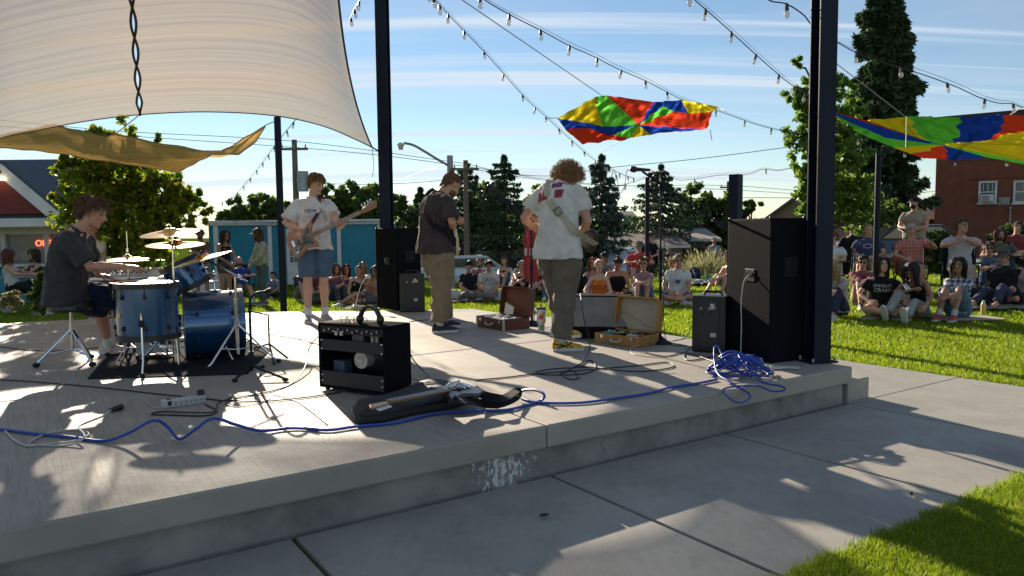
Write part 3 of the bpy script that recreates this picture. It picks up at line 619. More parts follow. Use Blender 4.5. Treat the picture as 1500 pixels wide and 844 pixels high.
# ------------------------------------------------------------------ steel columns
def ibeam(name, c, rz, h, label, w=.2, d=.2, base=True):
    r = empty(name, c, rz, label, 'column', 'steel columns of the pavilion'); mb = MB()
    for q in (-1, 1): mb.box((0, q * (d / 2 - .007), h / 2), (w, .014, h))
    mb.box((0, 0, h / 2), (.012, d - .03, h)); mb.build('beam', BLKMET, r, smooth=False, bevel=.002)
    mb = MB(); mb.box((0, 0, .008), (w * 1.55, d * 1.55, .016)); mb.build('base_plate', BLKMET, r, smooth=False)
    for sx in (-1, 1):
        for sy in (-1, 1): mb = MB(); mb.tube([(sx * w * .65, sy * d * .65, .014), (sx * w * .65, sy * d * .65, .045)], .013, 6); mb.build('bolt', CHROME, r)
    return r
p = onz(1197, 530); ibeam('steel_column', p, R(14), 5.4, 'dark steel column on the stage corner beside the big right loudspeaker', .155, .13)
COLL = onz(566, 449.5); COLL = atY(566, 300, 10.75); COLL.z = DECK; ibeam('steel_column', COLL, R(-12), 5.6, 'dark steel column behind the loudspeakers at the back of the stage', .165, .14)
def pole(name, px, Y, ztop, r, label, cat='pole', g=None, mat=BLKMET, sq=False):
    p = atY(px, 345, Y); p.z = gz(p.x, min(p.y, 40)) - .02; mb = MB(); mb.tube([(0, 0, 0), (0, 0, ztop - p.z)], r, 4 if sq else 10); o = mb.build(name, mat, ang=30); o.location = p; return tag(o, label, cat, g)
pole('light_pole', 412, 12.2, 1.36 + (345 - 175) / 1083 * 12.2, .055, 'black pole holding the corner of the tan shade sail', g='thin black poles on the lawn')
pole('light_pole', 1284, 13.2, 1.36 + (336 - 226) / 1083 * 13.2, .05, 'black pole below the right parachute in front of the big spruce', g='thin black poles on the lawn')
pole('light_pole', 948, 15.5, 1.36 + (340 - 262) / 1083 * 15.5, .045, 'thin black pole behind the right microphone stand', g='thin black poles on the lawn')
pole('square_post', 1077, 10.0, 1.36 + (338 - 257) / 1083 * 10, .095, 'short black square steel post rising behind the big right loudspeaker', sq=True)
# ------------------------------------------------------------------ loudspeakers
GRILL = M('speaker_grille', (.015, .015, .016), rough=.7, bump=.8, bs=500)
def handle_cut(mb, Mx, w, h): mb.box(Mx @ V((0, 0, .002)), (w, h, .006), Mx.to_3x3())
def pa(name, A, B, C, D, z0, h, label):
    r = empty(name, (B[0], B[1], z0), 0, label, 'loudspeaker', 'tall black PA loudspeakers'); P = [(q[0] - B[0], q[1] - B[1]) for q in (A, B, C, D)]
    cx = sum(q[0] for q in P) / 4; cy = sum(q[1] for q in P) / 4; mb = MB(); mb.prism(P, .0, h); mb.build('cabinet', BLACK, r, bevel=.012, smooth=False)
    def face(i, j, t, z): # frame on the face between P[i] and P[j]
        a, b_ = V((*P[i], 0)), V((*P[j], 0)); p = a.lerp(b_, t) + V((0, 0, z)); x = (b_ - a).normalized(); n = V((x.y, -x.x, 0))
        if n.dot(p - V((cx, cy, z))) < 0: n = -n
        return frame(p, x, n)
    F = face(0, 1, .55, h * .6); mb = MB(); mb.box(F @ V((0, 0, .002)), (.13, .1, .008), F.to_3x3()); mb.build('jack_plate', BLKPL, r, smooth=False, bevel=.002)
    for q in (-.03, .03): mb = MB(); mb.tube([F @ V((q, .01, .004)), F @ V((q, .01, .014))], .013, 10); mb.build('socket', CHROME if q < 0 else BLKPL, r)
    for (i, j, t, zz) in ((1, 2, .55, h * .66),):
        F = face(i, j, t, zz); mb = MB(); mb.box(F @ V((0, 0, .001)), (.14, .16, .006), F.to_3x3()); mb.build('handle_cup', M('deep_black', (.003, .003, .003), rough=.9), r, smooth=False)
        mb = MB(); mb.tube([F @ V((-.06, -.03, .012)), F @ V((.06, -.03, .012))], .011, 8); mb.build('handle', BLKPL, r)
    F = face(2, 3, .5, h / 2) if False else face(3, 0, .5, h / 2); w = (V(P[0]) - V(P[3])).length; mb = MB(); mb.box(F @ V((0, 0, .008)), (w * .94, h * .94, .014), Matrix((F.to_3x3().col[0], F.to_3x3().col[1], F.to_3x3().col[2])).transposed()); mb.build('grille', GRILL, r, smooth=False)
    for q in P:
        mb = MB(); mb.ball((q[0] * .93 + cx * .07, q[1] * .93 + cy * .07, h), .018, 8, 5); mb.build('corner_cap', BLKPL, r)
    return r
A, B, C_ = onz(1064, 516), onz(1127, 533), onz(1179, 527); Dd = (C_.x - .05 + .15, C_.y + .52); pa_r = pa('pa_loudspeaker', (A.x, A.y), (B.x, B.y), (C_.x, C_.y), (A.x + .42, A.y + .38), DECK, 1.165, 'tall black loudspeaker on the stage edge right, beside the dark steel column')
A, B, C_ = onz(552, 451), onz(582, 455.5), onz(618, 453); pa('pa_loudspeaker', (A.x, A.y), (B.x, B.y), (C_.x, C_.y), (A.x + .4, A.y + .45), DECK, 1.15, 'tall black loudspeaker at the back of the stage, left of the man in khaki trousers')
def smallbox(name, c, rz, sz, label, lbl=True):
    r = empty(name, c, rz, label, 'loudspeaker', 'small black powered speakers'); w, d, h = sz; mb = MB(); mb.box((0, 0, h / 2), (w, d, h)); mb.build('cabinet', BLKPL, r, smooth=False, bevel=.015)
    mb = MB(); mb.box((0, -d / 2 - .002, h * .52), (w * .62, .008, h * .8)); mb.build('back_panel', M('amp_panel', (.02, .02, .022), rough=.5), r, smooth=False, bevel=.003)
    for x, z in ((-.1, .78), (-.1, .7), (.02, .78), (.02, .7), (.1, .8)): mb = MB(); mb.tube([(x * w * 2, -d / 2 - .005, h * z), (x * w * 2, -d / 2 - .016, h * z)], .012, 10); mb.build('knob' if x < .1 else 'socket', BLKPL if z < .75 else CHROME, r)
    mb = MB(); mb.box((.045, -d / 2 - .0075, h * .32), (.05, .003, .035)); mb.build('rating_plate', M('pale_sticker', (.5, .5, .48)), r, smooth=False)
    mb = MB(); mb.box((w * .12, -d / 2 - .0075, h * .82), (.035, .003, .05)); mb.build('sticker', M('pale_sticker', (.5, .5, .48)), r, smooth=False)
    mb = MB(); mb.box((0, d / 2 + .004, h / 2), (w * .9, .01, h * .9)); mb.build('grille', GRILL, r, smooth=False)
    mb = MB(); mb.tube([(-.08, 0, h), (-.07, 0, h + .03), (.07, 0, h + .03), (.08, 0, h)], .012, 8); mb.build('handle', BLKPL, r)
    return r
p = onz(1046, 517); smallbox('powered_speaker', (p.x + .02, p.y + .12, DECK), R(-32), (.30, .27, .50), 'small black powered speaker standing left of the tall right loudspeaker')
p = onz(603, 457); smallbox('powered_speaker', (p.x, p.y + .1, DECK), R(8), (.34, .26, .53), 'small black powered speaker in front of the tall loudspeaker at the back')
# floor monitor
p = onz(872, 497); r = empty('floor_monitor', (p.x, p.y, DECK), R(-14), 'black wedge floor monitor with a grey grille lying left of the tan orange suitcase', 'floor monitor')
pr = [(0, 0), (0, .1), (.22, .42), (.42, .42), (.42, 0)]; mb = MB(); mb.loft([[(x, y, z) for y, z in pr] for x in (-.34, .34)]); mb.build('cabinet', BLACK, r, bevel=.01, smooth=False)
Mf = frame((0, .11, .26), (1, 0, 0), (0, -.82, .57)); mb = MB(); mb.box(Mf @ V((0, 0, .006)), (.6, .34, .012), Mf.to_3x3()); mb.build('grille', M('grey_grille', (.2, .2, .19), (.14, .14, .135), ns=5, rough=.45, bump=.5, bs=400), r, smooth=False)
for q in (-1, 1): mb = MB(); mb.tube([(q * .345, .2, .15), (q * .36, .2, .18), (q * .36, .3, .18), (q * .345, .3, .15)], .01, 8); mb.build('handle', BLKPL, r)
# ------------------------------------------------------------------ combo amplifier (seen from behind)
P0, P1 = onz(468, 571), onz(566, 584); e = (P1 - P0); W_ = e.length; r = empty('guitar_amplifier', P0, math.atan2(e.y, e.x), 'black open-backed combo guitar amplifier standing near the stage edge', 'amplifier'); H_, D_ = .45, .27; z0 = .02
mb = MB(); t = .02
mb.box((W_ / 2, D_ / 2, z0 + t / 2), (W_, D_, t)); mb.box((W_ / 2, D_ / 2, z0 + H_ - t / 2), (W_, D_, t))
for x in (t / 2, W_ - t / 2): mb.box((x, D_ / 2, z0 + H_ / 2), (t, D_, H_ - .001))
mb.box((W_ / 2, D_ - t / 2, z0 + H_ / 2), (W_ - 2 * t, t, H_ - 2 * t)); mb.build('cabinet', BLACK, r, smooth=False, bevel=.006)
for z, hh in ((.07, .10), (.30, .075)): mb = MB(); mb.box((W_ / 2, .012, z0 + z), (W_ - 2 * t - .002, .014, hh)); mb.build('back_panel', M('black_panel', (.014, .014, .015), rough=.5), r, smooth=False, bevel=.002)
mb = MB(); mb.box((W_ / 2, .03, z0 + .405), (W_ - 2 * t - .002, .05, .05)); mb.build('control_chassis', M('chassis', (.03, .03, .032), rough=.45, metal=.6), r, smooth=False, bevel=.002)
mb = MB()
for k in range(12): mb.tube([(.07 + k * .042, .004, z0 + .4 + .012 * (k % 2)), (.07 + k * .042, -.01, z0 + .4 + .012 * (k % 2))], .007, 8)
mb.build('jack_socket', CHROME, r)
for x in (.17, .215): mb = MB(); mb.box((x, .002, z0 + .385), (.02, .012, .028)); mb.build('fuse_label', M('ivory', (.62, .58, .48)), r, smooth=False)
mb = MB(); mb.box((.3, .1, z0 + .35), (.1, .07, .07)); mb.build('transformer', M('grey_iron', (.16, .16, .16), rough=.4, metal=.5), r, smooth=False, bevel=.004)
for x in (.42, .46): mb = MB(); mb.tube([(x, .08, z0 + .32), (x, .08, z0 + .385)], .013, 10); mb.build('valve', M('valve_glass', (.6, .58, .5), rough=.1), r)
mb = MB(); mb.tube([(.32, D_ - .03, z0 + .2), (.32, D_ - .07, z0 + .2), (.32, D_ - .12, z0 + .2)], [.14, .1, .055], 24); mb.build('speaker_cone', M('cone_frame', (.06, .06, .06), rough=.4, metal=.4), r)
mb = MB(); mb.tube([(.32, .07, z0 + .2), (.32, .15, z0 + .2)], .058, 24); mb.build('speaker_magnet', M('magnet_label', (.62, .6, .5), (.35, .34, .3), ns=40, rough=.4), r)
mb = MB(); mb.box((.11, .12, z0 + .13), (.1, .08, .1)); mb.build('reverb_box', M('blue_grey', (.06, .08, .13), rough=.5), r, smooth=False, bevel=.004)
mb = MB()
for x in (.012, W_ - .012):
    for z in (.05, .09, .27, .33): mb.ball((x + (.02 if x < .1 else -.02), .002, z0 + z), .0065, 6, 4)
mb.build('screw', CHROME, r)
for x in (.04, W_ - .04):
    for y in (.04, D_ - .04): mb = MB(); mb.tube([(x, y, 0), (x, y, z0)], .016, 8); mb.build('foot', RUBBER, r)
hp = empty('headphones', WM[r.name] @ V((W_ - .19, .09, z0 + H_)), math.atan2(e.y, e.x), 'black headphones standing on top of the guitar amplifier', 'headphones')
pts = [V((-.09 * math.cos(a_) - .01, .0, .0 + .115 * math.sin(a_))) for a_ in [math.pi * k / 12 for k in range(13)]]; mb = MB(); mb.ribbon([p + V((0, 0, .004)) for p in pts], .034, [V((-math.cos(a_), 0, math.sin(a_))) for a_ in [math.pi * k / 12 for k in range(13)]], .008); mb.build('headband', BLKPL, hp)
for q in (-1, 1): mb = MB(); mb.ball((q * .088 - .01, 0, .03), (.018, .034, .034), 12, 8); mb.build('ear_cup', BLKPL, hp)
gl = empty('spectacles', WM[r.name] @ V((.19, .1, z0 + H_)), math.atan2(e.y, e.x), 'thin round wire spectacles lying on the guitar amplifier', 'glasses')
WIRE = M('brass_wire', (.45, .32, .16), rough=.25, metal=.9); mb = MB()
for q in (-1, 1): mb.tube([(q * .034 + .028 * math.cos(a_), -.01, .03 + .027 * math.sin(a_)) for a_ in [2 * math.pi * k / 16 for k in range(17)]], .0022, 5); mb.tube([(q * .062, -.01, .035), (q * .064, .1, .02), (q * .06, .13, .004)], .0022, 5)
mb.tube([(-.006, -.01, .033), (.006, -.01, .033)], .0022, 5); mb.build('frame', WIRE, gl)
# ------------------------------------------------------------------ guitars
def smooth_poly(pts, n=5): return [(p.x, p.y) for p in curve_pts([(x, y, 0) for x, y in pts], n, closed=True)]
STRAT = smooth_poly([(-.20, 0), (-.19, .09), (-.14, .155), (-.07, .165), (-.01, .13), (.05, .115), (.11, .14), (.17, .165), (.19, .14), (.16, .09), (.13, .04), (.125, 0), (.13, -.04), (.15, -.08), (.165, -.12), (.14, -.145), (.09, -.125), (.03, -.11), (-.03, -.13), (-.09, -.165), (-.15, -.155), (-.19, -.09)])
def guitar(Mg, label, body=(.3, .16, .06), guard=(.02, .02, .03), neckc=(.35, .2, .09), bass=False, s=1.0, body2=None, hand_=1, gs=1.0):
    r = empty('electric_guitar' if not bass else 'bass_guitar', Mg.translation, 0, label, 'guitar'); y_ = hand_
    WM[r.name] = Matrix.Translation(Mg.translation)
    def P_(p): return Mg @ (V(p) * s)
    def poly(pl, z0, z1, name, mat, bev=.006):
        q = MB(); q.prism([(x * s, y * y_ * s) for x, y in pl], z0 * s, z1 * s, Mg); return q.build(name, mat, r, world=True, smooth=False, bevel=bev)
    nl = .72 if bass else .58; poly(STRAT, -.022, .022, 'body', M('guitar_%02d%02d%02d' % tuple(int(v * 99) for v in body), body, body2 or tuple(v * .85 for v in body), ns=8, rough=.3, coat=.35, stretch=(1, 8, 1)), .012)
    g = smooth_poly([(-.02, -.02), (-.04, -.06), (-.11, -.10), (-.09, -.125), (-.03, -.09), (.04, -.075), (.11, -.1), (.13, -.085), (.10, -.04), (.105, .03), (.13, .09), (.11, .11), (.06, .06), (.03, .02)], 4); g = [(u_ * gs, v_ * gs) for u_, v_ in g]; poly(g, .0225, .026, 'pickguard', M('pickguard_%02d%02d%02d' % tuple(int(v * 99) for v in guard), guard, rough=.2, coat=.6), .001)
    NK = M('neck_wood', neckc, tuple(v * .8 for v in neckc), ns=10, rough=.4, stretch=(1, 12, 12)); q = MB(); x0, x1 = .09, .09 + nl
    q.loft([[P_((x, y, z)) for y, z in ((-w, .034), (w, .034), (w, .026), (w * .6, .012), (-w * .6, .012), (-w, .026))] for x, w in ((x0, .03), (x1, .021))]); q.build('neck', NK, r, world=True, ang=30)
    q = MB()
    for k in range(1, 20): x = x1 - nl * 1.12 * (1 - .944 ** k); q.box(P_((x, 0, .0345)), (.0022 * s, .05 * s, .0015 * s), Mg.to_3x3()) if x > x0 else None
    q.build('fret', CHROME, r, world=True, smooth=False)
    hs = [(0, -.021), (.03, -.03), (.12, -.045), (.17, -.05), (.185, -.03), (.16, 0), (.15, .025), (.05, .024), (0, .021)] if not bass else [(0, -.022), (.03, -.035), (.15, -.055), (.2, -.055), (.225, -.03), (.2, 0), (.19, .03), (.05, .028), (0, .022)]
    poly([(x1 + x, -y) for x, y in hs], .01, .024, 'headstock', NK, .003)
    npg = 4 if bass else 6
    for k in range(npg):
        x = x1 + .035 + k * (.04 if bass else .023); q = MB(); yy = (.037 + .004 * k) * (1 if True else -1); q.tube([P_((x, yy * y_ * -1 if False else yy, .017)), P_((x, yy + .03, .017))], .004 * s, 6); q.ball(P_((x, yy + .035, .017)), ((.014 if bass else .008) * s,) * 3, 8, 5); q.tube([P_((x, yy - .018, .02)), P_((x, yy - .018, .036))], .005 * s, 6); q.build('tuning_peg', CHROME, r, world=True)
    for k, x in enumerate((-.05, .03) if bass else (-.06, -.01, .045)): q = MB(); q.box(P_((x, 0, .03)), ((.02 if not bass else .022) * s, .085 * s, .014 * s), Mg.to_3x3()); q.build('pickup', BLKPL if bass or k else CHROME, r, world=True, smooth=False, bevel=.003)
    q = MB(); q.box(P_((-.115, 0, .03)), (.035 * s, .08 * s, .014 * s), Mg.to_3x3()); q.build('bridge', CHROME, r, world=True, smooth=False, bevel=.002)
    pl = [(-.075, -.07), (-.11, -.085), (-.145, -.085), (-.15, -.11), (-.11, -.125), (-.07, -.1)]; poly(pl, .0265, .029, 'control_plate', CHROME, .001)
    for k in range(3): q = MB(); q.tube([P_((-.085 - .025 * k, -.09 - .005 * k, .029)), P_((-.085 - .025 * k, -.09 - .005 * k, .045))], .009 * s, 10); q.build('knob', BLKPL if bass else CHROME, r, world=True)
    q = MB(); ns = 4 if bass else 6
    for k in range(ns): y = (k - (ns - 1) / 2) * (.018 if bass else .0105); q.tube([P_((-.12, y, .0385)), P_((x1, y * .7, .037))], (.0014 if bass else .0008) * s, 4)
    q.build('strings', CHROME, r, world=True)
    return r, P_
def strap(pts, w, nrm, col, r, th=.003, name='strap'):
    q = MB(); q.ribbon(curve_pts(pts, 6), w, nrm, th); return q.build(name, fab(col), r, world=True)
# ------------------------------------------------------------------ drum kit
DBLUE = M('blue_drum_lacquer', (.012, .10, .25), (.007, .055, .16), ns=160, rough=.2, metal=.45, coat=1, spec=.6)
HEAD = M('drum_head', (.72, .72, .70), (.62, .62, .6), ns=5, rough=.4)
BRONZE = M('cymbal_bronze', (.72, .52, .25), (.6, .42, .18), ns=30, rough=.22, metal=1, stretch=(1, 1, 1))
def drum(mb_name, c, ax, R_, L, root, head_both=True, lugs=8, hoopm=None):
    ax = V(ax).normalized(); F = frame(c, ax, perp(ax)); u, w = perp(ax), ax.cross(perp(ax)); hoopm = hoopm or BLKPL
    q = MB(); q.tube([c - ax * L / 2, c + ax * L / 2], R_, 36); sh = q.build('shell', DBLUE, root, world=True)
    for k in (-1, 1):
        e = c + ax * k * L / 2; q = MB(); q.loft([[e + ax * k * dz + (u * math.cos(a) + w * math.sin(a)) * rr for a in [2 * math.pi * j / 36 for j in range(36)]] for dz, rr in ((-.03, R_ + .002), (-.03, R_ + .013), (.012, R_ + .013), (.012, R_ - .002), (.002, R_ - .004))], cap=False)
        q.build('hoop', hoopm, root, world=True)
        q = MB(); q.tube([e, e + ax * k * .004], R_ - .003, 36); q.build('drum_head', HEAD, root, world=True)
    for j in range(lugs):
        a = 2 * math.pi * (j + .5) / lugs; d = u * math.cos(a) + w * math.sin(a)
        for k in (-1, 1):
            p = c + d * (R_ + .008) + ax * k * (L / 2 - .09); q = MB(); q.ball(p, (.014, .014, .02), 8, 6); q.tube([p, c + d * (R_ + .013) + ax * k * (L / 2 + .01)], .0035, 6); q.build('lug', BLKPL, root, world=True)
    return sh
def tripod(q, b, h, sp, a0, r=.011, n=3, foot=None):
    for k in range(n):
        a = a0 + 2 * math.pi * k / n; d = V((math.cos(a), math.sin(a), 0)); q.tube([b + V((0, 0, h)), b + d * sp * .85 + V((0, 0, .05)), b + d * sp + V((0, 0, .02))], r, 6); q.tube([b + V((0, 0, h * .35)), b + d * sp * .5 + V((0, 0, h * .44))], r * .6, 6)
        if foot is not None: foot.ball(b + d * sp + V((0, 0, .018)), (.024, .024, .018), 8, 5)
def rootat(name, p, label, cat, group=None): return empty(name, (p.x, p.y, p.z), 0, label, cat, group)
zz = V((0, 0, 1))
rug = [onz(*p) for p in ((128, 556), (362, 549), (398, 512), (360, 500), (178, 500))]; mb = MB(); mb.prism([(p.x, p.y) for p in rug], DECK + .001, DECK + .009); tag(mb.build('drum_rug', M('black_rug', (.018, .018, .02), (.03, .03, .032), ns=50, rough=1, bump=.8, bs=200, spec=.1), smooth=False), 'thin black rug spread under the drum kit', 'rug')
# bass drum with rack tom
BDc = atY(313, 470, 6.5); BDc.z = DECK + .30; ax = V((1, .47, 0)).normalized(); r = rootat('bass_drum', V((BDc.x, BDc.y, DECK + .009)), 'sparkling dark blue bass drum lying on its side with a small tom mounted above it', 'bass drum'); drum('x', BDc, ax, .285, .46, r, hoopm=DBLUE)
for k in (-1, 1):
    q = MB(); s_ = BDc + ax * .15 + V((0, k * .2, -.15)); q.tube([s_, BDc + ax * .27 + V((0, k * .34, -.29))], .008, 8); q.build('spur', CHROME, r, world=True)
for j in range(3):
    q = MB(); a = -.6 + .6 * j; d = (V((0, -1, 0)) * math.cos(a) + zz * math.sin(a)); q.tube([BDc - ax * .2 + d * .297, BDc + ax * .2 + d * .297], .004, 6); q.build('tension_rod', CHROME, r, world=True)
q = MB(); a_ = BDc + V((.02, 0, .285)); TMc = atY(273, 403, 6.5); q.tube([a_, a_ + V((0, 0, .16)), TMc + V((.1, 0, -.02))], .013, 10); q.ball(a_ + V((0, 0, .15)), .028, 10, 7); q.box(a_, (.09, .09, .02)); q.build('tom_mount', CHROME, r, world=True)
tm = bpy.data.objects.new('rack_tom', None); COL.objects.link(tm); tm.parent = r; WM[tm.name] = WM[r.name]; tm.empty_display_size = .1
drum('x', TMc, V((-.43, -.1, .9)), .168, .24, tm)
# floor tom
FT = onz(216, 520); FT.y = 5.82; FT = atY(216, 457, 5.8); FT.z = DECK + .49; r = rootat('floor_tom', V((FT.x, FT.y, DECK + .009)), 'deep blue floor tom on three chrome legs beside the drummer\'s knee', 'floor tom'); drum('x', FT, zz, .222, .42, r)
for k in range(3):
    a = -1.3 + 2.094 * k; d = V((math.cos(a), math.sin(a), 0)); q = MB(); q.tube([FT + d * .235 + V((0, 0, .0)), FT + d * .235 + V((0, 0, -.36)), FT + d * .28 + V((0, 0, -.44)), FT + d * .28 + V((0, 0, -.475))], .0075, 8); q.build('leg', CHROME, r, world=True)
    q = MB(); q.ball(FT + d * .28 + V((0, 0, -.47)), (.018, .018, .022), 8, 6); q.ball(FT + d * .24 + V((0, 0, -.08)), (.022, .022, .03), 8, 6); q.build('rubber_foot', RUBBER, r, world=True)
q = MB(); q.box(FT + V((-.13, -.185, -.02)), (.028, .012, .034), Matrix.Rotation(.6, 3, 'Z')); q.build('badge', BRONZE, r, world=True, smooth=False)
# snare
SN = atY(196, 416, 6.35); SN.z = DECK + .62; r = rootat('snare_drum', V((SN.x, SN.y, DECK)), 'shallow snare drum in its stand between the drummer\'s knees', 'snare drum'); drum('x', SN, V((-.05, -.05, 1)), .178, .13, r)
q = MB(); q.tube([SN - zz * .08, V((SN.x, SN.y, DECK + .12))], .013, 8); tripod(q, V((SN.x, SN.y, DECK)), .3, .27, .3, .008)
for k in range(3): a = 2.09 * k; d = V((math.cos(a), math.sin(a), 0)); q.tube([SN - zz * .1, SN + d * .19 - zz * .07, SN + d * .19 + zz * .0], .007, 6)
q.build('stand', CHROME, r, world=True)
def cymbal(c, n, R_, root, name='cymbal'):
    n = V(n).normalized(); u = perp(n); w = n.cross(u); q = MB()
    prof = [(.008, .028), (.2, .026), (.24, .012), (.5, .004), (.8, -.004), (1, -.010), (1, -.0115), (.8, -.006), (.24, .009), (.2, .022), (.008, .025)]
    q.loft([[c + n * z * (R_ / .22) + (u * math.cos(a) + w * math.sin(a)) * rr * R_ for a in [2 * math.pi * j / 40 for j in range(40)]] for rr, z in prof], cap=False); q.build(name, BRONZE, root, world=True, ang=60)
    q = MB(); q.tube([c + n * .0, c + n * .05], .006, 8); q.ball(c + n * .05, (.012, .012, .012), 8, 5); q.tube([c + n * .022, c + n * .034], .018, 10); q.build('wing_nut', BLKPL, root, world=True)
def cstand(base, top, label, cyms, boom=None, a0=.4, grp='cymbal stands of the drum kit'):
    r = rootat('cymbal_stand', base, label, 'cymbal stand', grp); q = MB(); f = Multi(); t = V((base.x, base.y, top.z if not boom else boom.z))
    q.tube([base + zz * .08, base + zz * .5], .014, 10); q.tube([base + zz * .5, base + zz * .85 if t.z > base.z + .9 else t], .011, 10); q.tube([base + zz * .5, t], .008, 8)
    for z in (.5, .32): q.tube([base + zz * z, base + zz * (z + .045)], .02, 10)
    tripod(q, base, .34, .33, a0, .009, foot=f)
    if boom: q.ball(boom, .024, 8, 6); q.tube([boom + (boom - top) * .25, top], .008, 8)
    q.build('stand', CHROME, r, world=True); f.build('rubber_foot', RUBBER, r, world=True)
    for c, n, R_ in cyms: cymbal(c, n, R_, r)
B1 = onz(260, 531); c1 = atY(249, 340, 6.25); c2 = atY(257, 357, 6.3)
cstand(B1, c1, 'tall chrome stand carrying two level cymbals one above the other', [(c1, (-.05, -.17, 1), .235), (c2, (.02, -.11, 1), .235)], a0=1.0)
B2 = onz(349, 533); c3 = atY(297, 378, 6.15); bm = atY(350, 406, B2.y)
cstand(B2, c3, 'chrome boom stand right of the bass drum carrying a tilted ride cymbal', [(c3, (-.27, -.12, 1), .235)], boom=bm, a0=.1)
B3 = onz(194, 522); B3.y = 6.75; B3 = onz(194, 515); c4 = atY(193, 380, B3.y); r = rootat('hi_hat_stand', B3, 'hi-hat with paired cymbals and a tall rod in front of the drummer', 'hi-hat', None)
q = MB(); f = Multi(); q.tube([B3 + zz * .05, V((B3.x, B3.y, c4.z - .03))], .012, 10); q.tube([V((B3.x, B3.y, c4.z - .03)), V((B3.x, B3.y, c4.z + .26))], .004, 6); tripod(q, B3, .3, .28, .2, .008, foot=f); q.box(B3 + V((0, -.1, .03)), (.1, .3, .02)); q.tube([V((B3.x, B3.y, c4.z + .05)), V((B3.x, B3.y, c4.z + .1))], .012, 8); q.build('stand', CHROME, r, world=True); f.build('rubber_foot', RUBBER, r, world=True)
cymbal(V((B3.x, B3.y, c4.z + .012)), (0, -.02, 1), .178, r); cymbal(V((B3.x, B3.y, c4.z - .022)), (0, -.02, -1), .178, r)
# stool
ST = onz(108, 534); r = rootat('drum_stool', ST, 'round black padded drum stool on chrome tripod legs under the drummer', 'stool'); q = MB()
q.loft([[ST + V((rr * math.cos(a), rr * math.sin(a), z)) for a in [2 * math.pi * j / 28 for j in range(28)]] for rr, z in ((.02, .455), (.155, .455), (.17, .47), (.172, .51), (.16, .535), (.1, .542), (.02, .543))]); q.build('seat', M('black_leatherette', (.012, .012, .013), rough=.35, bump=.3, bs=30), r, world=True)
q = MB(); f = Multi(); q.tube([ST + zz * .12, ST + zz * .46], .013, 10); q.tube([ST + zz * .2, ST + zz * .33], .02, 10)
for k in range(3):
    a = -2.6 + 2.094 * k; d = V((math.cos(a), math.sin(a), 0)); q.tube([ST + zz * .3, ST + d * .26 + zz * .03], .012, 8); q.tube([ST + zz * .13, ST + d * .18 + zz * .1], .009, 6); f.ball(ST + d * .265 + zz * .022, (.03, .03, .022), 8, 6)
q.build('stand', CHROME, r, world=True); f.build('rubber_foot', RUBBER, r, world=True)
# bass drum pedal
q = MB(); pdl = onz(232, 523); pdl.y = 6.45; r = rootat('drum_pedal', V((pdl.x, pdl.y, DECK + .009)), 'chrome kick pedal on the rug in front of the bass drum', 'pedal'); q.box(pdl + zz * .03, (.28, .1, .02)); q.tube([pdl + V((.14, -.06, .02)), pdl + V((.14, -.06, .22)), pdl + V((.14, .06, .22)), pdl + V((.14, .06, .02))], .008, 6); q.tube([pdl + V((.14, 0, .22)), pdl + V((.19, 0, .32))], .006, 6); q.ball(pdl + V((.19, 0, .32)), .03, 8, 6); q.build('frame', CHROME, r, world=True)
# ------------------------------------------------------------------ microphone stands
def mic(q, p, d, s=1.0):
    d = V(d).normalized(); q.tube([p - d * .16 * s, p - d * .05 * s, p - d * .02 * s], [.012 * s, .018 * s, .024 * s], 12); q.ball(p, .03 * s, 12, 9); q.tube([p - d * .024 * s, p - d * .012 * s], .031 * s, 12)
def micstand(base, clutch, b0, b1, mp, md, label, baser=.11, cab=True):
    r = rootat('microphone_stand', base, label, 'microphone stand', 'round-based boom microphone stands'); q = MB()
    q.tube([base, base + zz * .012, base + zz * .03, base + zz * .07], [baser, baser, baser * .6, .02], 20); q.build('base', BLKMET, r, world=True)
    q = MB(); q.tube([base + zz * .05, V((base.x, base.y, base.z + (clutch.z - base.z) * .55))], .013, 8); q.tube([V((base.x, base.y, base.z + (clutch.z - base.z) * .5)), clutch], .009, 8); q.tube([V((base.x, base.y, base.z + (clutch.z - base.z) * .52)), V((base.x, base.y, base.z + (clutch.z - base.z) * .6))], .02, 10); q.build('pole', BLKMET, r, world=True)
    q = MB(); q.tube([b0, b1], .0115, 8); q.ball(clutch, .024, 10, 7); q.tube([b1, b1 + (b1 - b0).normalized() * -.16], .019, 8); q.tube([clutch, clutch - zz * .09], .014, 8); q.build('boom', BLKMET, r, world=True)
    q = MB(); mic(q, mp, md); q.tube([b0, mp - V(md).normalized() * .08], .011, 8); q.build('microphone', M('mic_body', (.03, .03, .032), rough=.35, metal=.5), r, world=True)
    if cab:
        q = MB(); e = mp - V(md).normalized() * .16; pts = [e, e - V(md).normalized() * .04 - zz * .03, b0.lerp(clutch, .35) - zz * .07, clutch - zz * .18]; pts += [V((base.x + .03, base.y - .02, clutch.z - (clutch.z - base.z) * t)) for t in (.35, .6, .85)] + [base + V((.05, -.12, .02)), base + V((.2, -.25, .01))]; q.tube(curve_pts(pts, 5), .0035, 6); q.build('microphone_cable', BLKPL, r, world=True)
b = onz(968, 501); Yb = b.y; b = onz(967, 503); cl = atY(968, 273, Yb); micstand(b, cl, atY(942, 252, Yb - .12), atY(1061, 333, Yb + .25), atY(927, 248, Yb - .16), (-1, .05, .06), 'boom microphone stand beside the orange suitcase with its microphone against the sky')
b = onz(779, 477); Yb = b.y; cl = atY(771, 322, Yb); cl.x = b.x; micstand(b, cl, atY(728, 284, Yb + .1), atY(815, 352, Yb - .1), atY(717, 273, Yb + .13), (-.8, .3, .5), 'boom microphone stand rising between the two men, behind the brown suitcase')
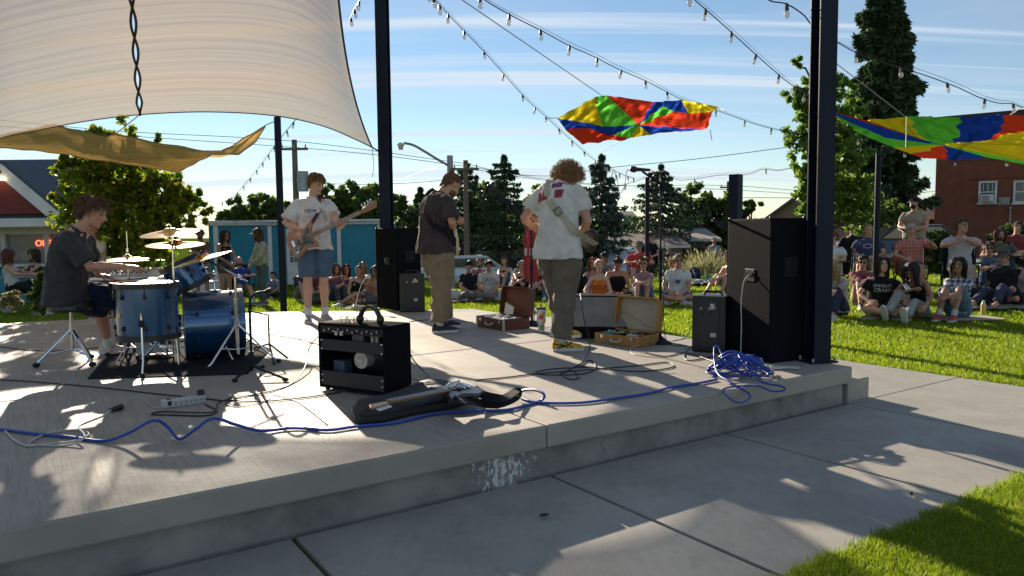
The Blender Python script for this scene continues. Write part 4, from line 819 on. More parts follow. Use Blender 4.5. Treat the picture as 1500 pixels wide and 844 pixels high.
b = onz(381, 553); Yb = b.y; t0 = onz(367, 549); r = rootat('kick_microphone_stand', b, 'short black tripod microphone stand aimed at the bass drum', 'microphone stand'); q = MB(); f = Multi()
for e in ((344, 560), (418, 559), (384, 540)): p = onz(*e); q.tube([b + V((-.06, 0, .09)), p + zz * .02], .009, 8); f.ball(p + zz * .015, (.025, .018, .015), 8, 5)
pk = b + V((-.06, 0, 0)); pk1 = atY(366, 446, Yb); pk1.x = pk.x; q.tube([pk + zz * .05, pk1], .0105, 8); q.tube([pk + zz * .1, pk + zz * .2], .018, 10); q.tube(curve_pts([pk1, atY(368, 436, Yb), atY(376, 429, Yb), atY(390, 427, Yb + .1)], 4), .009, 8); q.build('pole', BLKMET, r, world=True); f.build('rubber_foot', RUBBER, r, world=True)
q = MB(); q.tube([atY(387, 428, Yb + .1), atY(394, 426, Yb + .1), atY(398, 425, Yb + .1)], [.012, .02, .02], 10); q.build('microphone', BLKPL, r, world=True)
# a low stand with a tripod behind (right of the kit)
b = onz(395, 520); r = rootat('microphone_stand_low', b, 'low folding stand with black tripod feet right of the kick drum', 'microphone stand'); q = MB()
for e in ((421, 527), (372, 512), (402, 536)): q.tube([b + zz * .1, onz(*e) + zz * .015], .009, 8)
q.tube([b + zz * .08, b + zz * .36, b + V((-.18, 0, .4))], .009, 8); q.build('pole', BLKMET, r, world=True); r.name = 'microphone_stand'
# ------------------------------------------------------------------ suitcases used as pedal boards
def suitcase(P0, P1, dep, h, lh, col, col2, lining, label, pedals, paper=None, lean=.14):
    e = (P1 - P0).normalized(); L_ = (P1 - P0).length; r = empty('suitcase', P0, math.atan2(e.y, e.x), label, 'suitcase', 'open suitcases used as pedal boards')
    SM = M('case_' + label.split()[1], col, col2, ns=14, rough=.5, bump=.2, bs=60); LM = M('lining_' + label.split()[1], lining, tuple(v * .85 for v in lining), ns=6, rough=.9, bump=.4, bs=12); t = .012
    q = MB(); q.box((L_ / 2, dep / 2, t / 2), (L_, dep, t))
    for x in (t / 2, L_ - t / 2): q.box((x, dep / 2, h / 2), (t, dep, h - .002))
    for y in (t / 2, dep - t / 2): q.box((L_ / 2, y, h / 2), (L_ - 2 * t, t, h - .004))
    q.build('tray', SM, r, smooth=False, bevel=.008)
    lid = MB(); ml = frame((0, dep, h * .95), (1, 0, 0), (0, -1, lean)); up = ml.to_3x3() @ V((0, 1, 0)); rr = .05
    if up.z < 0: ml = frame((0, dep, h * .95), (-1, 0, 0), (0, -1, lean)); 
    def rp(w0, w1, l0, l1, rad): 
        o = []
        for cx, cy, a0 in ((w1 - rad, l0 + rad, -90), (w1 - rad, l1 - rad, 0), (w0 + rad, l1 - rad, 90), (w0 + rad, l0 + rad, 180)):
            for k in range(6): a = R(a0 + 90 * k / 5); o.append((cx + rad * math.cos(a), cy + rad * math.sin(a)))
        return o
    up = V((0, lean, 1)).normalized(); nn = V((0, -1, lean)).normalized()
    def Lp(x, y, z): return V((x, dep, h * .97)) + up * y + nn * z
    a_ = rp(0, L_, 0, lh, .045); b_ = rp(.014, L_ - .014, .014, lh - .014, .035); n_ = len(a_)
    lid.loft([[Lp(x, y, -.045) for x, y in a_], [Lp(x, y, .045) for x, y in a_], [Lp(x, y, .045) for x, y in b_], [Lp(x, y, -.03) for x, y in b_]], cap=True); lo = lid.build('lid', SM, r, smooth=True, ang=35)
    q = MB(); q.loft([[Lp(x, y, -.028) for x, y in b_], [Lp(x, y, -.022) for x, y in rp(.02, L_ - .02, .02, lh - .02, .03)]]); q.build('lining', LM, lo)
    q = MB(); q.tube(curve_pts([Lp(L_ * .06, lh * .55, -.015), Lp(L_ * .35, lh * .42, -.012), Lp(L_ * .65, lh * .22, -.012), Lp(L_ * .95, lh * .12, -.015)], 5), .004, 6); q.build('lining_pocket', LM, lo)
    q = MB(); q.tube(curve_pts([(L_ * .38, -.002, h * .6), (L_ * .4, -.025, h * .42), (L_ * .5, -.03, h * .38), (L_ * .6, -.025, h * .42), (L_ * .62, -.002, h * .6)], 4), .008, 8); q.build('handle', M('ivory', (.62, .58, .48)), r)
    for x in (.16, .84): q = MB(); q.box((L_ * x, -.003, h * .72), (.03, .008, .035)); q.build('latch', CHROME, r, smooth=False, bevel=.002)
    for x in (.01, L_ - .01): q = MB(); q.box((x, .004, h / 2), (.03, .014, h * 1.01)); q.build('corner_guard', M('ivory', (.62, .58, .48)) if 'brown' in label else SM, r, smooth=False, bevel=.003)
    if paper:
        q = MB(); q.box((0, 0, 0), (.17, .002, .13)); q.v = [tuple(V((L_ * .42, dep - .06, h + .06)) + Matrix.Rotation(R(14), 3, 'Y') @ V(p)) for p in q.v]; o = q.build('paper_sheet', M('paper', (.7, .7, .66), rough=.8), r, smooth=False)
    n = 0
    for x, y, w, d, c in pedals:
        pr_ = empty('effects_pedal', WM[r.name] @ V((x * L_, y * dep, t)), math.atan2(e.y, e.x) + .1 * ((n * 7) % 3 - 1), '%s effects pedal, %s of those in the %s suitcase' % (c[1], c[2], label.split()[1]), 'effects pedal', 'effects pedals in the suitcases'); n += 1
        q = MB(); hh = h * .88; q.box((0, 0, hh / 2), (w, d, hh)); q.build('casing', M('pedal_' + c[1].replace(' ', '_'), c[0], rough=.35, metal=.2), pr_, smooth=False, bevel=.004)
        for k in (-1, 0, 1): q = MB(); q.tube([(k * w * .3, d * .25, hh), (k * w * .3, d * .25, hh + .016)], .008, 8); q.build('knob', BLKPL if c[0][0] > .2 else M('ivory', (.62, .58, .48)), pr_)
        q = MB(); q.tube([(0, -d * .25, hh), (0, -d * .25, hh + .018)], .007, 8); q.build('foot_switch', CHROME, pr_)
    return r
wh = (.62, .62, .6)
suitcase(onz(698, 478), onz(738, 485), .36, .125, .33, (.13, .035, .02), (.085, .022, .014), (.22, .08, .045), 'open brown suitcase full of white effects pedals, pale paper in its lid', [(.2, .3, .09, .12, ((.18, .25, .35), 'blue-grey', 'front left')), (.2, .72, .1, .11, (wh, 'square white', 'back left')), (.48, .35, .1, .13, ((.55, .55, .5), 'cream', 'front middle')), (.5, .75, .09, .1, ((.3, .3, .32), 'grey', 'back middle')), (.78, .32, .1, .12, ((.6, .62, .64), 'silver', 'front right')), (.8, .72, .08, .1, (wh, 'white', 'back right'))], paper=True)
suitcase(onz(872, 502), onz(935, 510), .33, .10, .34, (.42, .22, .06), (.34, .17, .045), (.42, .38, .29), 'open tan orange suitcase of effects pedals with a cream lined lid', [(.16, .4, .12, .1, ((.05, .4, .4), 'turquoise', 'leftmost')), (.4, .35, .08, .12, ((.03, .03, .03), 'black', 'second from left')), (.58, .6, .08, .12, ((.05, .12, .04), 'dark green', 'middle')), (.74, .35, .1, .11, (wh, 'white', 'second from right')), (.9, .5, .07, .11, ((.4, .04, .04), 'red', 'rightmost'))])
# tumbler
p = onz(793, 487); r = rootat('insulated_tumbler', p, 'big insulated tumbler covered in stickers, with handle and straw, behind the yellow shoes', 'tumbler'); q = MB(); q.tube([p, p + zz * .1, p + zz * .11, p + zz * .25], [.034, .036, .048, .052], 20); q.build('cup', M('tumbler_cream', (.55, .6, .52), (.5, .54, .46), rough=.35), r, world=True)
q = MB(); q.tube([p + zz * .25, p + zz * .27], .053, 20); q.tube([p + V((0, 0, .27)), p + V((.0, 0, .35))], .006, 8); q.tube([p + V((-.05, 0, .22)), p + V((-.09, 0, .22)), p + V((-.09, 0, .12)), p + V((-.045, 0, .12))], .009, 8); q.build('lid', BLKPL, r, world=True)
for k, (a, z, w, h_, c) in enumerate(((-1.6, .175, .05, .055, (.55, .05, .03)), (-1.2, .22, .05, .03, (.02, .02, .02)), (-2.2, .2, .035, .04, (.7, .7, .7)), (-1.5, .06, .04, .05, (.1, .35, .2)), (-1.0, .12, .03, .045, (.6, .45, .05)))):
    q = MB(); rr = .0515 if z > .1 else .037; pts = [[p + V(((rr) * math.cos(a + t), (rr) * math.sin(a + t), z + zc)) for t in (-w / rr / 2, 0, w / rr / 2)] for zc in (-h_ / 2, h_ / 2)]; q.loft(pts, cap=False, closed=False); q.build('sticker', M('sticker_%d' % k, c), r, world=True)
# ------------------------------------------------------------------ guitar lying on its bag
bagp = [onz(*p) for p in ((521, 622), (560, 620), (612, 608), (660, 600), (690, 590), (696, 581), (660, 574), (620, 577), (570, 590), (524, 603))]; c_ = sum(bagp, V()) / len(bagp); r = empty('gig_bag', (c_.x, c_.y, DECK), 0, 'flat black padded gig bag lying under the guitar at the stage edge', 'guitar bag')
q = MB(); n_ = len(bagp); bp_ = curve_pts([b_ - V((c_.x, c_.y, DECK)) for b_ in bagp], 3, closed=True); q.loft([[V((p.x * k, p.y * k, z + (.02 * math.sin(i * .7) if z > .02 else 0))) for i, p in enumerate(bp_)] for k, z in ((.97, .002), (1, .015), (1, .05), (.93, .08), (.6, .09))]); q.build('bag', M('black_nylon', (.014, .014, .016), (.02, .02, .022), ns=20, rough=.7, bump=.6, bs=18), r, ang=60)
q = MB(); q.tube([V((p.x * 1.005, p.y * 1.005, .055)) for p in bp_ + bp_[:1]], .005, 5); q.build('zip', BLKPL, r)
gb = onz(667, 574, DECK + .125); gh = onz(517, 604, DECK + .15); x = gh - gb
Mg = frame(gb, x, (0, -.25, 1)); r, Pg = guitar(Mg, 'black electric guitar with a white pickguard lying flat on the gig bag', body=(.012, .012, .013), guard=(.30, .35, .38), neckc=(.3, .16, .07), s=x.length / .97, hand_=1, gs=.68)  # pale blue guard colour carries the sky's reflection off the black guitar
st = [Pg((-.2, 0, .0)), onz(712, 580, DECK + .1), onz(738, 583, DECK + .08), onz(757, 572, DECK + .06), onz(755, 582, DECK + .035), onz(730, 592, DECK + .03), onz(700, 590, DECK + .05), onz(668, 586, DECK + .13), Pg((.17, .14, 0))]
strap(st, .055, [V((0, -.75, .6))] * 49, (.01, .01, .012), r)
# ------------------------------------------------------------------ power strip and cables
a_, b_ = onz(237, 598), onz(300, 589); e = b_ - a_; r = empty('power_strip', a_, math.atan2(e.y, e.x), 'pale grey six-outlet power strip lying on the concrete', 'power strip'); Ls = e.length; IV = M('pale_grey_plastic', (.5, .52, .48), rough=.5)
q = MB(); q.box((Ls / 2, 0, .025), (Ls, .05, .05)); q.build('housing', IV, r, smooth=False, bevel=.005); q = MB(); q.box((Ls * .16, -.026, .028), (.022, .004, .028)); q.box((Ls * .16, 0, .051), (.022, .03, .004)); q.build('switch', BLKPL, r, smooth=False)
for k in range(6):
    q = MB()
    for dx in (-.006, .006): q.box((Ls * (.3 + .12 * k) + dx, -.0, .0505), (.003, .012, .003)); q.box((Ls * (.3 + .12 * k) + dx, -.0255, .027), (.003, .003, .011))
    q.ball((Ls * (.3 + .12 * k), -.0255, .016), .0035, 6, 4); q.build('outlet', BLKPL, r, smooth=False)
q = MB(); q.box((Ls * .91, 0, .068), (.04, .035, .032)); q.build('plug', BLKPL, r, smooth=False, bevel=.004)
def cable(name, pts, rad, m, label, cat='cable', g=None, z=DECK, n=6, kind=None):
    P_ = [onz(p[0], p[1], z + rad + (p[2] if len(p) > 2 else .002)) for p in pts]; q = MB(); q.tube(curve_pts(P_, n), rad, 6); o = q.build(name, m, ang=80); return tag(o, label, cat, g)
BLUEC = M('blue_cable', (.02, .075, .40), (.015, .05, .3), rough=.38); BC = M('black_cable', (.012, .012, .013), rough=.45); WC = M('pale_cable', (.5, .5, .46), rough=.5)
cable('blue_power_cable', [(-30, 624), (40, 634), (100, 640), (150, 646), (185, 636, .04), (224, 616, .12), (245, 625, .07), (262, 643, .01), (285, 630, .07), (312, 613, .12), (345, 622, .06), (382, 631, .01), (430, 627), (480, 630), (520, 625), (580, 619), (640, 606), (700, 602), (745, 600), (790, 588), (797, 578, .05), (782, 571, .06), (765, 573, .03), (764, 583), (790, 590), (850, 590), (905, 583), (950, 576), (985, 567), (1020, 562), (1050, 556)], .0085, BLUEC, 'long blue and black power cable snaking along the front of the stage')
for k, (L_, lb) in enumerate((([(0, 556), (60, 560), (150, 568), (230, 577), (300, 584), (325, 587)], 'black cable running from the stool past the power strip'), ([(300, 592), (318, 602), (300, 609), (250, 608), (222, 607), (240, 603), (310, 604, .01), (320, 590), (345, 583), (400, 572), (430, 560), (448, 535, .04), (452, 512, .1), (462, 497, .26), (470, 492, .34)], 'thin black cable looping by the power strip and rising to the amplifier'), ([(330, 586), (380, 588), (430, 584), (470, 579), (500, 574)], 'black cable running under the amplifier'), ([(370, 578), (345, 584), (330, 591), (350, 596), (385, 589), (395, 582), (375, 578), (350, 579), (335, 584)], 'coiled black cable loop near the power strip'), ([(400, 578), (430, 586), (455, 602), (480, 622)], 'thin dark lead crossing the concrete left of the amplifier'), ([(598, 510, .2), (606, 528, .1), (625, 548, .02), (640, 562, .06)], 'black lead from the amplifier to the lying guitar'), ([(696, 557), (740, 553), (790, 547), (830, 544), (880, 540), (930, 536), (975, 531), (985, 538), (940, 544), (890, 541), (850, 536)], 'black cable looping across the middle of the stage'), ([(820, 548), (838, 543), (848, 552), (838, 556), (824, 549), (836, 540), (864, 528), (872, 540), (850, 548), (800, 549), (785, 545), (815, 540), (862, 538)], 'tangled black cable at the curly haired man\'s feet'), ([(850, 430, .5), (856, 470, .3), (864, 500, .12), (860, 520, .03), (846, 538)], 'guitar lead hanging down from the curly haired man\'s guitar'), ([(600, 471), (640, 468), (690, 472), (700, 476)], 'black cable running from the small back loudspeaker to the brown suitcase'), ([(780, 486), (820, 492), (870, 500), (940, 505), (985, 503), (1022, 510)], 'cable running along the back edge past the orange suitcase'), ([(985, 500, .02), (1003, 495, .06), (1012, 480, .15), (1020, 468, .2)], 'cable rising to the small powered speaker'), ([(1045, 500), (1012, 508), (1002, 522), (1012, 528), (1045, 522)], 'grey cable loop beside the small powered speaker'), ([(935, 505, .03), (925, 510), (926, 518), (945, 522), (975, 524)], 'pale patch lead trailing out of the orange suitcase'), ([(440, 452), (432, 470, .0), (415, 480), (395, 482)], 'thin bass guitar lead lying behind the kick drum'), ([(395, 490), (440, 497), (470, 505)], 'dark lead lying left of the amplifier, under its rear edge'), ([(945, 516), (975, 522), (1005, 517), (1045, 530), (1080, 545)], 'thin dark cable between orange suitcase and blue tangle'), ([(0, 508), (60, 514), (110, 512), (160, 508)], 'dark cable lying behind the drum stool'))):
    cable('cable', L_, .0048 if k not in (3, 4, 10, 13, 14) else .0032, WC if k == 13 else BC, lb)
cable('pale_cable', [(8, 632), (22, 645), (40, 653), (62, 651), (110, 646), (130, 636), (112, 630), (70, 635), (42, 650), (60, 652), (100, 652), (124, 640, .03), (115, 626, .04), (130, 618, .03), (150, 610, .02), (162, 601, .03)], .0055, WC, 'pale grey extension cord bunched at the left front of the stage')
a_ = onz(161, 601, DECK + .02); b_ = onz(178, 596, DECK + .02); q = MB(); q.tube([a_, a_.lerp(b_, .3), b_], [.012, .016, .02], 8); tag(q.build('cord_socket', BLKPL), 'black socket end of the pale extension cord', 'plug')
cable('thin_pale_lead', [(178, 598, .01), (188, 588), (200, 582), (212, 586), (224, 596), (238, 598, .01)], .0025, WC, 'thin pale lead between the cord socket and the power strip')
def tangle(name, cx, cy, wx, wy, n, rad, m, label, seed, zmax=.2, z=DECK, tails=()):
    rn = random.Random(seed); c = onz(cx, cy, z); pts = []
    a = 0
    for i in range(n):
        a += rn.uniform(.9, 1.7); k = rn.uniform(.3, 1); h = zmax * (1 - k) ** .7 * rn.uniform(.3, 1) + rad + .004 if k < .85 else rad + .004 + rn.random() * .03
        pts.append(c + V((math.cos(a) * wx * k, math.sin(a) * wy * k, h)))
    pts += [onz(x_, y_, z + rad + h_) for x_, y_, h_ in tails]
    q = MB(); q.tube(curve_pts(pts, 7), rad, 6); return tag(q.build(name, m, ang=80), label, 'cable')
tangle('cable_tangle', 1082, 549, .26, .19, 74, .0068, BLUEC, 'big tangle of bright blue cable heaped at the stage edge below the right loudspeaker', 3, .23, tails=((1110, 556, .01), (1145, 566, -.0), (1148, 572, -.02), (1130, 573, -.03), (1105, 565, .0), (1060, 570, .0), (1075, 588, -.04), (1092, 588, -.06), (1098, 578, -.04), (1070, 560, .02), (1050, 545, .05), (1046, 512, .16), (1052, 508, .17), (1060, 525, .1), (1075, 540, .06)))
tangle('white_cable_coil', 1150, 541, .16, .05, 12, .005, WC, 'white cable lying between the blue tangle and the steel column', 5, .02)
tangle('pale_cable_heap', 528, 454, .28, .14, 46, .0055, WC, 'heap of pale cable on the back edge of the stage by the tall loudspeaker', 9, .09)
for k, (pl, m_) in enumerate(((((1098, 402, 0), (1090, 412, 0), (1086, 440, 0), (1086, 480, 0), (1085, 520, 0)), WC), (((1100, 406, 0), (1105, 420, 0), (1104, 440, 0)), BLUEC))):
    q = MB(); q.tube(curve_pts([atY(x_, y_, 6.13 - .0012 * (x_ - 1090)) for x_, y_, _ in pl], 5), .0045, 6); tag(q.build('speaker_lead', m_), ['pale lead hanging from the back of the tall right loudspeaker', 'short blue lead hanging from the back of the tall right loudspeaker'][k], 'cable')
# clip lamp by the left loudspeaker
p = onz(520, 452); r = rootat('clip_lamp', p, 'small clip lamp on a bent white gooseneck beside the left loudspeaker', 'lamp'); q = MB(); q.tube(curve_pts([p, p + V((.05, 0, .2)), p + V((.12, 0, .38)), p + V((.19, 0, .46))], 5), .006, 6); q.tube([p, p + zz * .01], .03, 10); q.build('gooseneck', WHITEP, r, world=True); q = MB(); q.ball(p + V((.2, -.01, .46)), (.045, .03, .028), 10, 7); q.build('lamp_head', WHITEP, r, world=True)
# ------------------------------------------------------------------ the band
def dk(px, py): return onz(px, py, DECK)
grp = 'musicians on the stage'
# drummer
L0 = V((ST.x, ST.y, DECK)); Yd = ST.y
s_ = 1.02
seat = L0
D = person((ST.x, ST.y, DECK), (1, .12), 'young drummer in a charcoal tee and navy striped shorts seated behind the drums', 'chair', s_, top=('bigtee', (.045, .045, .048)), leg=('shorts', (.012, .02, .055), None, 1.1), shoe=(.55, .5, .45), hair=('wavy', (.12, .06, .03)), group=grp, hi=1, sock=(.7, .7, .68),
    ov=dict(pz=.60, lean=(0, .26, 1), slouch=2.2, look=(-.05, 1, -.38), epr=(.9, -.8, -.9), epl=(-1, -.3, -.8), short=1.06, sleeve=.86, toe=(0, 1, 0), hR=((1, .3, -.1), (0, -.3, 1), .9), hL=((1, .1, -.1), (0, .2, 1), .9), px=.0, py=-.03),
    W=dict(wr=atY(184, 391, Yd + .02), wl=atY(146, 404, Yd + .2), ar=onz(160, 519, DECK) + V((0, .0, .09)), al=onz(196, 527, DECK) + V((0, .22, .10))))
SW = WM[D['root'].name]
for wk_, tx, ty, tz in (('wR', .36, .12, .0), ('wL', .33, -.02, -.04)):
    p = D['J'][wk_]; d = V((1, .25, -.1)).normalized(); q = MB(); q.tube([p + d * .02 + V((.04, 0, -.02)), p + d * .42 + V((.0, ty, tz))], [.008, .006], 8); q.ball(p + d * .42 + V((0, ty, tz)), .009, 6, 5); tag(q.build('drumstick', M('hickory', (.55, .38, .2), rough=.5)), 'wooden drumstick in the drummer\'s %s hand' % ('right' if wk_ == 'wR' else 'left'), 'drumstick')
co, fs = D['tr_mesh']                       # three pale side stripes on the shorts
q = MB(); J = {k: WM[D['root'].name].inverted() @ v for k, v in D['J'].items()}; a_ = J['pel'] + V((.1, .0, .03)); b_ = J['kR']
bv = BVHTree.FromPolygons([V(v.tolist()) for v in co], fs)
for k in range(3):
    row = []
    for i in range(26):
        t = .05 + .9 * i / 25; c_ = a_.lerp(b_, t); rr = []
        for w in (-.004, .004):
            ang = .75 + (k - 1) * .22 + w / .1; o_ = c_ + V((math.cos(ang) * .3, 0, math.sin(ang) * .3)); h_ = bv.ray_cast(o_, (c_ - o_).normalized()); rr.append((h_[0] + (o_ - c_).normalized() * .003) if h_[0] else c_)
        row.append(rr)
    q.loft(row, cap=False, closed=False)
q.build('stripe', WHITEP, D['trousers'])
# bass player
pb = dk(464, 471); Bf = V((.34, -.94, 0)); Bb = person(pb, Bf, 'tall bass player in a white printed tee and knee-length denim shorts', 'stand', 1.04, top=('bigtee', (.66, .64, .64)), leg=('shorts', (.085, .14, .22), None, 1.12), shoe=(.36, .345, .32), hair=('short', (.2, .11, .05)), group=grp, hi=1, sock=(.7, .7, .7), skin=SKIN3,
    ov=dict(lean=(0, -.02, 1), look=(-.55, .8, -.42), short=.93, al=(-.10, -.0, .085), ar=(.10, .05, .085), toel=(-.25, 1, 0), toer=(.1, 1, 0), epr=(1, -.35, -.5), epl=(-1, -.3, -.9), hR=((-.2, -.6, -.9), (.2, -1, .5), .7), hL=((.8, -.3, .9), (.3, .9, .1), 1.0), sleeve=.8, hem=-.09),
    W=dict(wr=atY(441, 337, pb.y - .27), wl=atY(497, 334, pb.y - .34)),
    prn=[('new b.', .085, .0, .02, (.03, .04, .12), False), ('_____', .05, -.07, -.03, (.1, .12, .25), False), ('_____', .05, -.07, -.06, (.1, .12, .25), False), ('____', .05, -.08, -.09, (.1, .12, .25), False), ('____', .05, -.08, -.12, (.1, .12, .25), False)])
for sh, Mf in Bb['shoes']:
    q = MB(); vs, ff = text_mesh('N', .06, .002); Fm = Mf @ frame((.03, 0, .05), (1, 0, 0), (0, -1, .15)); Fm = Mf @ Matrix.Translation((.02, -.043, .05)) @ Matrix.Rotation(R(90), 4, 'X'); q.add([Fm @ v for v in vs], ff); q.build('side_mark', DARK, sh, smooth=False)
gb = atY(444, 352, pb.y - .30); gh = atY(549, 302, pb.y - .42); x = gh - gb; r, Pg = guitar(frame(gb, x, (.12, -1, .22)), 'natural wood bass guitar with a dark pickguard held by the bass player', body=(.36, .17, .07), body2=(.27, .115, .045), guard=(.012, .014, .03), neckc=(.36, .19, .08), bass=True, s=x.length / .98)
J = Bb['J']; nb_ = J['nb']; strap([Pg((.18, .14, 0)), J['shL'].lerp(nb_, .45) + V((.0, -.13, -.12)), J['shL'].lerp(nb_, .45) + V((0, -.07, .075)), J['shL'].lerp(nb_, .5) + V((-.01, .1, .02)), J['pel'] + V((-.12, .18, .2)), Pg((-.2, 0, -.02))], .045, [V((0, -1, .3))] * 7 + [V((0, -.6, 1))] * 7 + [V((0, 1, .3))] * 30, (.07, .03, .035), r)
# man in the middle
pm = dk(640, 486); Mf_ = V((.78, .62, 0)); Mm = person(pm, Mf_, 'musician with a hair bun in a dark tee and khaki trousers playing a cream guitar', 'stand', 1.03, top=('bigtee', (.055, .043, .046)), leg=('pants', (.24, .185, .12), None, 1.5), shoe=(.012, .012, .013), hair=('bun', (.16, .08, .04)), beard=(.16, .08, .04), group=grp, hi=1, wide=1.08, sock=(.65, .65, .63),
    ov=dict(nf=.7, lean=(0, .12, 1), look=(0, 1, -.75), slouch=1.6, al=(-.08, .16, .085), ar=(.13, -.05, .085), epr=(.9, -.55, -.2), epl=(-1, -.3, -.8), sleeve=.8, hR=((-.4, .1, -1), (1, .3, 0), .6), hem=-.1, toel=(.1, 1, 0), toer=(.35, 1, 0)),
    W=dict(wr=atY(664, 336, pm.y + .02), wl=atY(672, 325, pm.y + .75)))
gb = atY(663, 349, pm.y + .12); ax_ = V((-.30, .92, .22)).normalized(); r, Pg = guitar(frame(gb, ax_, (.78, .55, .2)), 'cream electric guitar held by the man with the hair bun', body=(.58, .53, .38), guard=(.62, .6, .52), s=1.0)
J = Mm['J']; nb_ = J['nb']; rt_ = V((.62, -.78, 0)); sl = J['shL'].lerp(nb_, .35)
strap([Pg((.17, .14, 0)), sl + Mf_ * .12 - zz * .04, sl + zz * .085, sl - Mf_ * .12 - zz * .03, J['pel'].lerp(nb_, .62) - Mf_ * .17 + rt_ * .02, J['pel'].lerp(nb_, .38) - Mf_ * .15 + rt_ * .14, J['pel'].lerp(nb_, .22) - Mf_ * .02 + rt_ * .24, Pg((-.19, -.02, 0))], .062, [Mf_] * 6 + [zz] * 6 + [-Mf_ + rt_ * .1] * 18 + [rt_] * 20, (.012, .012, .014), r)
shm = Mm['shirt']; me_ = shm.data; cs = [v.co.copy() for v in me_.vertices]; fs_ = [tuple(p.vertices) for p in me_.polygons]; Fm = frame(WM[Mm['root'].name].inverted() @ (J['pel'].lerp(nb_, .8) - Mf_ * .3 - rt_ * .1), (-1, 0, 0), (0, -1, .1)); 
for rot, sz in ((45, .19), (38, .12)):
    vs = [V((math.cos(R(rot + 90 * k)) * sz * .7, math.sin(R(rot + 90 * k)) * sz * .7, 0)) for k in range(4)]; g_ = [vs[0].lerp(vs[1], i / 8).lerp(vs[3].lerp(vs[2], i / 8), j / 8) for j in range(9) for i in range(9)]; ff = [(j * 9 + i, j * 9 + i + 1, j * 9 + i + 10, j * 9 + i + 9) for j in range(8) for i in range(8)]
    vv, gf = project(g_, ff, cs, fs_, Fm, .003 if sz > .15 else .0045); q = MB(); q.add(vv, gf); q.build('print', M('faded_print' if sz > .15 else 'faded_print_dark', (.2, .16, .13) if sz > .15 else (.1, .07, .07), rough=.9), shm)
# curly haired man
pc = dk(818, 514); Cf = V((.34, .94, 0)).normalized(); rt_ = V((Cf.y, -Cf.x, 0))
def patch(w, h, n=10):
    def f(size):
        g = [V(((i / n - .5) * w * (1 + .12 * (j / n)), (j / n - .5) * h + (i / n - .5) * w * .15, 0)) for j in range(n + 1) for i in range(n + 1)]
        return g, [(j * (n + 1) + i, j * (n + 1) + i + 1, (j + 1) * (n + 1) + i + 1, (j + 1) * (n + 1) + i) for j in range(n) for i in range(n)]
    return f
Cc = person(pc, Cf, 'curly haired musician seen from behind in a white tee, grey trousers and yellow shoes', 'stand', 1.035, top=('bigtee', (.62, .60, .56)), leg=('pants', (.145, .125, .10), None, 1.42), shoe=(.62, .36, .03), hair=('curly', (.34, .19, .08)), group=grp, hi=1, wide=1.0, sock=(.5, .5, .5),
    ov=dict(shw=.95, nf=1.5, lean=(0, .22, 1), look=(.05, 1, -.8), slouch=1.8, al=(-.05, .34, .085), ar=(.03, -.02, .085), epr=(.8, -.75, -.5), epl=(-.5, -.75, -.6), sleeve=.66, toel=(.7, .8, 0), toer=(.95, .4, 0), hem=-.13),
    W=dict(wr=atY(848, 345, pc.y + .20), wl=atY(778, 330, pc.y + .40)),
    prn=[(patch(.10, .10), 1, -.12, .03, (.35, .04, .07), True), (patch(.09, .06), 1, .0, .13, (.2, .05, .16), True), (patch(.07, .08), 1, .03, .04, (.28, .03, .06), True)])
for sh, Mf in Cc['shoes']:
    q = MB()
    for sg in (-1, 1):
        for (x0, z0_, x1, z1_) in ((-.04, .03, .1, .075), (-.02, .075, .06, .035), (.03, .08, .1, .035), (-.075, .07, .02, .05)):
            q.tube([Mf @ V((x0 + (x1 - x0) * t, sg * (.0435 - .018 * max(0, (z0_ + (z1_ - z0_) * t) - .045) / .03), z0_ + (z1_ - z0_) * t)) for t in (0, .33, .66, 1)], .005, 5)
    q.build('side_stripe', DARK, sh)
gb = atY(856, 349, pc.y + .26); gh = atY(754, 312, pc.y + .50); x = gh - gb; r, Pg = guitar(frame(gb, x, Cf + V((0, 0, .25))), 'black electric guitar held in front of the curly haired man', body=(.012, .012, .013), guard=(.02, .02, .02), neckc=(.5, .38, .24), s=x.length / .87 * .8)
J = Cc['J']; nb_ = J['nb']; sl = J['shL'].lerp(nb_, .42)
strap([Pg((.17, .14, 0)), sl + Cf * .14 - zz * .02, sl + zz * .085, sl - Cf * .12 - zz * .02, J['pel'].lerp(nb_, .66) - Cf * .175 - rt_ * .03, J['pel'].lerp(nb_, .4) - Cf * .17 + rt_ * .1, J['pel'].lerp(nb_, .16) - Cf * .12 + rt_ * .22, Pg((-.19, -.02, -.03))], .055, [Cf] * 6 + [zz] * 6 + [-Cf] * 40, (.42, .39, .32), r)
m_ = J['pel'].lerp(nb_, .53) - Cf * .185 + rt_ * .04; q = MB(); Fb = frame(m_, rt_ * .5 - zz * .8, -Cf); pl = [(-.03, -.032), (.03, -.032), (.03, .032), (-.03, .032)]
q.tube([Fb @ V((x_, y_, .004)) for x_, y_ in pl + pl[:1]], .004, 6); q.build('strap_buckle', BLKPL, r, world=True)
# ------------------------------------------------------------------ lawn blades
blades('grass_near', near[0], near[1], .05, .0022)
blades('grass_far', x2, y2, .05, .0045)
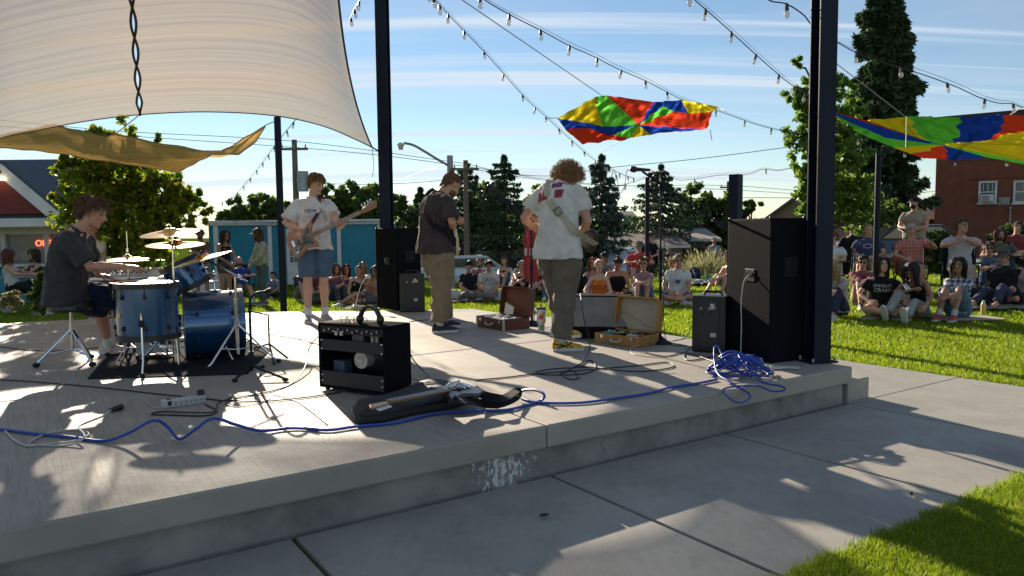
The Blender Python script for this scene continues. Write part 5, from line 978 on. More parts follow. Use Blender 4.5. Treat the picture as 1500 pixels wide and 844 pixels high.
# ------------------------------------------------------------------ foliage
def cards(name, pos, nrm, ln, wd, mat, parent, up=None):
    k = len(pos); a = np.random.normal(size=(k, 3)) if up is None else up; a /= np.linalg.norm(a, axis=1)[:, None] + 1e-9
    b = np.cross(a, nrm if nrm is not None else np.random.normal(size=(k, 3))); b /= np.linalg.norm(b, axis=1)[:, None] + 1e-9; n = np.cross(a, b)
    ln = ln * np.random.uniform(.6, 1.3, k)[:, None]; wd = wd * np.random.uniform(.7, 1.2, k)[:, None]
    v = np.stack([pos - a * ln * .5, pos + b * wd * .5 + n * wd * .12, pos + a * ln * .5, pos - b * wd * .5 + n * wd * .12], 1)
    base = np.arange(k)[:, None] * 4; f = np.concatenate([base + np.array([[0, 1, 2]]), base + np.array([[0, 2, 3]])])
    return np_mesh(name, v.reshape(-1, 3), f, mat, parent)
LF1 = leafmat('maple_leaves', (.06, .12, .015), (.24, .29, .04), .6); LF2 = leafmat('birch_leaves', (.05, .11, .02), (.18, .26, .05), .5); LF3 = leafmat('far_leaves', (.045, .08, .022), (.12, .16, .04), .45)
LF4 = leafmat('backlit_tips', (.12, .15, .02), (.28, .26, .04), .5); NEED = leafmat('spruce_needles', (.02, .045, .022), (.07, .11, .045), .2); NEEDB = leafmat('blue_spruce_needles', (.03, .055, .04), (.09, .12, .09), .2); DRY = leafmat('pale_grass', (.14, .15, .06), (.3, .28, .16), .4); BUSH = leafmat('shrub_leaves', (.03, .06, .015), (.09, .12, .03), .3)  # tip leaves: backlight put into their yellower colour
BARK = M('bark', (.09, .06, .04), (.045, .03, .022), ns=14, rough=.95, bump=.9, bs=25, stretch=(1, 1, .3))
def tree(name, label, px, Y, lumps, n, size, mat, trunk=None, group=None, tips=None, elong=1.5, cat='tree', tr=.09):
    b = atY(px, 345, Y); b.z = gz(b.x, min(b.y, 60)) - .05; r = empty(name, b, 0, label, cat, group); P_ = []; tp = []
    for lx, ly, rad in lumps:
        c = atY(lx, ly, Y); rr = rad / 1083 * Y; c = np.array(c) + np.array([0, np.random.uniform(-.6, .6) * rr, 0]); k = max(20, int(n * rad * rad)); d = np.random.normal(size=(k, 3)); d /= np.linalg.norm(d, axis=1)[:, None]
        sub = np.random.normal(size=(max(4, k // 28), 3)); sub /= np.linalg.norm(sub, axis=1)[:, None]; sub *= np.random.uniform(.3, 1.5, (len(sub), 1)) ** 1.1; pick = sub[np.random.randint(0, len(sub), k)]
        q = c + (pick + d * np.random.uniform(0, .30, (k, 1)) ** .8) * rr * np.array([1, 1, .9]); P_.append(q)
        if tips: tp.append(c + pick[:k // 3] * rr * 1.1 + np.random.normal(size=(len(pick[:k // 3]), 3)) * rr * .12)
    P_ = np.concatenate(P_) - np.array(b); cards('leaves' if name != 'shrub' else 'foliage', P_, None, size * elong, size, mat, r)
    if tips: cards('backlit_leaves', np.concatenate(tp) - np.array(b), None, size * elong, size, tips, r)  # extra outer leaves whose paler colour stands for light from behind
    if trunk:
        q = MB(); T = [atY(x, y, Y) - b for x, y in trunk]; T[0] = V((T[0].x, 0, 0)); m = len(T); q.tube(curve_pts(T, 4), [tr * (1 - .75 * i / ((m - 1) * 4)) for i in range((m - 1) * 4 + 1)], 8)
        q.build('trunk', BARK, r); q = MB()
        for lx, ly, rad in lumps[::1]:
            e = atY(lx, ly, Y) - b; s_ = min(T, key=lambda t: (t - e).length + (0 if t.z < e.z else 9)); q.tube([s_, s_.lerp(e, .5) + V((0, 0, -.05)), e], [tr * .35, tr * .25, tr * .08], 5)
        q.build('limbs', BARK, r)
    return r
def conifer(label, px, top, basey, hw, Y, n=9000, mat=NEED, group='far spruces behind the lawn', size=.27, low=0):
    b = atY(px, basey, Y); t = atY(px, top, Y); b.z = min(b.z, gz(b.x, 40)); H = t.z - b.z; Rr = hw / 1083 * Y; r = empty('spruce_tree', b, 0, label, 'tree', group)
    tiers = int(H / (.34 if H > 7 else .26)); P_ = []; U = []; q = MB()
    for i in range(tiers):
        f = i / tiers; h = H * (1 - f ** .95) ; rad = Rr * (1.25 if H > 8 else 1.5) * (f ** (.62 if H < 8 else .55)) * np.random.uniform(.55 if H < 8 else .78, 1.25 if H < 8 else 1.15) + .1; nb = max(6, int(7 + rad * 4))
        if h < H * .05 + low: continue
        for j in range(nb):
            a = np.random.uniform(0, 6.283); rl = rad * np.random.uniform(.6, 1.15); k = max(4, int(n / tiers / nb * 1.1)); s_ = np.sqrt(np.random.uniform(.02, 1, k)); d = np.array([math.cos(a), math.sin(a)])
            dz = -.28 * rl * s_ + .22 * rl * s_ ** 3; side = np.random.normal(size=k) * .13 * rl * (1.2 - s_); p = np.stack([d[0] * rl * s_ - d[1] * side, d[1] * rl * s_ + d[0] * side, h + dz - np.abs(np.random.normal(size=k)) * .09 * (1 if H < 8 else 1.6)], 1); P_.append(p)
            u = np.stack([np.full(k, d[0] * .7), np.full(k, d[1] * .7), np.random.uniform(-1.1, .15, k)], 1) + np.random.normal(size=(k, 3)) * .35; U.append(u)
            q.tube([(0, 0, h), (d[0] * rl * .8, d[1] * rl * .8, h - .2 * rl)], [.03, .008], 4, cap=False)
    k = 60; P_.append(np.stack([np.random.normal(size=k) * .05, np.random.normal(size=k) * .05, H - np.random.uniform(0, .5, k)], 1)); U.append(np.random.normal(size=(k, 3)) * .4 + np.array([0, 0, 1]))
    cards('needles', np.concatenate(P_), None, size, size * .38, mat, r, up=np.concatenate(U)); q.build('branches', BARK, r)
    q = MB(); q.tube([(0, 0, 0), (0, 0, H * .5), (0, 0, H * .97)], [.06 + H * .018, .04 + H * .01, .015], 8); q.build('trunk', BARK, r)
g_ = None
tree('leafy_tree', 'young leafy tree with yellowish leaf tips behind the drummer, under the tan sail', 165, 13.5, [(165, 200, 22), (150, 215, 20), (112, 255, 20), (150, 258, 34), (200, 262, 34), (240, 270, 24), (205, 300, 38), (150, 300, 36), (235, 305, 30), (275, 300, 22), (110, 300, 18), (180, 340, 36), (225, 345, 30), (150, 345, 24), (270, 335, 14), (200, 380, 28), (165, 375, 22), (232, 205, 8), (296, 290, 10), (300, 312, 12), (130, 235, 10), (218, 232, 8), (92, 270, 10), (100, 330, 10)], .8, .08, LF1, [(166, 430), (168, 360), (165, 300), (160, 230)], tips=LF4)
tree('leafy_tree', 'slender light green tree rising behind the dark steel column', 1200, 15.5, [(1168, 90, 9), (1172, 130, 16), (1166, 155, 14), (1180, 175, 20), (1172, 205, 20), (1188, 240, 24), (1170, 250, 16), (1185, 285, 20), (1178, 305, 12), (1228, 120, 20), (1240, 160, 22), (1235, 200, 26), (1245, 235, 24), (1230, 270, 26), (1250, 285, 22), (1228, 310, 18), (1262, 262, 16), (1275, 300, 18), (1250, 320, 18), (1205, 150, 26), (1205, 210, 28), (1208, 270, 26)], 1.1, .085, LF2, [(1204, 430), (1205, 340), (1204, 250), (1200, 150), (1180, 100)], tr=.07)
conifer('huge dark spruce towering right of the steel column behind the parachute', 1284, -50, 352, 64, 26, n=60000, group=None, size=.36, low=1.5)
tree('leafy_tree', 'broad trunked tree standing behind the seated men at right', 1247, 22, [(1235, 300, 20), (1262, 312, 22), (1300, 318, 20), (1325, 312, 18), (1222, 320, 14)], 1.4, .15, LF3, [(1249, 380), (1248, 340), (1246, 300)], tr=.28)
for px, top, by, hw, Y, lb in ((686, 240, 392, 40, 38, 'spruce with a leaning top beside the wooden utility pole'), (740, 229, 392, 50, 36, 'broad dark spruce between the two standing musicians'), (716, 268, 392, 26, 44, 'paler spruce half hidden behind the broad dark one'), (881, 229, 395, 46, 30, 'pointed bluish spruce right of the curly haired musician'), (968, 243, 372, 58, 40, 'pointed spruce with string lights in front of its tip'), (1000, 300, 372, 34, 44, 'low spruce right of the pointed spruce'), (618, 276, 380, 22, 42, 'small spruce behind the head of the man with a bun'), (912, 320, 375, 26, 46, 'low dark spruce left of the pointed spruce')):
    conifer(lb, px, top, by, hw, Y, n=7500, mat=NEEDB if 'bluish' in lb else NEED)
FT_ = 'leafy trees far behind the lawn'
for lb, px, Y, lumps in (
 ('row of round leafy trees right of the pointed spruce', 1040, 46, [(1008, 305, 22), (1035, 300, 22), (1060, 305, 20), (1020, 330, 26), (1055, 335, 24), (1080, 335, 18)]),
 ('grey green bushy trees behind the bass player, left part', 370, 44, [(345, 312, 16), (375, 304, 18), (400, 308, 18), (330, 325, 14), (365, 325, 18), (395, 328, 16), (425, 318, 14)]),
 ('grey green bushy trees between bass player and left column', 520, 42, [(482, 300, 20), (505, 290, 20), (530, 295, 22), (550, 303, 18), (500, 315, 22), (535, 320, 24), (470, 320, 16)]),
 ('pale bushy tree behind the two middle spruces', 712, 48, [(700, 300, 22), (718, 290, 20), (705, 330, 26), (690, 350, 24), (722, 350, 22)]),
 ('leafy tree behind the curly haired musician', 800, 46, [(790, 300, 22), (770, 320, 26), (810, 330, 30), (835, 345, 26), (845, 310, 16)]),
 ('low green trees left of the left steel column', 590, 45, [(585, 305, 16), (600, 315, 18), (622, 325, 20), (640, 335, 18)]),
 ('thin windblown tree right of the square post', 1100, 46, [(1096, 305, 9), (1102, 298, 8), (1090, 315, 8)]),
 ('dark trees low behind the audience', 850, 50, [(x_, 352 + 12 * math.sin(x_ * .07), 24 + 5 * math.sin(x_ * .11)) for x_ in range(600, 1075, 24)] + [(x_, 378, 20) for x_ in range(610, 1075, 30)])):
    tree('leafy_tree', lb, px, Y, lumps, 1.5, .3, LF3, [(px, 360), (px, 330)], group=FT_, tr=.2, elong=1.3)
def tall_grass(label, px, Y, py, wpx, n, h, mat=None):
    b = atY(px, py, Y); b.z = gz(b.x, Y) - .02; r = empty('ornamental_grass', b, 0, label, 'grasses', 'clumps of tall pale grass'); w = wpx / 1083 * Y; rr = np.random.normal(size=(n, 3)) * np.array([w * .3, .25, 0]); H = b.z * 0 + h * np.random.uniform(.6, 1.1, n)
    up = np.stack([rr[:, 0] / w + np.random.normal(size=n) * .12, rr[:, 1] + np.random.normal(size=n) * .12, np.full(n, 1.0)], 1); u_ = up / np.linalg.norm(up, axis=1)[:, None]; cards('blades', rr + u_ * (H * .5)[:, None], None, h * .9, .018, mat or DRY, r, up=up.copy()); k = n // 3; cards('seed_heads', rr[:k] + u_[:k] * (H[:k] * .98)[:, None], None, .16, .03, DRY, r, up=up[:k].copy())
tall_grass('tall pale grasses beside the man in the grey sweater', 1034, 20, 372, 30, 380, .75)
tall_grass('pale flowering grasses behind the right microphone stand', 984, 20, 372, 16, 200, .6)
tall_grass('pale grass clump at the edge of the enclosure wall', 727, 26, 385, 22, 300, .8)
for lb, px, Y, lumps, m in (
 ('dense green shrub left of the man on the folding chair', 1362, 19, [(1352, 362, 13), (1368, 355, 13), (1380, 368, 14), (1358, 378, 13), (1375, 385, 12)], BUSH),
 ('pale green shrub against the red building at right', 1485, 20, [(1468, 350, 10), (1486, 342, 12), (1498, 355, 12), (1475, 365, 12), (1496, 372, 12)], BUSH),
 ('pale dry plant at the far left edge of the lawn', 14, 11.5, [(4, 446, 8), (16, 440, 9), (28, 447, 7)], DRY),
 ('tall green plant between picnic table and drummer', 66, 12, [(62, 405, 9), (64, 420, 10), (60, 436, 12), (70, 445, 10)], BUSH)):
    tree('shrub', lb, px, Y, lumps, 5 if Y > 15 else 4, .05 if Y < 15 else .09, m, cat='shrub', group='shrubs around the lawn', elong=2.4)
# ------------------------------------------------------------------ buildings
def wpt(px, py, Y): return atY(px, py, Y)
def wall_frame(px0, px1, Y0, Y1, pyb):
    a, b = atY(px0, 340, Y0), atY(px1, 340, Y1); a.z = b.z = gz(a.x, min(a.y, 40)) - .1; return a, b
def building(name, label, px0, Y0, px1, Y1, ztop, depth, mat, cat='building'):
    a, b = wall_frame(px0, px1, Y0, Y1, 0); e = b - a; r = empty(name, a, math.atan2(e.y, e.x), label, cat); L_ = e.length; h = ztop - a.z; q = MB(); q.box((L_ / 2, depth / 2, h / 2), (L_, depth, h)); q.build('wall', mat, r, smooth=False); return r, L_, h
def onwall(r, px, py):
    """pixel -> (x, z) in the frame of a wall root (wall plane y = 0)"""
    W_ = WM[r.name]; n = (W_.to_3x3() @ V((0, 1, 0))); o = W_.translation; d = ray(px, py); t = (o - CAMP).dot(n) / d.dot(n); p = W_.inverted() @ (CAMP + d * t); return p.x, p.z
GLASS = M('window_glass', (.10, .12, .13), (.05, .06, .07), ns=2, rough=.08, coat=.5); TRIM = M('white_trim', (.66, .66, .64), (.58, .58, .57), ns=4, rough=.6)
def window(r, px0, py0, px1, py1, bars=1, rowsn=1, th=.07):
    x0, z1 = onwall(r, px0, py0); x1, z0 = onwall(r, px1, py1); w = MB(); cx, cz, W_, H_ = (x0 + x1) / 2, (z0 + z1) / 2, x1 - x0, z1 - z0
    for z in (z0 + th / 2, z1 - th / 2): w.box((cx, -.03, z), (W_, .08, th))
    for x in (x0 + th / 2, x1 - th / 2): w.box((x, -.03, cz), (th, .078, H_ - 2 * th))
    w.box((cx, -.028, cz), (W_ - 2 * th, .05, th * .6))
    for k in range(bars): w.box((x0 + W_ * (k + 1) / (bars + 1), -.022, cz + H_ / 4), (th * .3, .03, H_ / 2 - th * 1.6))
    f = w.build('window', TRIM, r, smooth=False); g = MB(); g.box((cx, -.008, cz), (W_ - th, .01, H_ - th)); g.build('pane', GLASS, f, smooth=False); WM[f.name] = WM[r.name]
    s_ = MB(); s_.box((cx, -.05, z0 - .03), (W_ + .08, .12, .05)); s_.build('sill', TRIM, f, smooth=False); return f
# red brick building
BRICK = M('red_painted_brick', (.21, .068, .036), (.175, .055, .03), ns=3, rough=.85, bump=.3, bs=40)
r, L_, h = building('red_brick_building', 'two storey red brick building with white framed windows at the right edge', 1368, 30.0, 1640, 26.5, 5.55, 9, BRICK)
q = MB(); q.box((L_ / 2, -.05, h + .1), (L_ + .3, .3, .25)); q.build('cornice', M('dark_flashing', (.03, .025, .025), rough=.6), r, smooth=False)
for y_, t_ in ((262, .07), (402, .05)):
    x_, z_ = onwall(r, 1400, y_); q = MB(); q.box((L_ / 2 + .5, -.02, z_), (L_ - 1.2, .05, t_)); q.build('string_course', BRICK, r, smooth=False)
w1 = window(r, 1434, 266, 1460, 297, 3); window(r, 1485, 265, 1515, 297, 1); window(r, 1484, 328, 1520, 352, 1)
x0, z0_ = onwall(r, 1447, 290.5); q = MB(); q.box((x0, -.15, z0_), (.42, .35, .28)); ac = q.build('air_conditioner', TRIM, w1, smooth=False, bevel=.01); q = MB()
for k in range(5): q.box((x0 - .05, -.328, z0_ - .09 + k * .04), (.24, .01, .018))
q.build('vent_slats', M('dark_slat', (.08, .08, .08)), ac, smooth=False); ac.parent = r
x0, z0_ = onwall(r, 1471, 295); q = MB(); q.tube([(x0, 0, z0_), (x0, -.12, z0_)], .12, 14); q.box((x0, -.02, z0_), (.36, .06, .3)); q.build('wall_vent', M('grey_vent', (.35, .33, .3)), r, ang=30)
x0, z0_ = onwall(r, 1480, 305); q = MB(); q.tube([(x0, -.06, 0), (x0, -.06, z0_)], .03, 8); q.ball((x0, -.06, z0_), .06, 8, 6); q.build('vent_pipe', M('grey_vent', (.35, .33, .3)), r)
# tan building, grey roofed houses
TAN = M('tan_stucco', (.30, .20, .14), (.26, .17, .12), ns=3, rough=.9); SHG = M('grey_shingle', (.13, .12, .115), (.09, .085, .08), ns=20, rough=.9, bump=.5, bs=30); PINK = M('pinkish_siding', (.30, .22, .19), (.26, .19, .165), ns=3, rough=.9)
def house(label, px0, px1, eave, ridge, Y, wallm, roofm, name='low_house', gable=False, zb=None, dep=6, rz=0):
    a, b = atY(px0, eave, Y), atY(px1, eave, Y); zr = atY(px0, ridge, Y + dep / 2).z; g0 = gz(a.x, 40) - .2; r = empty(name, (a.x, a.y, g0), rz, label, 'house'); w = b.x - a.x; he = a.z - g0; hr_ = zr - g0
    q = MB(); q.box((w / 2, dep / 2, he / 2), (w, dep, he))
    if gable: q.loft([[(0, y, he), (w / 2, y, hr_), (w, y, he)] for y in (.01, dep - .01)])
    q.build('wall', wallm, r, smooth=False); q = MB()
    if gable:
        for s_ in (0, 1):
            x0, x1 = (-.35, w / 2) if s_ == 0 else (w + .35, w / 2); dz = (hr_ - he) * .35 / (w / 2); q.loft([[(x0, y, he - dz + t), (x1, y, hr_ + t + .001 * s_)] + [(x1, y, hr_ + t + .12), (x0, y, he - dz + t + .12)] for y in (-.3, dep + .3) for t in (.01,)])
    else: q.loft([[(x, -.35, he - .05), (x, dep / 2, hr_), (x, dep + .35, he - .05), (x, dep + .35, he + .07), (x, dep / 2, hr_ + .13), (x, -.35, he + .07)] for x in (-.3, w + .3)])
    q.build('roof', roofm, r, smooth=False); q = MB(); q.box((w / 2, -.37, he + .0), (w + .6, .04, .14)) if not gable else q.box((w / 2, -.02, .2), (w, .05, .3)); q.build('fascia', TRIM if not gable else wallm, r, smooth=False)
    return r
r = house('low pink walled house with a grey shingle roof between spruce and red building', 1290, 1382, 320, 291, 34, PINK, SHG)
for p_ in ((1302, 324, 1310, 345), (1345, 324, 1354, 345)): window(r, *p_, bars=0)
house('tan gabled building behind the tall right loudspeaker', 1112, 1300, 330, 268, 32, TAN, SHG, gable=True, dep=8, rz=R(-24))
house('long brown shingle roof behind the parked white van', 902, 1000, 362, 346, 36, PINK, M('brown_shingle', (.17, .13, .10), (.12, .09, .075), ns=20, rough=.9))
house('small pale roofed shed behind the pale grasses', 998, 1046, 352, 338, 40, PINK, M('pale_roof', (.3, .27, .24), (.25, .22, .2), ns=8, rough=.9))
house('distant grey house between the two spruces', 893, 930, 322, 312, 60, M('blue_grey_siding', (.12, .15, .18)), SHG)
house('long low house roof behind the trees left of the bass player', 330, 560, 322, 302, 60, PINK, SHG)
# kiosk with the red gable, teal building
TEAL = M('teal_paint', (.008, .21, .30), (.006, .18, .26), ns=4, rough=.55); BSH = M('blue_grey_shingle', (.07, .09, .11), (.05, .068, .085), ns=14, rough=.85, bump=.6, bs=24)
Yk = 18.5; zg = gz(-12, Yk) - .05; a = atY(-170, 400, Yk); b = atY(112, 400, Yk); r = empty('snack_kiosk', (a.x, Yk, zg), 0, 'small kiosk with a blue grey shingle roof and red gable at the left edge', 'kiosk'); Lk = b.x - a.x
def kz(py, px=38, Y=Yk): return atY(px, py, Y).z - zg
def kx(px, Y=Yk): return atY(px, 350, Y).x - a.x
q = MB(); q.box((Lk / 2, 2.5, kz(392) / 2), (Lk, 5, kz(392))); q.build('lower_wall', TEAL, r, smooth=False)
CREAM = M('cream_board', (.5, .5, .47), (.44, .44, .42), ns=3, rough=.7); q = MB(); zs, ze = kz(388), kz(322)
q.box((Lk / 2, 3.0, (zs + ze) / 2), (Lk - .1, 3.6, ze - zs)); q.box((Lk / 2, .1, (ze + kz(343)) / 2), (Lk, .25, ze - kz(343)))
for px in (-140, -70, 2, 66, 108): q.box((kx(px), .12, (zs + kz(343)) / 2), (.12, .16, kz(343) - zs))
q.box((Lk / 2, -.1, zs), (Lk, .5, .07)); q.build('wall', CREAM, r, smooth=False)
INT = M('kiosk_interior', (.10, .07, .05), (.2, .12, .08), ns=6, rough=.7); q = MB(); q.box((Lk / 2, 1.15, (zs + kz(343)) / 2), (Lk - .2, .06, kz(343) - zs - .05)); q.build('interior', INT, r, smooth=False)
for px0, px1 in ((5, 63), (70, 106), (-66, -2)):
    g = MB(); g.box(((kx(px0) + kx(px1)) / 2, .14, (zs + kz(343)) / 2), (kx(px1) - kx(px0), .012, kz(343) - zs)); g.build('window_pane', M('kiosk_glass', (.25, .3, .32), rough=.05, alpha=.35), r, smooth=False)
rn = random.Random(2)
for k in range(16):
    px = rn.uniform(2, 100); q = MB(); h_ = rn.uniform(.12, .3); q.box((kx(px), .75, zs + .06 + h_ / 2), (rn.uniform(.08, .2), .12, h_)); q.build('jar', M('jar_%d' % (k % 5), [(.5, .08, .05), (.6, .45, .1), (.5, .5, .45), (.1, .25, .4), (.3, .12, .05)][k % 5], rough=.4), r, smooth=False, bevel=.01)
vs, ff = text_mesh('OPEN', .22, .01); q = MB(); q.add([V((v.x + kx(65), v.z + .08, v.y * 1.0 + kz(357))) for v in vs], ff); q.build('neon_sign', M('neon_red', (.6, .05, .02), emit=((1, .12, .05), 1.6)), r, smooth=False)
zr = kz(240, Y=Yk + 3); q = MB(); x1 = kx(112); q.loft([[(x, -.6, ze - .02), (x, 3, zr), (x, 6.4, ze), (x, 6.4, ze + .1), (x, 3, zr + .12), (x, -.6, ze + .1)] for x in (-.5, x1)]); q.build('roof', BSH, r, smooth=False)
xc, xl, xr = kx(38), kx(-38), kx(110); zp, zb = kz(250), kz(312); q = MB(); q.loft([[(xl, y, zb - .05), (xc, y, zp), (xr, y, zb - .05)] for y in (-.75, -.5)]); q.build('gable_wall', M('red_scallop_shingle', (.17, .022, .018), (.11, .015, .013), ns=16, rough=.7, bump=.6, bs=16), r, smooth=False)
for s_, xe in ((-1, xl), (1, xr)):
    q = MB(); t = V((xe - xc, 0, zb - .05 - zp)).normalized(); n = V((-t.z * s_, 0, t.x * s_)); n = n if n.z > 0 else -n; A_, B_ = V((xc, 0, zp)), V((xe, 0, zb - .05)) + t * .35
    q.loft([[p + n * o for o in (-.14, .12)] + [p + n * o + V((0, -.08 if True else 0, 0)) for o in (.12, -.14)] for p in (A_ + V((0, -.78, 0)), B_ + V((0, -.78, 0)))]); q.build('barge_board', TRIM, r, smooth=False)
    q = MB(); q.loft([[p + V((0, y, 0)) + n * o for y, o in ((-.85, .12), (3, .12), (3, .2), (-.85, .2))] for p in (A_, B_)]); q.build('gable_roof', BSH, r, smooth=False)
q = MB(); q.box((xc, -.9, kz(266)), (.36, .16, .07)); q.build('gable_lamp', M('lamp_warm', (.8, .7, .5), emit=((1, .75, .4), 1.5)), r, smooth=False)
q = MB(); q.box((Lk / 2 - .2, -.62, ze - .08), (Lk + .6, .1, .2)); q.build('fascia', TRIM, r, smooth=False); q = MB(); q.loft([[(x, -.6, ze - .2), (x, -.6, ze - .14), (x, .1, ze + .05), (x, .1, ze - .01)] for x in (-.5, Lk + .3)]); q.build('awning', CREAM, r, smooth=False)
Yt = 24; a = atY(308, 400, Yt); b = atY(562, 400, Yt); zg = gz(a.x, Yt) - .1; r = empty('teal_building', (a.x, Yt, zg), 0, 'long low teal building with white trim behind the bass player', 'building'); Lt = b.x - a.x; ht = atY(450, 327, Yt).z - zg
q = MB(); q.box((Lt / 2, 1.3, ht / 2), (Lt, 2.6, ht)); q.build('wall', TEAL, r, smooth=False)
q = MB(); q.box((Lt / 2, -.02, ht + .03), (Lt + .15, .12, .16)); q.box((Lt / 2, 1.2, ht + .05), (Lt + .1, 2.7, .05)); q.build('roof_trim', TRIM, r, smooth=False)
def tx(px): return atY(px, 350, Yt).x - a.x
for px, w in ((317, .14), (396, .12), (497, .12), (556, .12)): q = MB(); q.box((tx(px), -.03, ht / 2 - .02), (w, .07, ht - .1)); q.build('corner_board', TRIM, r, smooth=False)
q = MB(); q.box((tx(437), -.035, ht / 2 - .08), (tx(454) - tx(420), .06, ht - .2)); d = q.build('door', TRIM, r, smooth=False); zw0, zw1 = atY(437, 384, Yt).z - zg, atY(437, 340, Yt).z - zg
q = MB(); q.box((tx(437), -.07, (zw0 + zw1) / 2), (tx(449) - tx(425), .02, zw1 - zw0)); q.build('pane', M('door_glass', (.09, .16, .17), rough=.15), d, smooth=False); q = MB()
for k in range(1, 5): q.box((tx(437), -.083, zw0 + (zw1 - zw0) * k / 5), (tx(449) - tx(425), .012, .02))
for k in range(1, 4): q.box((tx(425) + (tx(449) - tx(425)) * k / 4, -.085, (zw0 + zw1) / 2), (.02, .012, zw1 - zw0))
q.build('glazing_bars', TRIM, d, smooth=False); q = MB(); q.ball((tx(451), -.1, ht * .45), .03, 8, 6); q.build('handle', CHROME, d)
# rubbish enclosure wall and cabinets
a = atY(697, 380, 36); b = atY(772, 380, 36); zt = atY(730, 366, 36).z; q = MB(); q.box(((a.x + b.x) / 2, 36, zt / 2 - .2), (b.x - a.x, .3, zt + .3)); q.box((b.x - .3, 36, zt / 2 - .17), (.3, .4, zt + .34)); tag(q.build('block_wall', M('brown_block', (.22, .17, .145), (.19, .145, .125), ns=4, rough=.9), smooth=False), 'plain brown enclosure wall behind the seated young people', 'wall')
for k, (px0, px1, y0, y1, Y, c, lb) in enumerate(((691, 706, 374, 393, 33, (.5, .5, .48), 'white utility cabinet left of the brown enclosure wall'), (680, 689, 372, 384, 34, (.32, .24, .17), 'tan box beside the white utility cabinet'))):
    a, b = atY(px0, y1, Y), atY(px1, y0, Y); g = gz(a.x, Y); rr = empty('utility_cabinet', (a.x, Y, g), 0, lb, 'cabinet', 'boxes by the enclosure wall'); h_ = b.z - g; q = MB(); q.box(((b.x - a.x) / 2, .3, h_ / 2), (b.x - a.x, .6, h_)); q.build('housing', M('cabinet_%d' % k, c), rr, smooth=False, bevel=.02); q = MB(); q.box(((b.x - a.x) / 2, -.005, h_ * .55), ((b.x - a.x) * .85, .015, h_ * .75)); q.build('door', M('cabinet_%d' % k, c), rr, smooth=False, bevel=.006)
# cars
def car(px, Y, rz, col, label, van=False, s=1.0):
    p = atY(px, 380, Y); p.z = gz(p.x, min(Y, 40)) - .15; r = empty('parked_car', p, rz, label, 'car' if not van else 'van', 'vehicles parked behind the lawn'); PM = M('car_paint_%02d%02d%02d' % tuple(int(v * 99) for v in col), col, rough=.25, metal=.3, coat=1)
    side = [(-2.2, .35), (-2.25, .75), (-2.1, .95), (-1.2, 1.0), (-.6, 1.42), (1.1, 1.45), (1.75, 1.0), (2.15, .92), (2.2, .4)] if not van else [(-2.3, .35), (-2.35, .8), (-2.1, 1.05), (-1.6, 1.15), (-1.0, 1.72), (2.1, 1.75), (2.25, 1.2), (2.28, .4)]
    def sc_(y, x): return y * (1 - .16 * sstep(.95, 1.5, x))
    q = MB(); q.loft([[(x, w * (1 if z < 1.0 else .84), z) for x, z in side] for w in (-.86, -.3, .3, .86)]); q.build('body', PM, r, bevel=.05, smooth=False)
    z0, z1 = (1.02, 1.36) if not van else (1.16, 1.62)
    for w in (-1, 1): q = MB(); q.loft([[(x, w * y, z) for x, z in (((-1.0, z0), (-.5, z1), (1.0, z1), (1.5, z0)) if not van else ((-1.35, z0), (-.95, z1), (1.9, z1), (2.0, z0)))] for y in (.70, .745 if not van else .745)]); q.build('side_window', GLASS, r, smooth=False)
    for x in (-1.35, 1.35):
        for w in (-1, 1): q = MB(); q.tube([(x, w * .7, .33), (x, w * .89, .33)], .33, 18); wl_ = q.build('wheel', RUBBER, r); q = MB(); q.tube([(x, w * .88, .33), (x, w * .9, .33)], .2, 14); q.build('rim', CHROME, wl_)
    for w in (-.6, .6): q = MB(); q.ball((-2.18, w, .72), (.08, .18, .09), 10, 6); q.build('headlight', M('headlight', (.7, .7, .7), rough=.1), r)
    for w in (-.6, .6): q = MB(); q.ball((2.16, w, .78), (.06, .16, .08), 10, 6); q.build('tail_light', M('tail_light', (.4, .02, .02), rough=.2), r)
    return r
car(922, 30, R(75), (.55, .58, .6), 'white van with dark blue windows parked behind the man in the bucket hat', van=True)
car(668, 30, R(20), (.6, .6, .6), 'white car parked behind the black capped listener', )
car(1312, 24, R(8), (.02, .022, .028), 'dark car parked behind the seated old person in red')
# ------------------------------------------------------------------ street lamp, utility poles, wires
WOOD = M('pole_wood', (.16, .12, .09), (.11, .085, .065), ns=9, rough=.9, stretch=(1, 1, .1)); GREYM = M('grey_steel', (.3, .31, .32), rough=.5, metal=.5)
def upole(px, ytop, Y, label, xarm=0, tr=False):
    p = atY(px, ytop, Y); zt = p.z; p.z = gz(p.x, 40); r = empty('utility_pole', p, 0, label, 'utility pole', 'wooden utility poles'); H = zt - p.z; q = MB(); q.tube([(0, 0, 0), (0, 0, H)], [.15, .11], 10); q.build('pole', WOOD, r)
    q = MB(); q.box((0, -.12, H - .4), (1.2, .1, .1)); q.build('crossarm', WOOD, r, smooth=False)
    for x in (-.5, 0, .5): q = MB(); q.tube([(x, -.12, H - .35), (x, -.12, H - .2)], [.04, .025], 8); q.build('insulator', M('insulator', (.3, .25, .2), rough=.3), r)
    if tr: q = MB(); q.tube([(.35, -.15, H - 2.2), (.35, -.15, H - 1.35)], .24, 14); q.box((.18, -.1, H - 1.7), (.2, .1, .1)); q.build('transformer', GREYM, r)
    return r
upole(431, 205, 32, 'wooden utility pole with a grey transformer behind the bass player', tr=True); upole(682, 235, 34, 'wooden utility pole beside the leaning spruce'); upole(1067, 266, 50, 'thin distant utility pole beside the square steel post')
Y = 24; p = atY(659, 228, Y); zt = p.z; p.z = gz(p.x, Y); r = empty('street_lamp', p, 0, 'grey street lamp on a long curved arm behind the man with a bun', 'street lamp'); q = MB(); q.tube([(0, 0, 0), (0, 0, zt - p.z)], .1, 10); q.build('post', GREYM, r)
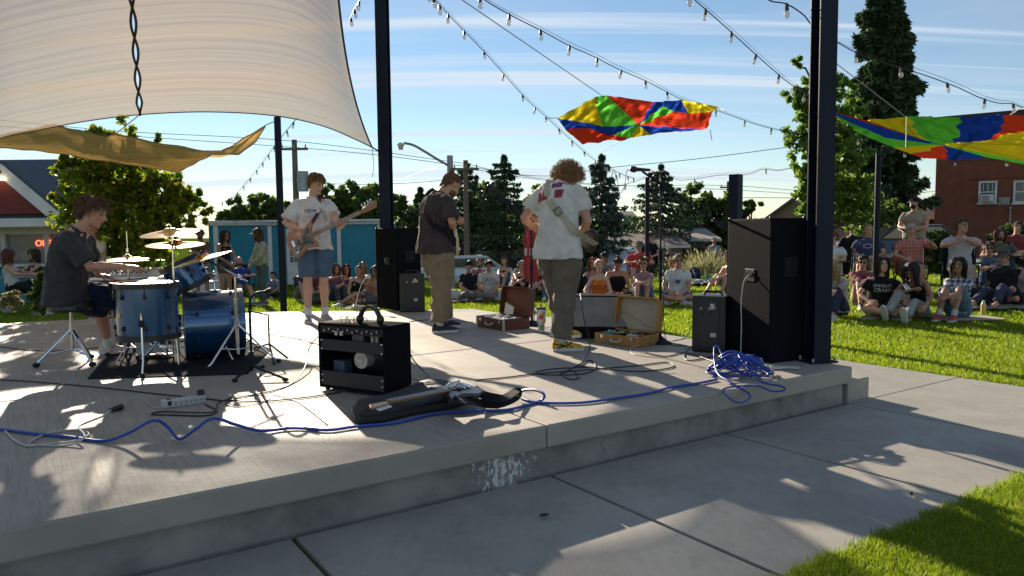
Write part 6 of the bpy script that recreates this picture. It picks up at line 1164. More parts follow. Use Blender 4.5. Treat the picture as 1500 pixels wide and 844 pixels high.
pts = [atY(x_, y_, Y) - p for x_, y_ in ((659, 244), (640, 233), (622, 222), (606, 213), (592, 209.5))]; q = MB(); q.tube(curve_pts(pts, 4), .04, 8); q.build('arm', GREYM, r); q = MB(); c = atY(587, 212, Y) - p; q.ball(c, (.12, .12, .07), 12, 8); q.tube([c - V((0, 0, .02)), c - V((0, 0, .16))], [.1, .07], 12); q.build('lamp_head', M('lamp_lens', (.6, .6, .58), rough=.2), r)
wires = empty('overhead_wires', atY(550, 228, 34), 0, 'thin overhead power lines crossing the sky between the poles', 'power line')
for k, (pl, Ya, Yb) in enumerate((([(-40, 172), (172, 192), (431, 207), (683, 240)], 34, 34), ([(-40, 182), (200, 200), (431, 216), (560, 228), (683, 244)], 34, 34), ([(683, 240), (780, 262), (900, 272), (1067, 272), (1300, 285), (1520, 262)], 34, 44), ([(683, 248), (800, 258), (890, 246), (1020, 233), (1160, 215)], 34, 30), ([(431, 268), (560, 270), (683, 262)], 32, 34), ([(590, 262), (630, 248), (658, 240)], 26, 24), ([(1067, 290), (1150, 290), (1300, 294)], 50, 44), ([(683, 244), (850, 268), (1067, 278), (1180, 285)], 34, 48))):
    m = len(pl); q = MB(); q.tube(curve_pts([atY(x_, y_, Ya + (Yb - Ya) * i / (m - 1)) for i, (x_, y_) in enumerate(pl)], 8), .013 * (Ya / 34), 4); q.build('wire', BLKPL, wires, world=True)
# ------------------------------------------------------------------ shade sails
def sailmat(name, col, bands, transp, tl):
    m = bpy.data.materials.new(name); m.use_nodes = True; nt = m.node_tree; N = nt.nodes; L = nt.links; N.clear(); out = N.new('ShaderNodeOutputMaterial'); uv = N.new('ShaderNodeUVMap')
    mp = N.new('ShaderNodeMapping'); mp.inputs['Scale'].default_value = bands; L.new(uv.outputs[0], mp.inputs[0]); n = N.new('ShaderNodeTexNoise'); n.inputs['Scale'].default_value = 1; n.inputs['Detail'].default_value = 6; n.inputs['Roughness'].default_value = .7; L.new(mp.outputs[0], n.inputs[0])
    rp = N.new('ShaderNodeValToRGB'); e = rp.color_ramp.elements; e[0].position = .36; e[0].color = (*[v * .76 for v in col], 1); e[1].position = .56; e[1].color = (*col, 1); L.new(n.outputs[0], rp.inputs[0])
    d = N.new('ShaderNodeBsdfDiffuse'); t = N.new('ShaderNodeBsdfTranslucent'); L.new(rp.outputs[0], d.inputs[0]); L.new(rp.outputs[0], t.inputs[0]); a = N.new('ShaderNodeMixShader'); a.inputs[0].default_value = tl; L.new(d.outputs[0], a.inputs[1]); L.new(t.outputs[0], a.inputs[2])
    tr = N.new('ShaderNodeBsdfTransparent'); b = N.new('ShaderNodeMixShader'); b.inputs[0].default_value = transp; L.new(a.outputs[0], b.inputs[1]); L.new(tr.outputs[0], b.inputs[2]); L.new(b.outputs[0], out.inputs[0])
    bp = N.new('ShaderNodeBump'); bp.inputs['Strength'].default_value = .3; bp.inputs['Distance'].default_value = .03; L.new(n.outputs[0], bp.inputs['Height']); L.new(bp.outputs[0], d.inputs['Normal']); L.new(bp.outputs[0], t.inputs['Normal']); return m
def interp(pts, t):
    x = t * (len(pts) - 1); i = min(int(x), len(pts) - 2); f = x - i; return V(pts[i]).lerp(V(pts[i + 1]), f)
def sheet(name, fn, nu, nv, mat, parent, th=.0015):
    P_ = [[fn(i / nu, j / nv) for i in range(nu + 1)] for j in range(nv + 1)]; q = MB(); vs = [p for row in P_ for p in row]; q.add(vs, [(j * (nu + 1) + i, j * (nu + 1) + i + 1, (j + 1) * (nu + 1) + i + 1, (j + 1) * (nu + 1) + i) for j in range(nv) for i in range(nu)])
    o = q.build(name, mat, parent, world=parent is not None); uvl = o.data.uv_layers.new(name='UVMap')
    for p in o.data.polygons:
        for li in p.loop_indices:
            vi = o.data.loops[li].vertex_index; uvl.data[li].uv = ((vi % (nu + 1)) / nu, (vi // (nu + 1)) / nv)
    return o
CR = sailmat('cream_shade_cloth', (.40, .315, .20), (.35, 75, 1), .22, .62); TN = sailmat('tan_shade_cloth', (.85, .52, .18), (2, 14, 1), .0, .7)
BE = curve_pts([atY(x, y, Y) for x, y, Y in ((-190, 300, 9.0), (-90, 240, 9.6), (0, 203, 10.4), (60, 190, 10.8), (130, 177, 11.2), (205, 168, 11.5), (290, 164, 11.4), (370, 166.5, 11.2), (430, 174, 11.0), (480, 187, 10.85), (520, 204, 10.75), (545, 216, 10.65))], 4)
TL, TR_ = V((-2.7, 3.2, 4.2)), V((-1.0, 4.3, 4.95))
def sail(u, v):
    b = interp(BE, u); t = TL.lerp(TR_, u); p = b.lerp(t, v); p.z += .55 * math.sin(math.pi * v) * (.35 + .65 * math.sin(math.pi * min(1, max(0, u)))) ; k = sstep(.72, 1, u); p.x -= .30 * (1 - (1 - v) ** 3) * (1 - v) * 1.6 * k
    return p
def upx(u, v):
    p = sail(u, v); d = CM.to_3x3().inverted() @ (p - CAMP); return 750 + d.x / -d.z * FPX
US = .4543
r = empty('shade_sail', sail(.25, 0), 0, 'left panel of the cream shade sail overhead, laced to its neighbour', 'shade sail', 'cream shade sails'); sheet('cloth', lambda u, v: sail(u * US - .002, v), 50, 50, CR, r)
q = MB(); q.tube([sail(US * i / 30, 0) for i in range(31)], .009, 6); q.build('edge_cord', M('brown_cord', (.05, .03, .02)), r, world=True)
r = empty('shade_sail', sail(.75, 0), 0, 'right panel of the cream shade sail, its corner tied to the left steel column', 'shade sail', 'cream shade sails'); sheet('cloth', lambda u, v: sail(US + .003 + u * (1 - US - .003), v), 56, 50, CR, r)
q = MB(); q.tube([sail(US + (1 - US) * i / 30, 0) for i in range(31)], .009, 6); q.tube([sail(1, i / 30) for i in range(31)], .012, 6); q.build('edge_cord', M('brown_cord', (.05, .03, .02)), r, world=True)
q = MB()
for ph in (0, math.pi): q.tube([sail(US + .001 + .0045 * math.sin(i * .2 + ph) * min(1, i / 8), i / 200) - V((0, .01, .012)) for i in range(201)], .016, 6)
q.build('lacing', M('brown_cord', (.05, .03, .02)), r, world=True)
A_ = sail(1, 0); q = MB(); q.tube([A_, V((COLL.x - .08, COLL.y - .11, A_.z - .05))], .012, 6); q.tube([A_ + V((0, 0, 0)), A_ + V((.02, 0, -.25)), A_ + V((.0, -.02, -.42))], .004, 5); q.build('tie_rope', BLKPL, r, world=True)
Bt = sail(US, 0); q = MB(); q.tube([Bt, atY(166, 199, 12.4)], .008, 5); q.build('tie_rope', M('pale_rope', (.4, .38, .33)), r, world=True)
TT = [atY(x, y, Y) for x, y, Y in ((-60, 203, 12), (0, 198, 12.5), (80, 183, 12.9), (120, 192, 12.9), (155, 201, 12.9), (168, 196, 13), (240, 211, 13), (300, 221, 13), (325, 221, 12.8), (352, 206, 12.5), (388, 184, 12.25))]
TB = [atY(x, y, Y) for x, y, Y in ((-60, 208, 10.5), (0, 216, 10.6), (60, 222, 10.7), (130, 232, 10.8), (200, 243, 10.9), (262, 253, 10.9), (290, 236, 11.3), (312, 227, 11.7), (350, 226, 12.0), (375, 208, 12.1), (389, 185, 12.2))]
r = empty('shade_sail', TB[4], 0, 'sagging tan shade sail hanging low behind the cream one', 'shade sail')
def tan(u, v):
    p = interp(TT, u).lerp(interp(TB, u), v); p.z -= .12 * math.sin(math.pi * v) * math.sin(math.pi * min(1, u * 1.15)) if u < .87 else 0; p.z += .03 * noise.noise(V((u * 18, v * 3, 0))); return p
sheet('cloth', tan, 80, 16, TN, r); q = MB(); q.tube([tan(i / 60, 1) for i in range(61)], .008, 5); q.tube([tan(i / 60, 0) for i in range(61)], .008, 5); q.tube([tan(1, 0), atY(407, 176, 12.2)], .008, 5); q.build('edge_cord', M('tan_cord', (.3, .2, .09)), r, world=True)
q = MB(); q.tube([tan(i / 60, .55) + V((0, 0, -.012 + .01 * math.sin(i * 2))) for i in range(28)], .008, 5); q.build('lacing', M('brown_cord', (.05, .03, .02)), r, world=True)
# ------------------------------------------------------------------ parachutes
def cm(c, k): 
    return sailmat('parachute_' + k, c, (3, 3, 1), .0, .72)
PC = dict(y=cm((.75, .60, .02), 'yellow'), g=cm((.13, .60, .06), 'green'), r=cm((.75, .06, .025), 'red'), b=cm((.015, .06, .42), 'blue'))
def chute(label, polys, yf, sag):
    import bmesh
    keys = 'ygrb'; bm = bmesh.new(); vm = {}
    cx = sum(p[0] for _, pl in polys for p in pl) / sum(len(pl) for _, pl in polys)
    def gv(p):
        if p not in vm: vm[p] = bm.verts.new(atY(p[0], p[1], yf(*p)))
        return vm[p]
    for c, pl in polys:
        try: f = bm.faces.new([gv(tuple(p)) for p in pl]); f.material_index = keys.index(c)
        except ValueError: pass
    bmesh.ops.triangulate(bm, faces=bm.faces[:])
    for _ in range(4): bmesh.ops.subdivide_edges(bm, edges=bm.edges[:], cuts=1, use_grid_fill=True)
    for v in bm.verts: q_ = v.co * 1.6; n_ = noise.noise(V((q_.x * 3.2 + q_.z * 2.5, q_.y * .8, q_.z * 1.2))) + .6 * noise.noise(V((q_.x * 9 - q_.z * 7, q_.y * 2, q_.z * 3))); n3 = noise.noise(V((q_.x * 16 + q_.z * 5, q_.y * 3, q_.z * 14))); v.co += V((0, .16, .04)) * n_ + V((0, .03, .012)) * n3
    me = bpy.data.meshes.new('canopy'); c0 = sum((v.co for v in bm.verts), V()) / len(bm.verts)
    for v in bm.verts: v.co -= c0
    bm.normal_update(); bm.to_mesh(me); bm.free(); r = empty('play_parachute', c0, 0, label, 'parachute', 'striped play parachutes hung overhead')
    for k in keys: me.materials.append(PC[k])
    me.polygons.foreach_set('use_smooth', [True] * len(me.polygons)); o = bpy.data.objects.new('canopy', me); COL.objects.link(o); o.parent = r; WM[o.name] = WM[r.name]; return r
H = (936, 184); W1 = (882, 185); a1, b1, c1_, d1, e1, f1, g1, h1, i1 = (816, 173), (871, 142), (889, 140), (957, 149), (1000, 147), (1051, 156), (1046, 165), (1036, 189), (1000, 192)
j1, k1, l1, m1, n1, o1 = (953, 197), (923, 203), (852, 210), (829, 191), (860, 187), (890, 198); p1_, q1, r1 = (970, 155), (988, 163), (1010, 167)
pr = chute('sagging red, yellow, green and blue parachute above the curly haired musician', [('y', [a1, b1, W1]), ('g', [b1, c1_, H, W1]), ('r', [c1_, d1, H]), ('b', [d1, p1_, H]), ('g', [p1_, q1, H]), ('r', [q1, r1, g1, h1, H]), ('b', [d1, e1, r1, q1, p1_]), ('y', [e1, f1, g1, r1]), ('b', [H, h1, i1, j1]), ('y', [H, j1, k1]), ('b', [a1, W1, H, o1, n1, m1]), ('r', [m1, n1, (895, 197), k1, l1]), ('g', [H, k1, (895, 197), o1])], lambda x, y: 10.2 - (y - 140) / 70 * 1.6 + abs(x - 936) / 115 * .3, .2)
def ropes(pts, root, rad=.005):
    q = MB()
    for a_, Ya, b_, Yb in pts: q.tube([atY(*a_, Ya), atY(*b_, Yb)], rad, 5)
    q.build('rope', M('pale_rope', (.4, .38, .33)), root, world=True)
ropes([((816, 173), 9.7, (803, 173), 8.9), ((677, 0), 6.5, (880, 139), 10.2), ((1051, 158), 10, (1062, 162), 9.4), ((910, 206), 9, (874, 226), 12), ((1040, 190), 9, (1043, 206), 9)], pr)
H = (1378, 212)
pr = chute('bright rainbow parachute sagging across the right side before the red building', [('r', [(1223, 165), (1268, 176), (1355, 206)]), ('y', [(1268, 176), (1328, 171), (1355, 206)]), ('g', [(1328, 171), (1410, 172), (1405, 196), (1394, 209), H, (1355, 206)]), ('b', [(1410, 172), (1480, 168), (1458, 198), (1440, 206), (1394, 209), (1405, 196)]), ('r', [(1480, 168), (1540, 172), (1540, 184), (1440, 206), (1458, 198)]), ('y', [(1440, 206), (1540, 184), (1540, 238), (1500, 236), H, (1394, 209)]), ('g', [H, (1500, 236), (1540, 238), (1540, 244), (1500, 241), (1440, 229)]), ('b', [H, (1440, 229), (1433, 233), (1391, 236)]), ('r', [H, (1391, 236), (1359, 234), (1338, 227)]), ('y', [H, (1338, 227), (1312, 217)]), ('g', [(1223, 168), (1260, 186), (1300, 203), H, (1312, 217), (1263, 197)]), ('b', [(1223, 165), (1355, 206), H, (1300, 203), (1260, 186), (1223, 168)])], lambda x, y: 9.6 - (y - 165) / 70 * 2.0 - (x - 1380) / 160 * .8, .2)
ropes([((1226, 94), 8.2, (1326, 171), 9.2), ((1223, 165), 10, (1222, 160), 7.2), ((1328, 171), 9.3, (1327, 216), 8.0), ((1480, 168), 8.8, (1500, 155), 8.2)], pr)
# ------------------------------------------------------------------ string lights
GLB = M('bulb_glass', (.75, .72, .65), rough=.08, alpha=.45)
q = MB(); q.tube([(0, 0, .01), (0, 0, -.012), (0, 0, -.05)], [.008, .015, .017], 8); q.c = 1; q.ball((0, 0, -.078), (.023, .023, .034), 10, 7); bulb0 = q.build('bulb', [BLKPL, GLB]); BM_ = bulb0.data; bpy.data.objects.remove(bulb0)
STR = [([(622, -22), (638, 0), (661, 26), (713, 80), (770, 144), (802, 173), (841, 209), (876, 238), (912, 256), (930, 262)], 6.2, 18, .42, 'string light strand running down to the first parachute', 0),
 ([(690, -18), (713, 2), (755, 26), (795, 46), (834, 67), (872, 84), (905, 101), (940, 116), (972, 132), (1000, 146), (1050, 162), (1110, 183), (1158, 195)], 6.2, 13, .42, 'string light strand passing above the first parachute', 1),
 ([(1006, -14), (1018, 0), (1060, 37), (1105, 78), (1146, 114), (1169, 131), (1186, 142)], 6.4, 10.5, .42, 'string light strand sloping down to the slender tree', 0),
 ([(1118, -8), (1130, 2), (1152, 6), (1176, 21), (1188, 36)], 6.0, 6.2, .3, 'short string light strand tied to the right steel column', 1),
 ([(1226, 62), (1256, 78), (1295, 92), (1345, 107), (1400, 127), (1435, 143), (1462, 151), (1482, 152), (1498, 158)], 7.5, 9.2, .42, 'string light strand above the rainbow parachute at right', 0),
 ([(892, 276), (905, 273), (920, 269), (934, 265), (947, 260), (962, 258), (980, 259), (996, 264), (1020, 262), (1044, 258), (1070, 256), (1098, 255), (1118, 248), (1140, 250), (1160, 246)], 15.5, 15.0, .42, 'distant string light strand behind the right microphone', 1),
 ([(436, 172), (404, 212), (376, 250), (344, 286), (320, 300)], 12, 22, .5, 'string light strand descending to the teal building at left', 0),
 ([(530, -5), (520, 12), (513, 28)], 8, 9.5, .35, 'short string light strand beside the cream sail edge', 1),
 ([(880, 240), (886, 262), (893, 272), (898, 252), (904, 262), (907, 282), (914, 276), (918, 252), (922, 250)], 15.5, 15.5, .35, 'loose bundle of string lights dangling left of the right microphone', 0),
 ([(1225, 185), (1260, 205), (1284, 226), (1330, 222), (1370, 232), (1440, 236), (1500, 234)], 13, 13.2, .55, 'distant string light strand on the pole under the rainbow parachute', 1),
 ([(318, 322), (400, 326), (480, 325), (556, 324)], 23.7, 23.7, .7, 'string lights along the top of the teal building', 0)]
for pl, Ya, Yb, gap, lb, _ in STR:
    m = len(pl); P_ = curve_pts([atY(x_, y_, Ya + (Yb - Ya) * i / (m - 1)) for i, (x_, y_) in enumerate(pl)], 8); r = empty('string_lights', P_[0], 0, lb, 'string lights', 'strands of festoon lights'); q = MB(); q.tube(P_, .0055, 5)
    if _ == 0 or m > 6: q.tube([p + V((0, 0, .012 + .03 * math.sin(math.pi * i / len(P_)))) for i, p in enumerate(P_)], .0025, 4)
    q.build('wire', BLKPL, r, world=True); gap *= 1.7; acc = gap * .5
    for i in range(1, len(P_)):
        L_ = (P_[i] - P_[i - 1]).length; acc += L_
        while acc >= gap:
            acc -= gap; p = P_[i].lerp(P_[i - 1], acc / L_ if L_ else 0); o = bpy.data.objects.new('bulb', BM_); COL.objects.link(o); o.parent = r; o.location = p - P_[0]; o.rotation_euler = (random.uniform(-.15, .15), random.uniform(-.25, .25), 0)
# ------------------------------------------------------------------ furniture off the stage
def campchair(p, face, label, col, pat=None):
    rz = math.atan2(-face[0], face[1]); r = empty('camp_chair', p, rz, label, 'folding chair', 'folding chairs on the lawn'); F_ = fab(col, pat); q = MB()
    q.loft([[(x, y, z) for x in (-.25, .25)] + [(x, y, z - .008) for x in (.25, -.25)] for y, z in ((-.24, .38), (0, .36), (.24, .42))]); q.build('seat', F_, r, ang=60)
    q = MB(); q.loft([[(x, y, z) for x in (-.25, .25)] + [(x, y - .008, z) for x in (.25, -.25)] for y, z in ((-.24, .38), (-.27, .6), (-.33, .88))]); q.build('backrest', F_, r, ang=60); q = MB()
    for x in (-.27, .27):
        q.tube([(x, .26, .02), (x, -.26, .40), (x, -.34, .9)], .012, 6); q.tube([(x, -.26, .02), (x, .25, .42), (x, .25, .6)], .012, 6)
    for y in (-.26, .26): q.tube([(-.27, y, .02), (.27, y, .38)], .011, 6); q.tube([(.27, y, .02), (-.27, y, .38)], .011, 6)
    q.build('frame', BLKMET, r)
    for x in (-.29, .29): q = MB(); q.box((x, -.02, .62), (.07, .5, .02)); q.build('armrest', F_, r, smooth=False, bevel=.005)
    return r
p = atY(38, 412, 15.5); g = gz(p.x, 15.5); r = empty('picnic_table', (p.x, p.y, g), 0, 'grey picnic table with benches where two women sit in front of the kiosk', 'picnic table'); GW = M('grey_planks', (.2, .2, .19), (.15, .15, .145), ns=6, rough=.8, stretch=(1, 10, 1)); q = MB()
for k in range(5): q.box((0, -.3 + .15 * k, .74), (1.5, .14, .04))
q.build('tabletop', GW, r, smooth=False)
for s_ in (-1, 1): q = MB(); q.box((0, s_ * .68, .44), (1.5, .26, .04)); q.build('bench', GW, r, smooth=False)
for x in (-.55, .55): q = MB(); q.tube([(x, -.65, 0), (x, -.2, .72)], .03, 6); q.tube([(x, .65, 0), (x, .2, .72)], .03, 6); q.box((x, 0, .4), (.05, 1.5, .06)); q.build('leg', GREYM, r)
q = MB(); q.tube([(p.x - .02, p.y - .1, g + .76), (p.x - .02, p.y - .1, g + .92)], [.035, .045], 12); tag(q.build('paper_cup', M('cup_white', (.7, .7, .68))), 'white paper cup standing on the picnic table', 'cup')
p = atY(205, 405, 8.9); r = empty('folding_table', (p.x, p.y, DECK), R(6), 'white folding table with audio gear behind the floor tom', 'table'); q = MB(); q.box((0, 0, .58), (.95, .5, .03)); q.build('tabletop', WHITEP, r, smooth=False, bevel=.005)
for x in (-.42, .42): q = MB(); q.tube([(x, -.2, 0), (x, -.2, .56)], .012, 6); q.tube([(x, .2, 0), (x, .2, .56)], .012, 6); q.tube([(x, -.2, .1), (x, .2, .1)], .01, 6); q.build('leg', GREYM, r)
r = empty('mixing_desk', (p.x - .1, p.y - .05, DECK + .595), R(4), 'small pale mixing desk on the white folding table', 'mixer'); q = MB(); q.loft([[(x, -.18, 0), (x, .18, 0), (x, .18, .1), (x, -.18, .035)] for x in (-.3, .3)]); q.build('case', M('mixer_grey', (.35, .36, .36), rough=.5), r, smooth=False, bevel=.004); q = MB()
for i in range(10):
    for j in range(4): q.tube([(-.25 + i * .055, -.12 + j * .07, .045 + j * .013), (-.25 + i * .055, -.12 + j * .07, .065 + j * .013)], .009, 6)
q.build('knobs', BLKPL, r); r['kind'] = 'thing'; del r['kind']
p = ongr(302, 432); r = empty('cool_box', (p.x, p.y, p.z), R(-10), 'white cool box on the grass behind the rack tom', 'cooler'); q = MB(); q.box((0, 0, .16), (.62, .36, .32)); q.build('box', WHITEP, r, smooth=False, bevel=.02); q = MB(); q.box((0, 0, .355), (.64, .38, .06)); q.build('lid', WHITEP, r, smooth=False, bevel=.015)
# closed red parasol
p = atY(779, 400, 13.5); g = gz(p.x, 13.5); r = empty('closed_parasol', (p.x, p.y, g), 0, 'closed red patio parasol standing behind the curly haired musician', 'parasol'); q = MB(); hgt = atY(779, 322, 13.5).z - g
q.loft([[V((rr * (1 + .22 * math.cos(a * 6)) * math.cos(a), rr * (1 + .22 * math.cos(a * 6)) * math.sin(a), z)) for a in [2 * math.pi * k / 36 for k in range(36)]] for rr, z in ((.10, hgt * .34), (.13, hgt * .45), (.12, hgt * .6), (.12, hgt * .8), (.06, hgt * .97), (.015, hgt))]); q.build('canopy', fab((.42, .05, .06)), r, ang=60); q = MB(); q.tube([(0, 0, 0), (0, 0, hgt + .05)], .02, 8); q.tube([(0, 0, 0), (0, 0, .06)], .22, 16); q.build('pole', GREYM, r)
q = MB(); q.tube([(0, 0, hgt * .62), (0, 0, hgt * .7)], .135, 12); q.build('tie_band', fab((.5, .5, .5)), r)
# blanket, bottle, sandals
p = ongr(1036, 416); r = empty('picnic_blanket', (p.x, p.y, gz(p.x, p.y)), .2, 'crumpled grey blanket on the lawn behind the boy in the white tee', 'blanket'); q = MB(); n = 24
q.add([V(((i / n - .5) * 1.3, (j / n - .5) * 1.0, .06 + .07 * noise.noise(V((i * .3, j * .35, 1))) + .04 * noise.noise(V((i * .9, j, 3))))) for j in range(n + 1) for i in range(n + 1)], [(j * (n + 1) + i, j * (n + 1) + i + 1, (j + 1) * (n + 1) + i + 1, (j + 1) * (n + 1) + i) for j in range(n) for i in range(n)]); q.build('cloth', fab((.3, .3, .29)), r)
p = ongr(1032, 416); q = MB(); q.tube([(0, 0, 0), (0, 0, .2), (0, 0, .24)], [.05, .055, .05], 14); o = q.build('green_tumbler', M('teal_green', (.02, .2, .14), rough=.35)); o.location = (p.x, p.y - .3, gz(p.x, p.y - .3) + .02); tag(o, 'dark green tumbler standing beside the grey blanket', 'tumbler')
# ------------------------------------------------------------------ the audience
AG = 'people sitting and standing on the lawn'
def seatp(px, py): p = ongr(px, py); return V((p.x, p.y, gz(p.x, p.y)))
def aud(px, py, label, pose='cross', face=None, **k):
    p = seatp(px, py); f = face or ((-.6 - p.x) * .6, 7 - p.y); pr_ = person(p, f, label, pose, group=AG, **k); return p, f, pr_
grey = (.2, .2, .2); blk = (.016, .016, .018); den = (.08, .13, .2); wht = (.6, .6, .58); khk = (.25, .2, .14)
# standing, left
aud(386, 447, 'standing man in a pale checked shirt, grey jeans and black cap before the teal building', 'handsfront', (-.75, -.55), top=('long', (.46, .41, .29), 'check'), leg=('pants', (.09, .12, .12)), hat=('cap', blk), hair=('long', AUB), beard=AUB, shoe=(.15, .12, .1))
aud(331, 445, 'standing woman with long dark hair in a black top and denim shorts', 'handsfront', (.75, -.45), fem=1, top=('tank', blk), leg=('shorts', (.07, .09, .1), None, .9), hair=('long', DB), skin=SKIN2, ov=dict(short=.5))
aud(298, 441, 'standing bearded man with folded arms and a brown hat behind the cymbals', 'crossarms', (.2, -1), top=('tee', (.14, .075, .065)), leg=('shorts', khk), hat=('bucket', (.1, .07, .05)), hair=('short', BR), beard=BR, skin=SKIN2)
pp = atY(143, 440, 13); pp.z = gz(pp.x, 13)
person(pp, (.1, -1), 'standing woman with folded arms in a white tee with an orange circle on it', 'crossarms', fem=1, top=('tee', (.62, .58, .55)), leg=('pants', (.1, .1, .12)), hair=('pony', (.25, .16, .09)), group=AG, s=1.0, wide=1.1,
       prn=[(lambda s: ([V((.085 * math.cos(i * .2618), .07 * math.sin(i * .2618), 0)) for i in range(24)] + [V((.04 * math.cos(i * .2618), .035 * math.sin(i * .2618), 0)) for i in range(24)] + [V((0, 0, 0))], [(i, (i + 1) % 24, 24 + (i + 1) % 24, 24 + i) for i in range(24)] + [(24 + i, 24 + (i + 1) % 24, 48) for i in range(24)]), 1, 0, .02, (.75, .12, .03), False)])
for (px, Y_, f, lb, kw) in ((20, 14.9, (.9, .3), 'woman with long dark red hair in a white top seated at the picnic table', dict(top=('tank', (.5, .5, .48)), hair=('long', AUB))), (50, 16.3, (-.5, -.8), 'woman with dark hair in a black top behind the picnic table', dict(top=('tank', blk), hair=('long', DB)))):
    p = atY(px, 430, Y_); p.z = gz(p.x, Y_); person(p, f, lb, 'chair', fem=1, leg=('pants', blk), group=AG, ov=dict(pz=.56, wl=(-.1, .38, .82), wr=(.12, .36, .82)), **kw)
# seated, left
p, f, _ = aud(354, 441, 'bald man in a royal blue tee sitting low with legs out behind the standing pair', 'chair', (.5, -.8), top=('tee', (.02, .05, .25)), leg=('shorts', grey), hair=('bald', BR), beard=BR, s=.95, ov=dict(pz=.34, al=(-.14, .75, .085), ar=(.16, .7, .085), lean=(0, -.25, 1)))
campchair(p, (.5, -.8), 'low dark folding chair under the man in royal blue', blk)
aud(404, 436, 'small child in black with a white and blue top sitting behind the black pole', 'cross', (-.4, -1), s=.72, top=('tee', (.2, .25, .35)), leg=('pants', blk), hair=('short', BK))
aud(441, 440, 'dark clothed person sitting just behind the bass player\'s legs', 'knees', (.6, -.8), top=('tee', (.05, .06, .09)), leg=('shorts', grey), hair=('short', DB), s=.95)
aud(456, 438, 'person in a maroon top seated between the bass player\'s knees and the teal wall', 'cross', (.3, -1), top=('tee', (.15, .06, .06)), leg=('shorts', khk), hair=('short', BR), s=.9)
aud(492, 443, 'person in a mauve top with a hand at the face, knees drawn up', 'hug', (.5, -.8), fem=1, top=('tee', (.22, .12, .16)), leg=('pants', (.06, .08, .1)), hair=('long', AUB), ov=dict(wr=(0, .25, .62)))
aud(507, 440, 'woman with auburn hair sitting close behind the black tank top woman', 'knees', (.4, -.9), fem=1, top=('tank', (.1, .04, .04)), leg=('pants', blk), hair=('long', AUB), s=.98)
aud(519, 447, 'woman in a black tank top and tied up auburn hair sitting with folded legs', 'side', (.35, -.95), fem=1, top=('tank', blk), leg=('shorts', (.2, .09, .07)), hair=('bun', (.16, .07, .03)), ov=dict(look=(.5, .8, -.05)))
aud(535, 436, 'woman with long blonde hair in a tan top behind the black tank top woman', 'cross', (-.1, -1), fem=1, top=('tee', (.3, .2, .15)), leg=('pants', blk), hair=('long', (.3, .2, .1)))
aud(548, 446, 'person in a peach top leaning against the left loudspeaker', 'side', (-.5, -.85), fem=1, top=('tank', (.45, .22, .15)), leg=('shorts', (.1, .1, .12)), hair=('long', BR))
# middle
aud(686, 439, 'young man in a black tee and backwards black cap sitting cross-legged', 'cross', (.45, -.9), top=('tee', (.015, .018, .03)), leg=('pants', (.13, .12, .11)), hat=('backcap', blk), hair=('short', BK), shoe=wht, ov=dict(look=(.6, .8, -.1)))
aud(703, 429, 'man with glasses and a maroon checked shirt behind the black capped young man', 'knees', (.0, -1), top=('long', (.17, .06, .06), 'red'), leg=('pants', blk), hair=('short', (.2, .12, .08)), glasses=2, beard=BR)
aud(716, 438, 'young man with a dark fringe in a white ringer tee sitting cross-legged', 'cross', (.1, -1), top=('tee', (.55, .54, .52)), leg=('pants', (.2, .19, .18)), hair=('wavy', BK), ov=dict(look=(0, 1, -.35)), prn=[('CREW', .1, 0, .02, (.03, .03, .04), False)])
aud(740, 424, 'young woman hugging her bare knees behind the curly haired boy', 'hug', (-.3, -1), fem=1, top=('tank', blk), leg=('shorts', (.05, .12, .3)), hair=('pony', BR))
aud(753, 434, 'boy with curly light brown hair in a grey tee reclining behind the brown suitcase', 'side', (.1, -1), top=('tee', (.27, .29, .28)), leg=('pants', (.5, .5, .48)), hair=('wavy', (.26, .14, .07)), ov=dict(lean=(-.5, .1, 1)))
aud(765, 437, 'person in a black top partly behind the left microphone stand', 'hug', (-.2, -1), top=('tank', blk), leg=('pants', blk), hair=('short', GR), s=.95)
aud(793, 437, 'person in a black tee with a pale print sitting behind the tumbler', 'knees', (-.2, -1), top=('tee', blk), leg=('pants', (.1, .13, .18)), hair=('short', BK), prn=[('MOON', .1, 0, -.02, (.5, .5, .5), False)], shoe=wht)
aud(848, 447, 'woman with long black hair and black dress sitting just right of the curly haired musician', 'cross', (-.5, -1), fem=1, top=('tee', blk), leg=('skirt', blk), hair=('long', DB), ov=dict(look=(-.3, 1, .0)))
aud(869, 437, 'red haired woman in a lilac tank top and sunglasses', 'cross', (-.2, -1), fem=1, top=('tank', (.22, .22, .36)), leg=('shorts', grey), hair=('long', (.33, .11, .04)), glasses=1)
aud(878, 449, 'woman with a pink headscarf in an orange and blue dress sitting in front', 'cross', (-.25, -1), fem=1, top=('tank', (.65, .15, .03)), leg=('skirt', (.08, .18, .22)), hair=('bun', (.5, .22, .2)), skin=SKIN3, ov=dict(look=(-.3, 1, .15)))
aud(884, 424, 'man in a black cap sitting furthest back behind the red haired woman', 'knees', (0, -1), top=('tee', grey), leg=('pants', blk), hat=('cap', blk), hair=('short', BK))
aud(904, 442, 'young man in a black tank top with a topknot looking down at his hands', 'cross', (-.15, -1), top=('tank', blk), leg=('shorts', (.1, .05, .04)), hair=('bun', BK), ov=dict(look=(-.2, 1, -.9)), skin=SKIN2, wide=1.08)
p, f, _ = aud(936, 424, 'man in a red shirt, grey bucket hat and sunglasses on a low chair', 'chair', (-.2, -1), top=('tee', (.5, .05, .05)), leg=('shorts', khk), hat=('bucket', (.14, .15, .15)), hair=('short', BR), glasses=1, wide=1.15, ov=dict(pz=.34))
campchair(p, f, 'low folding chair under the man in the red shirt', (.3, .05, .05))
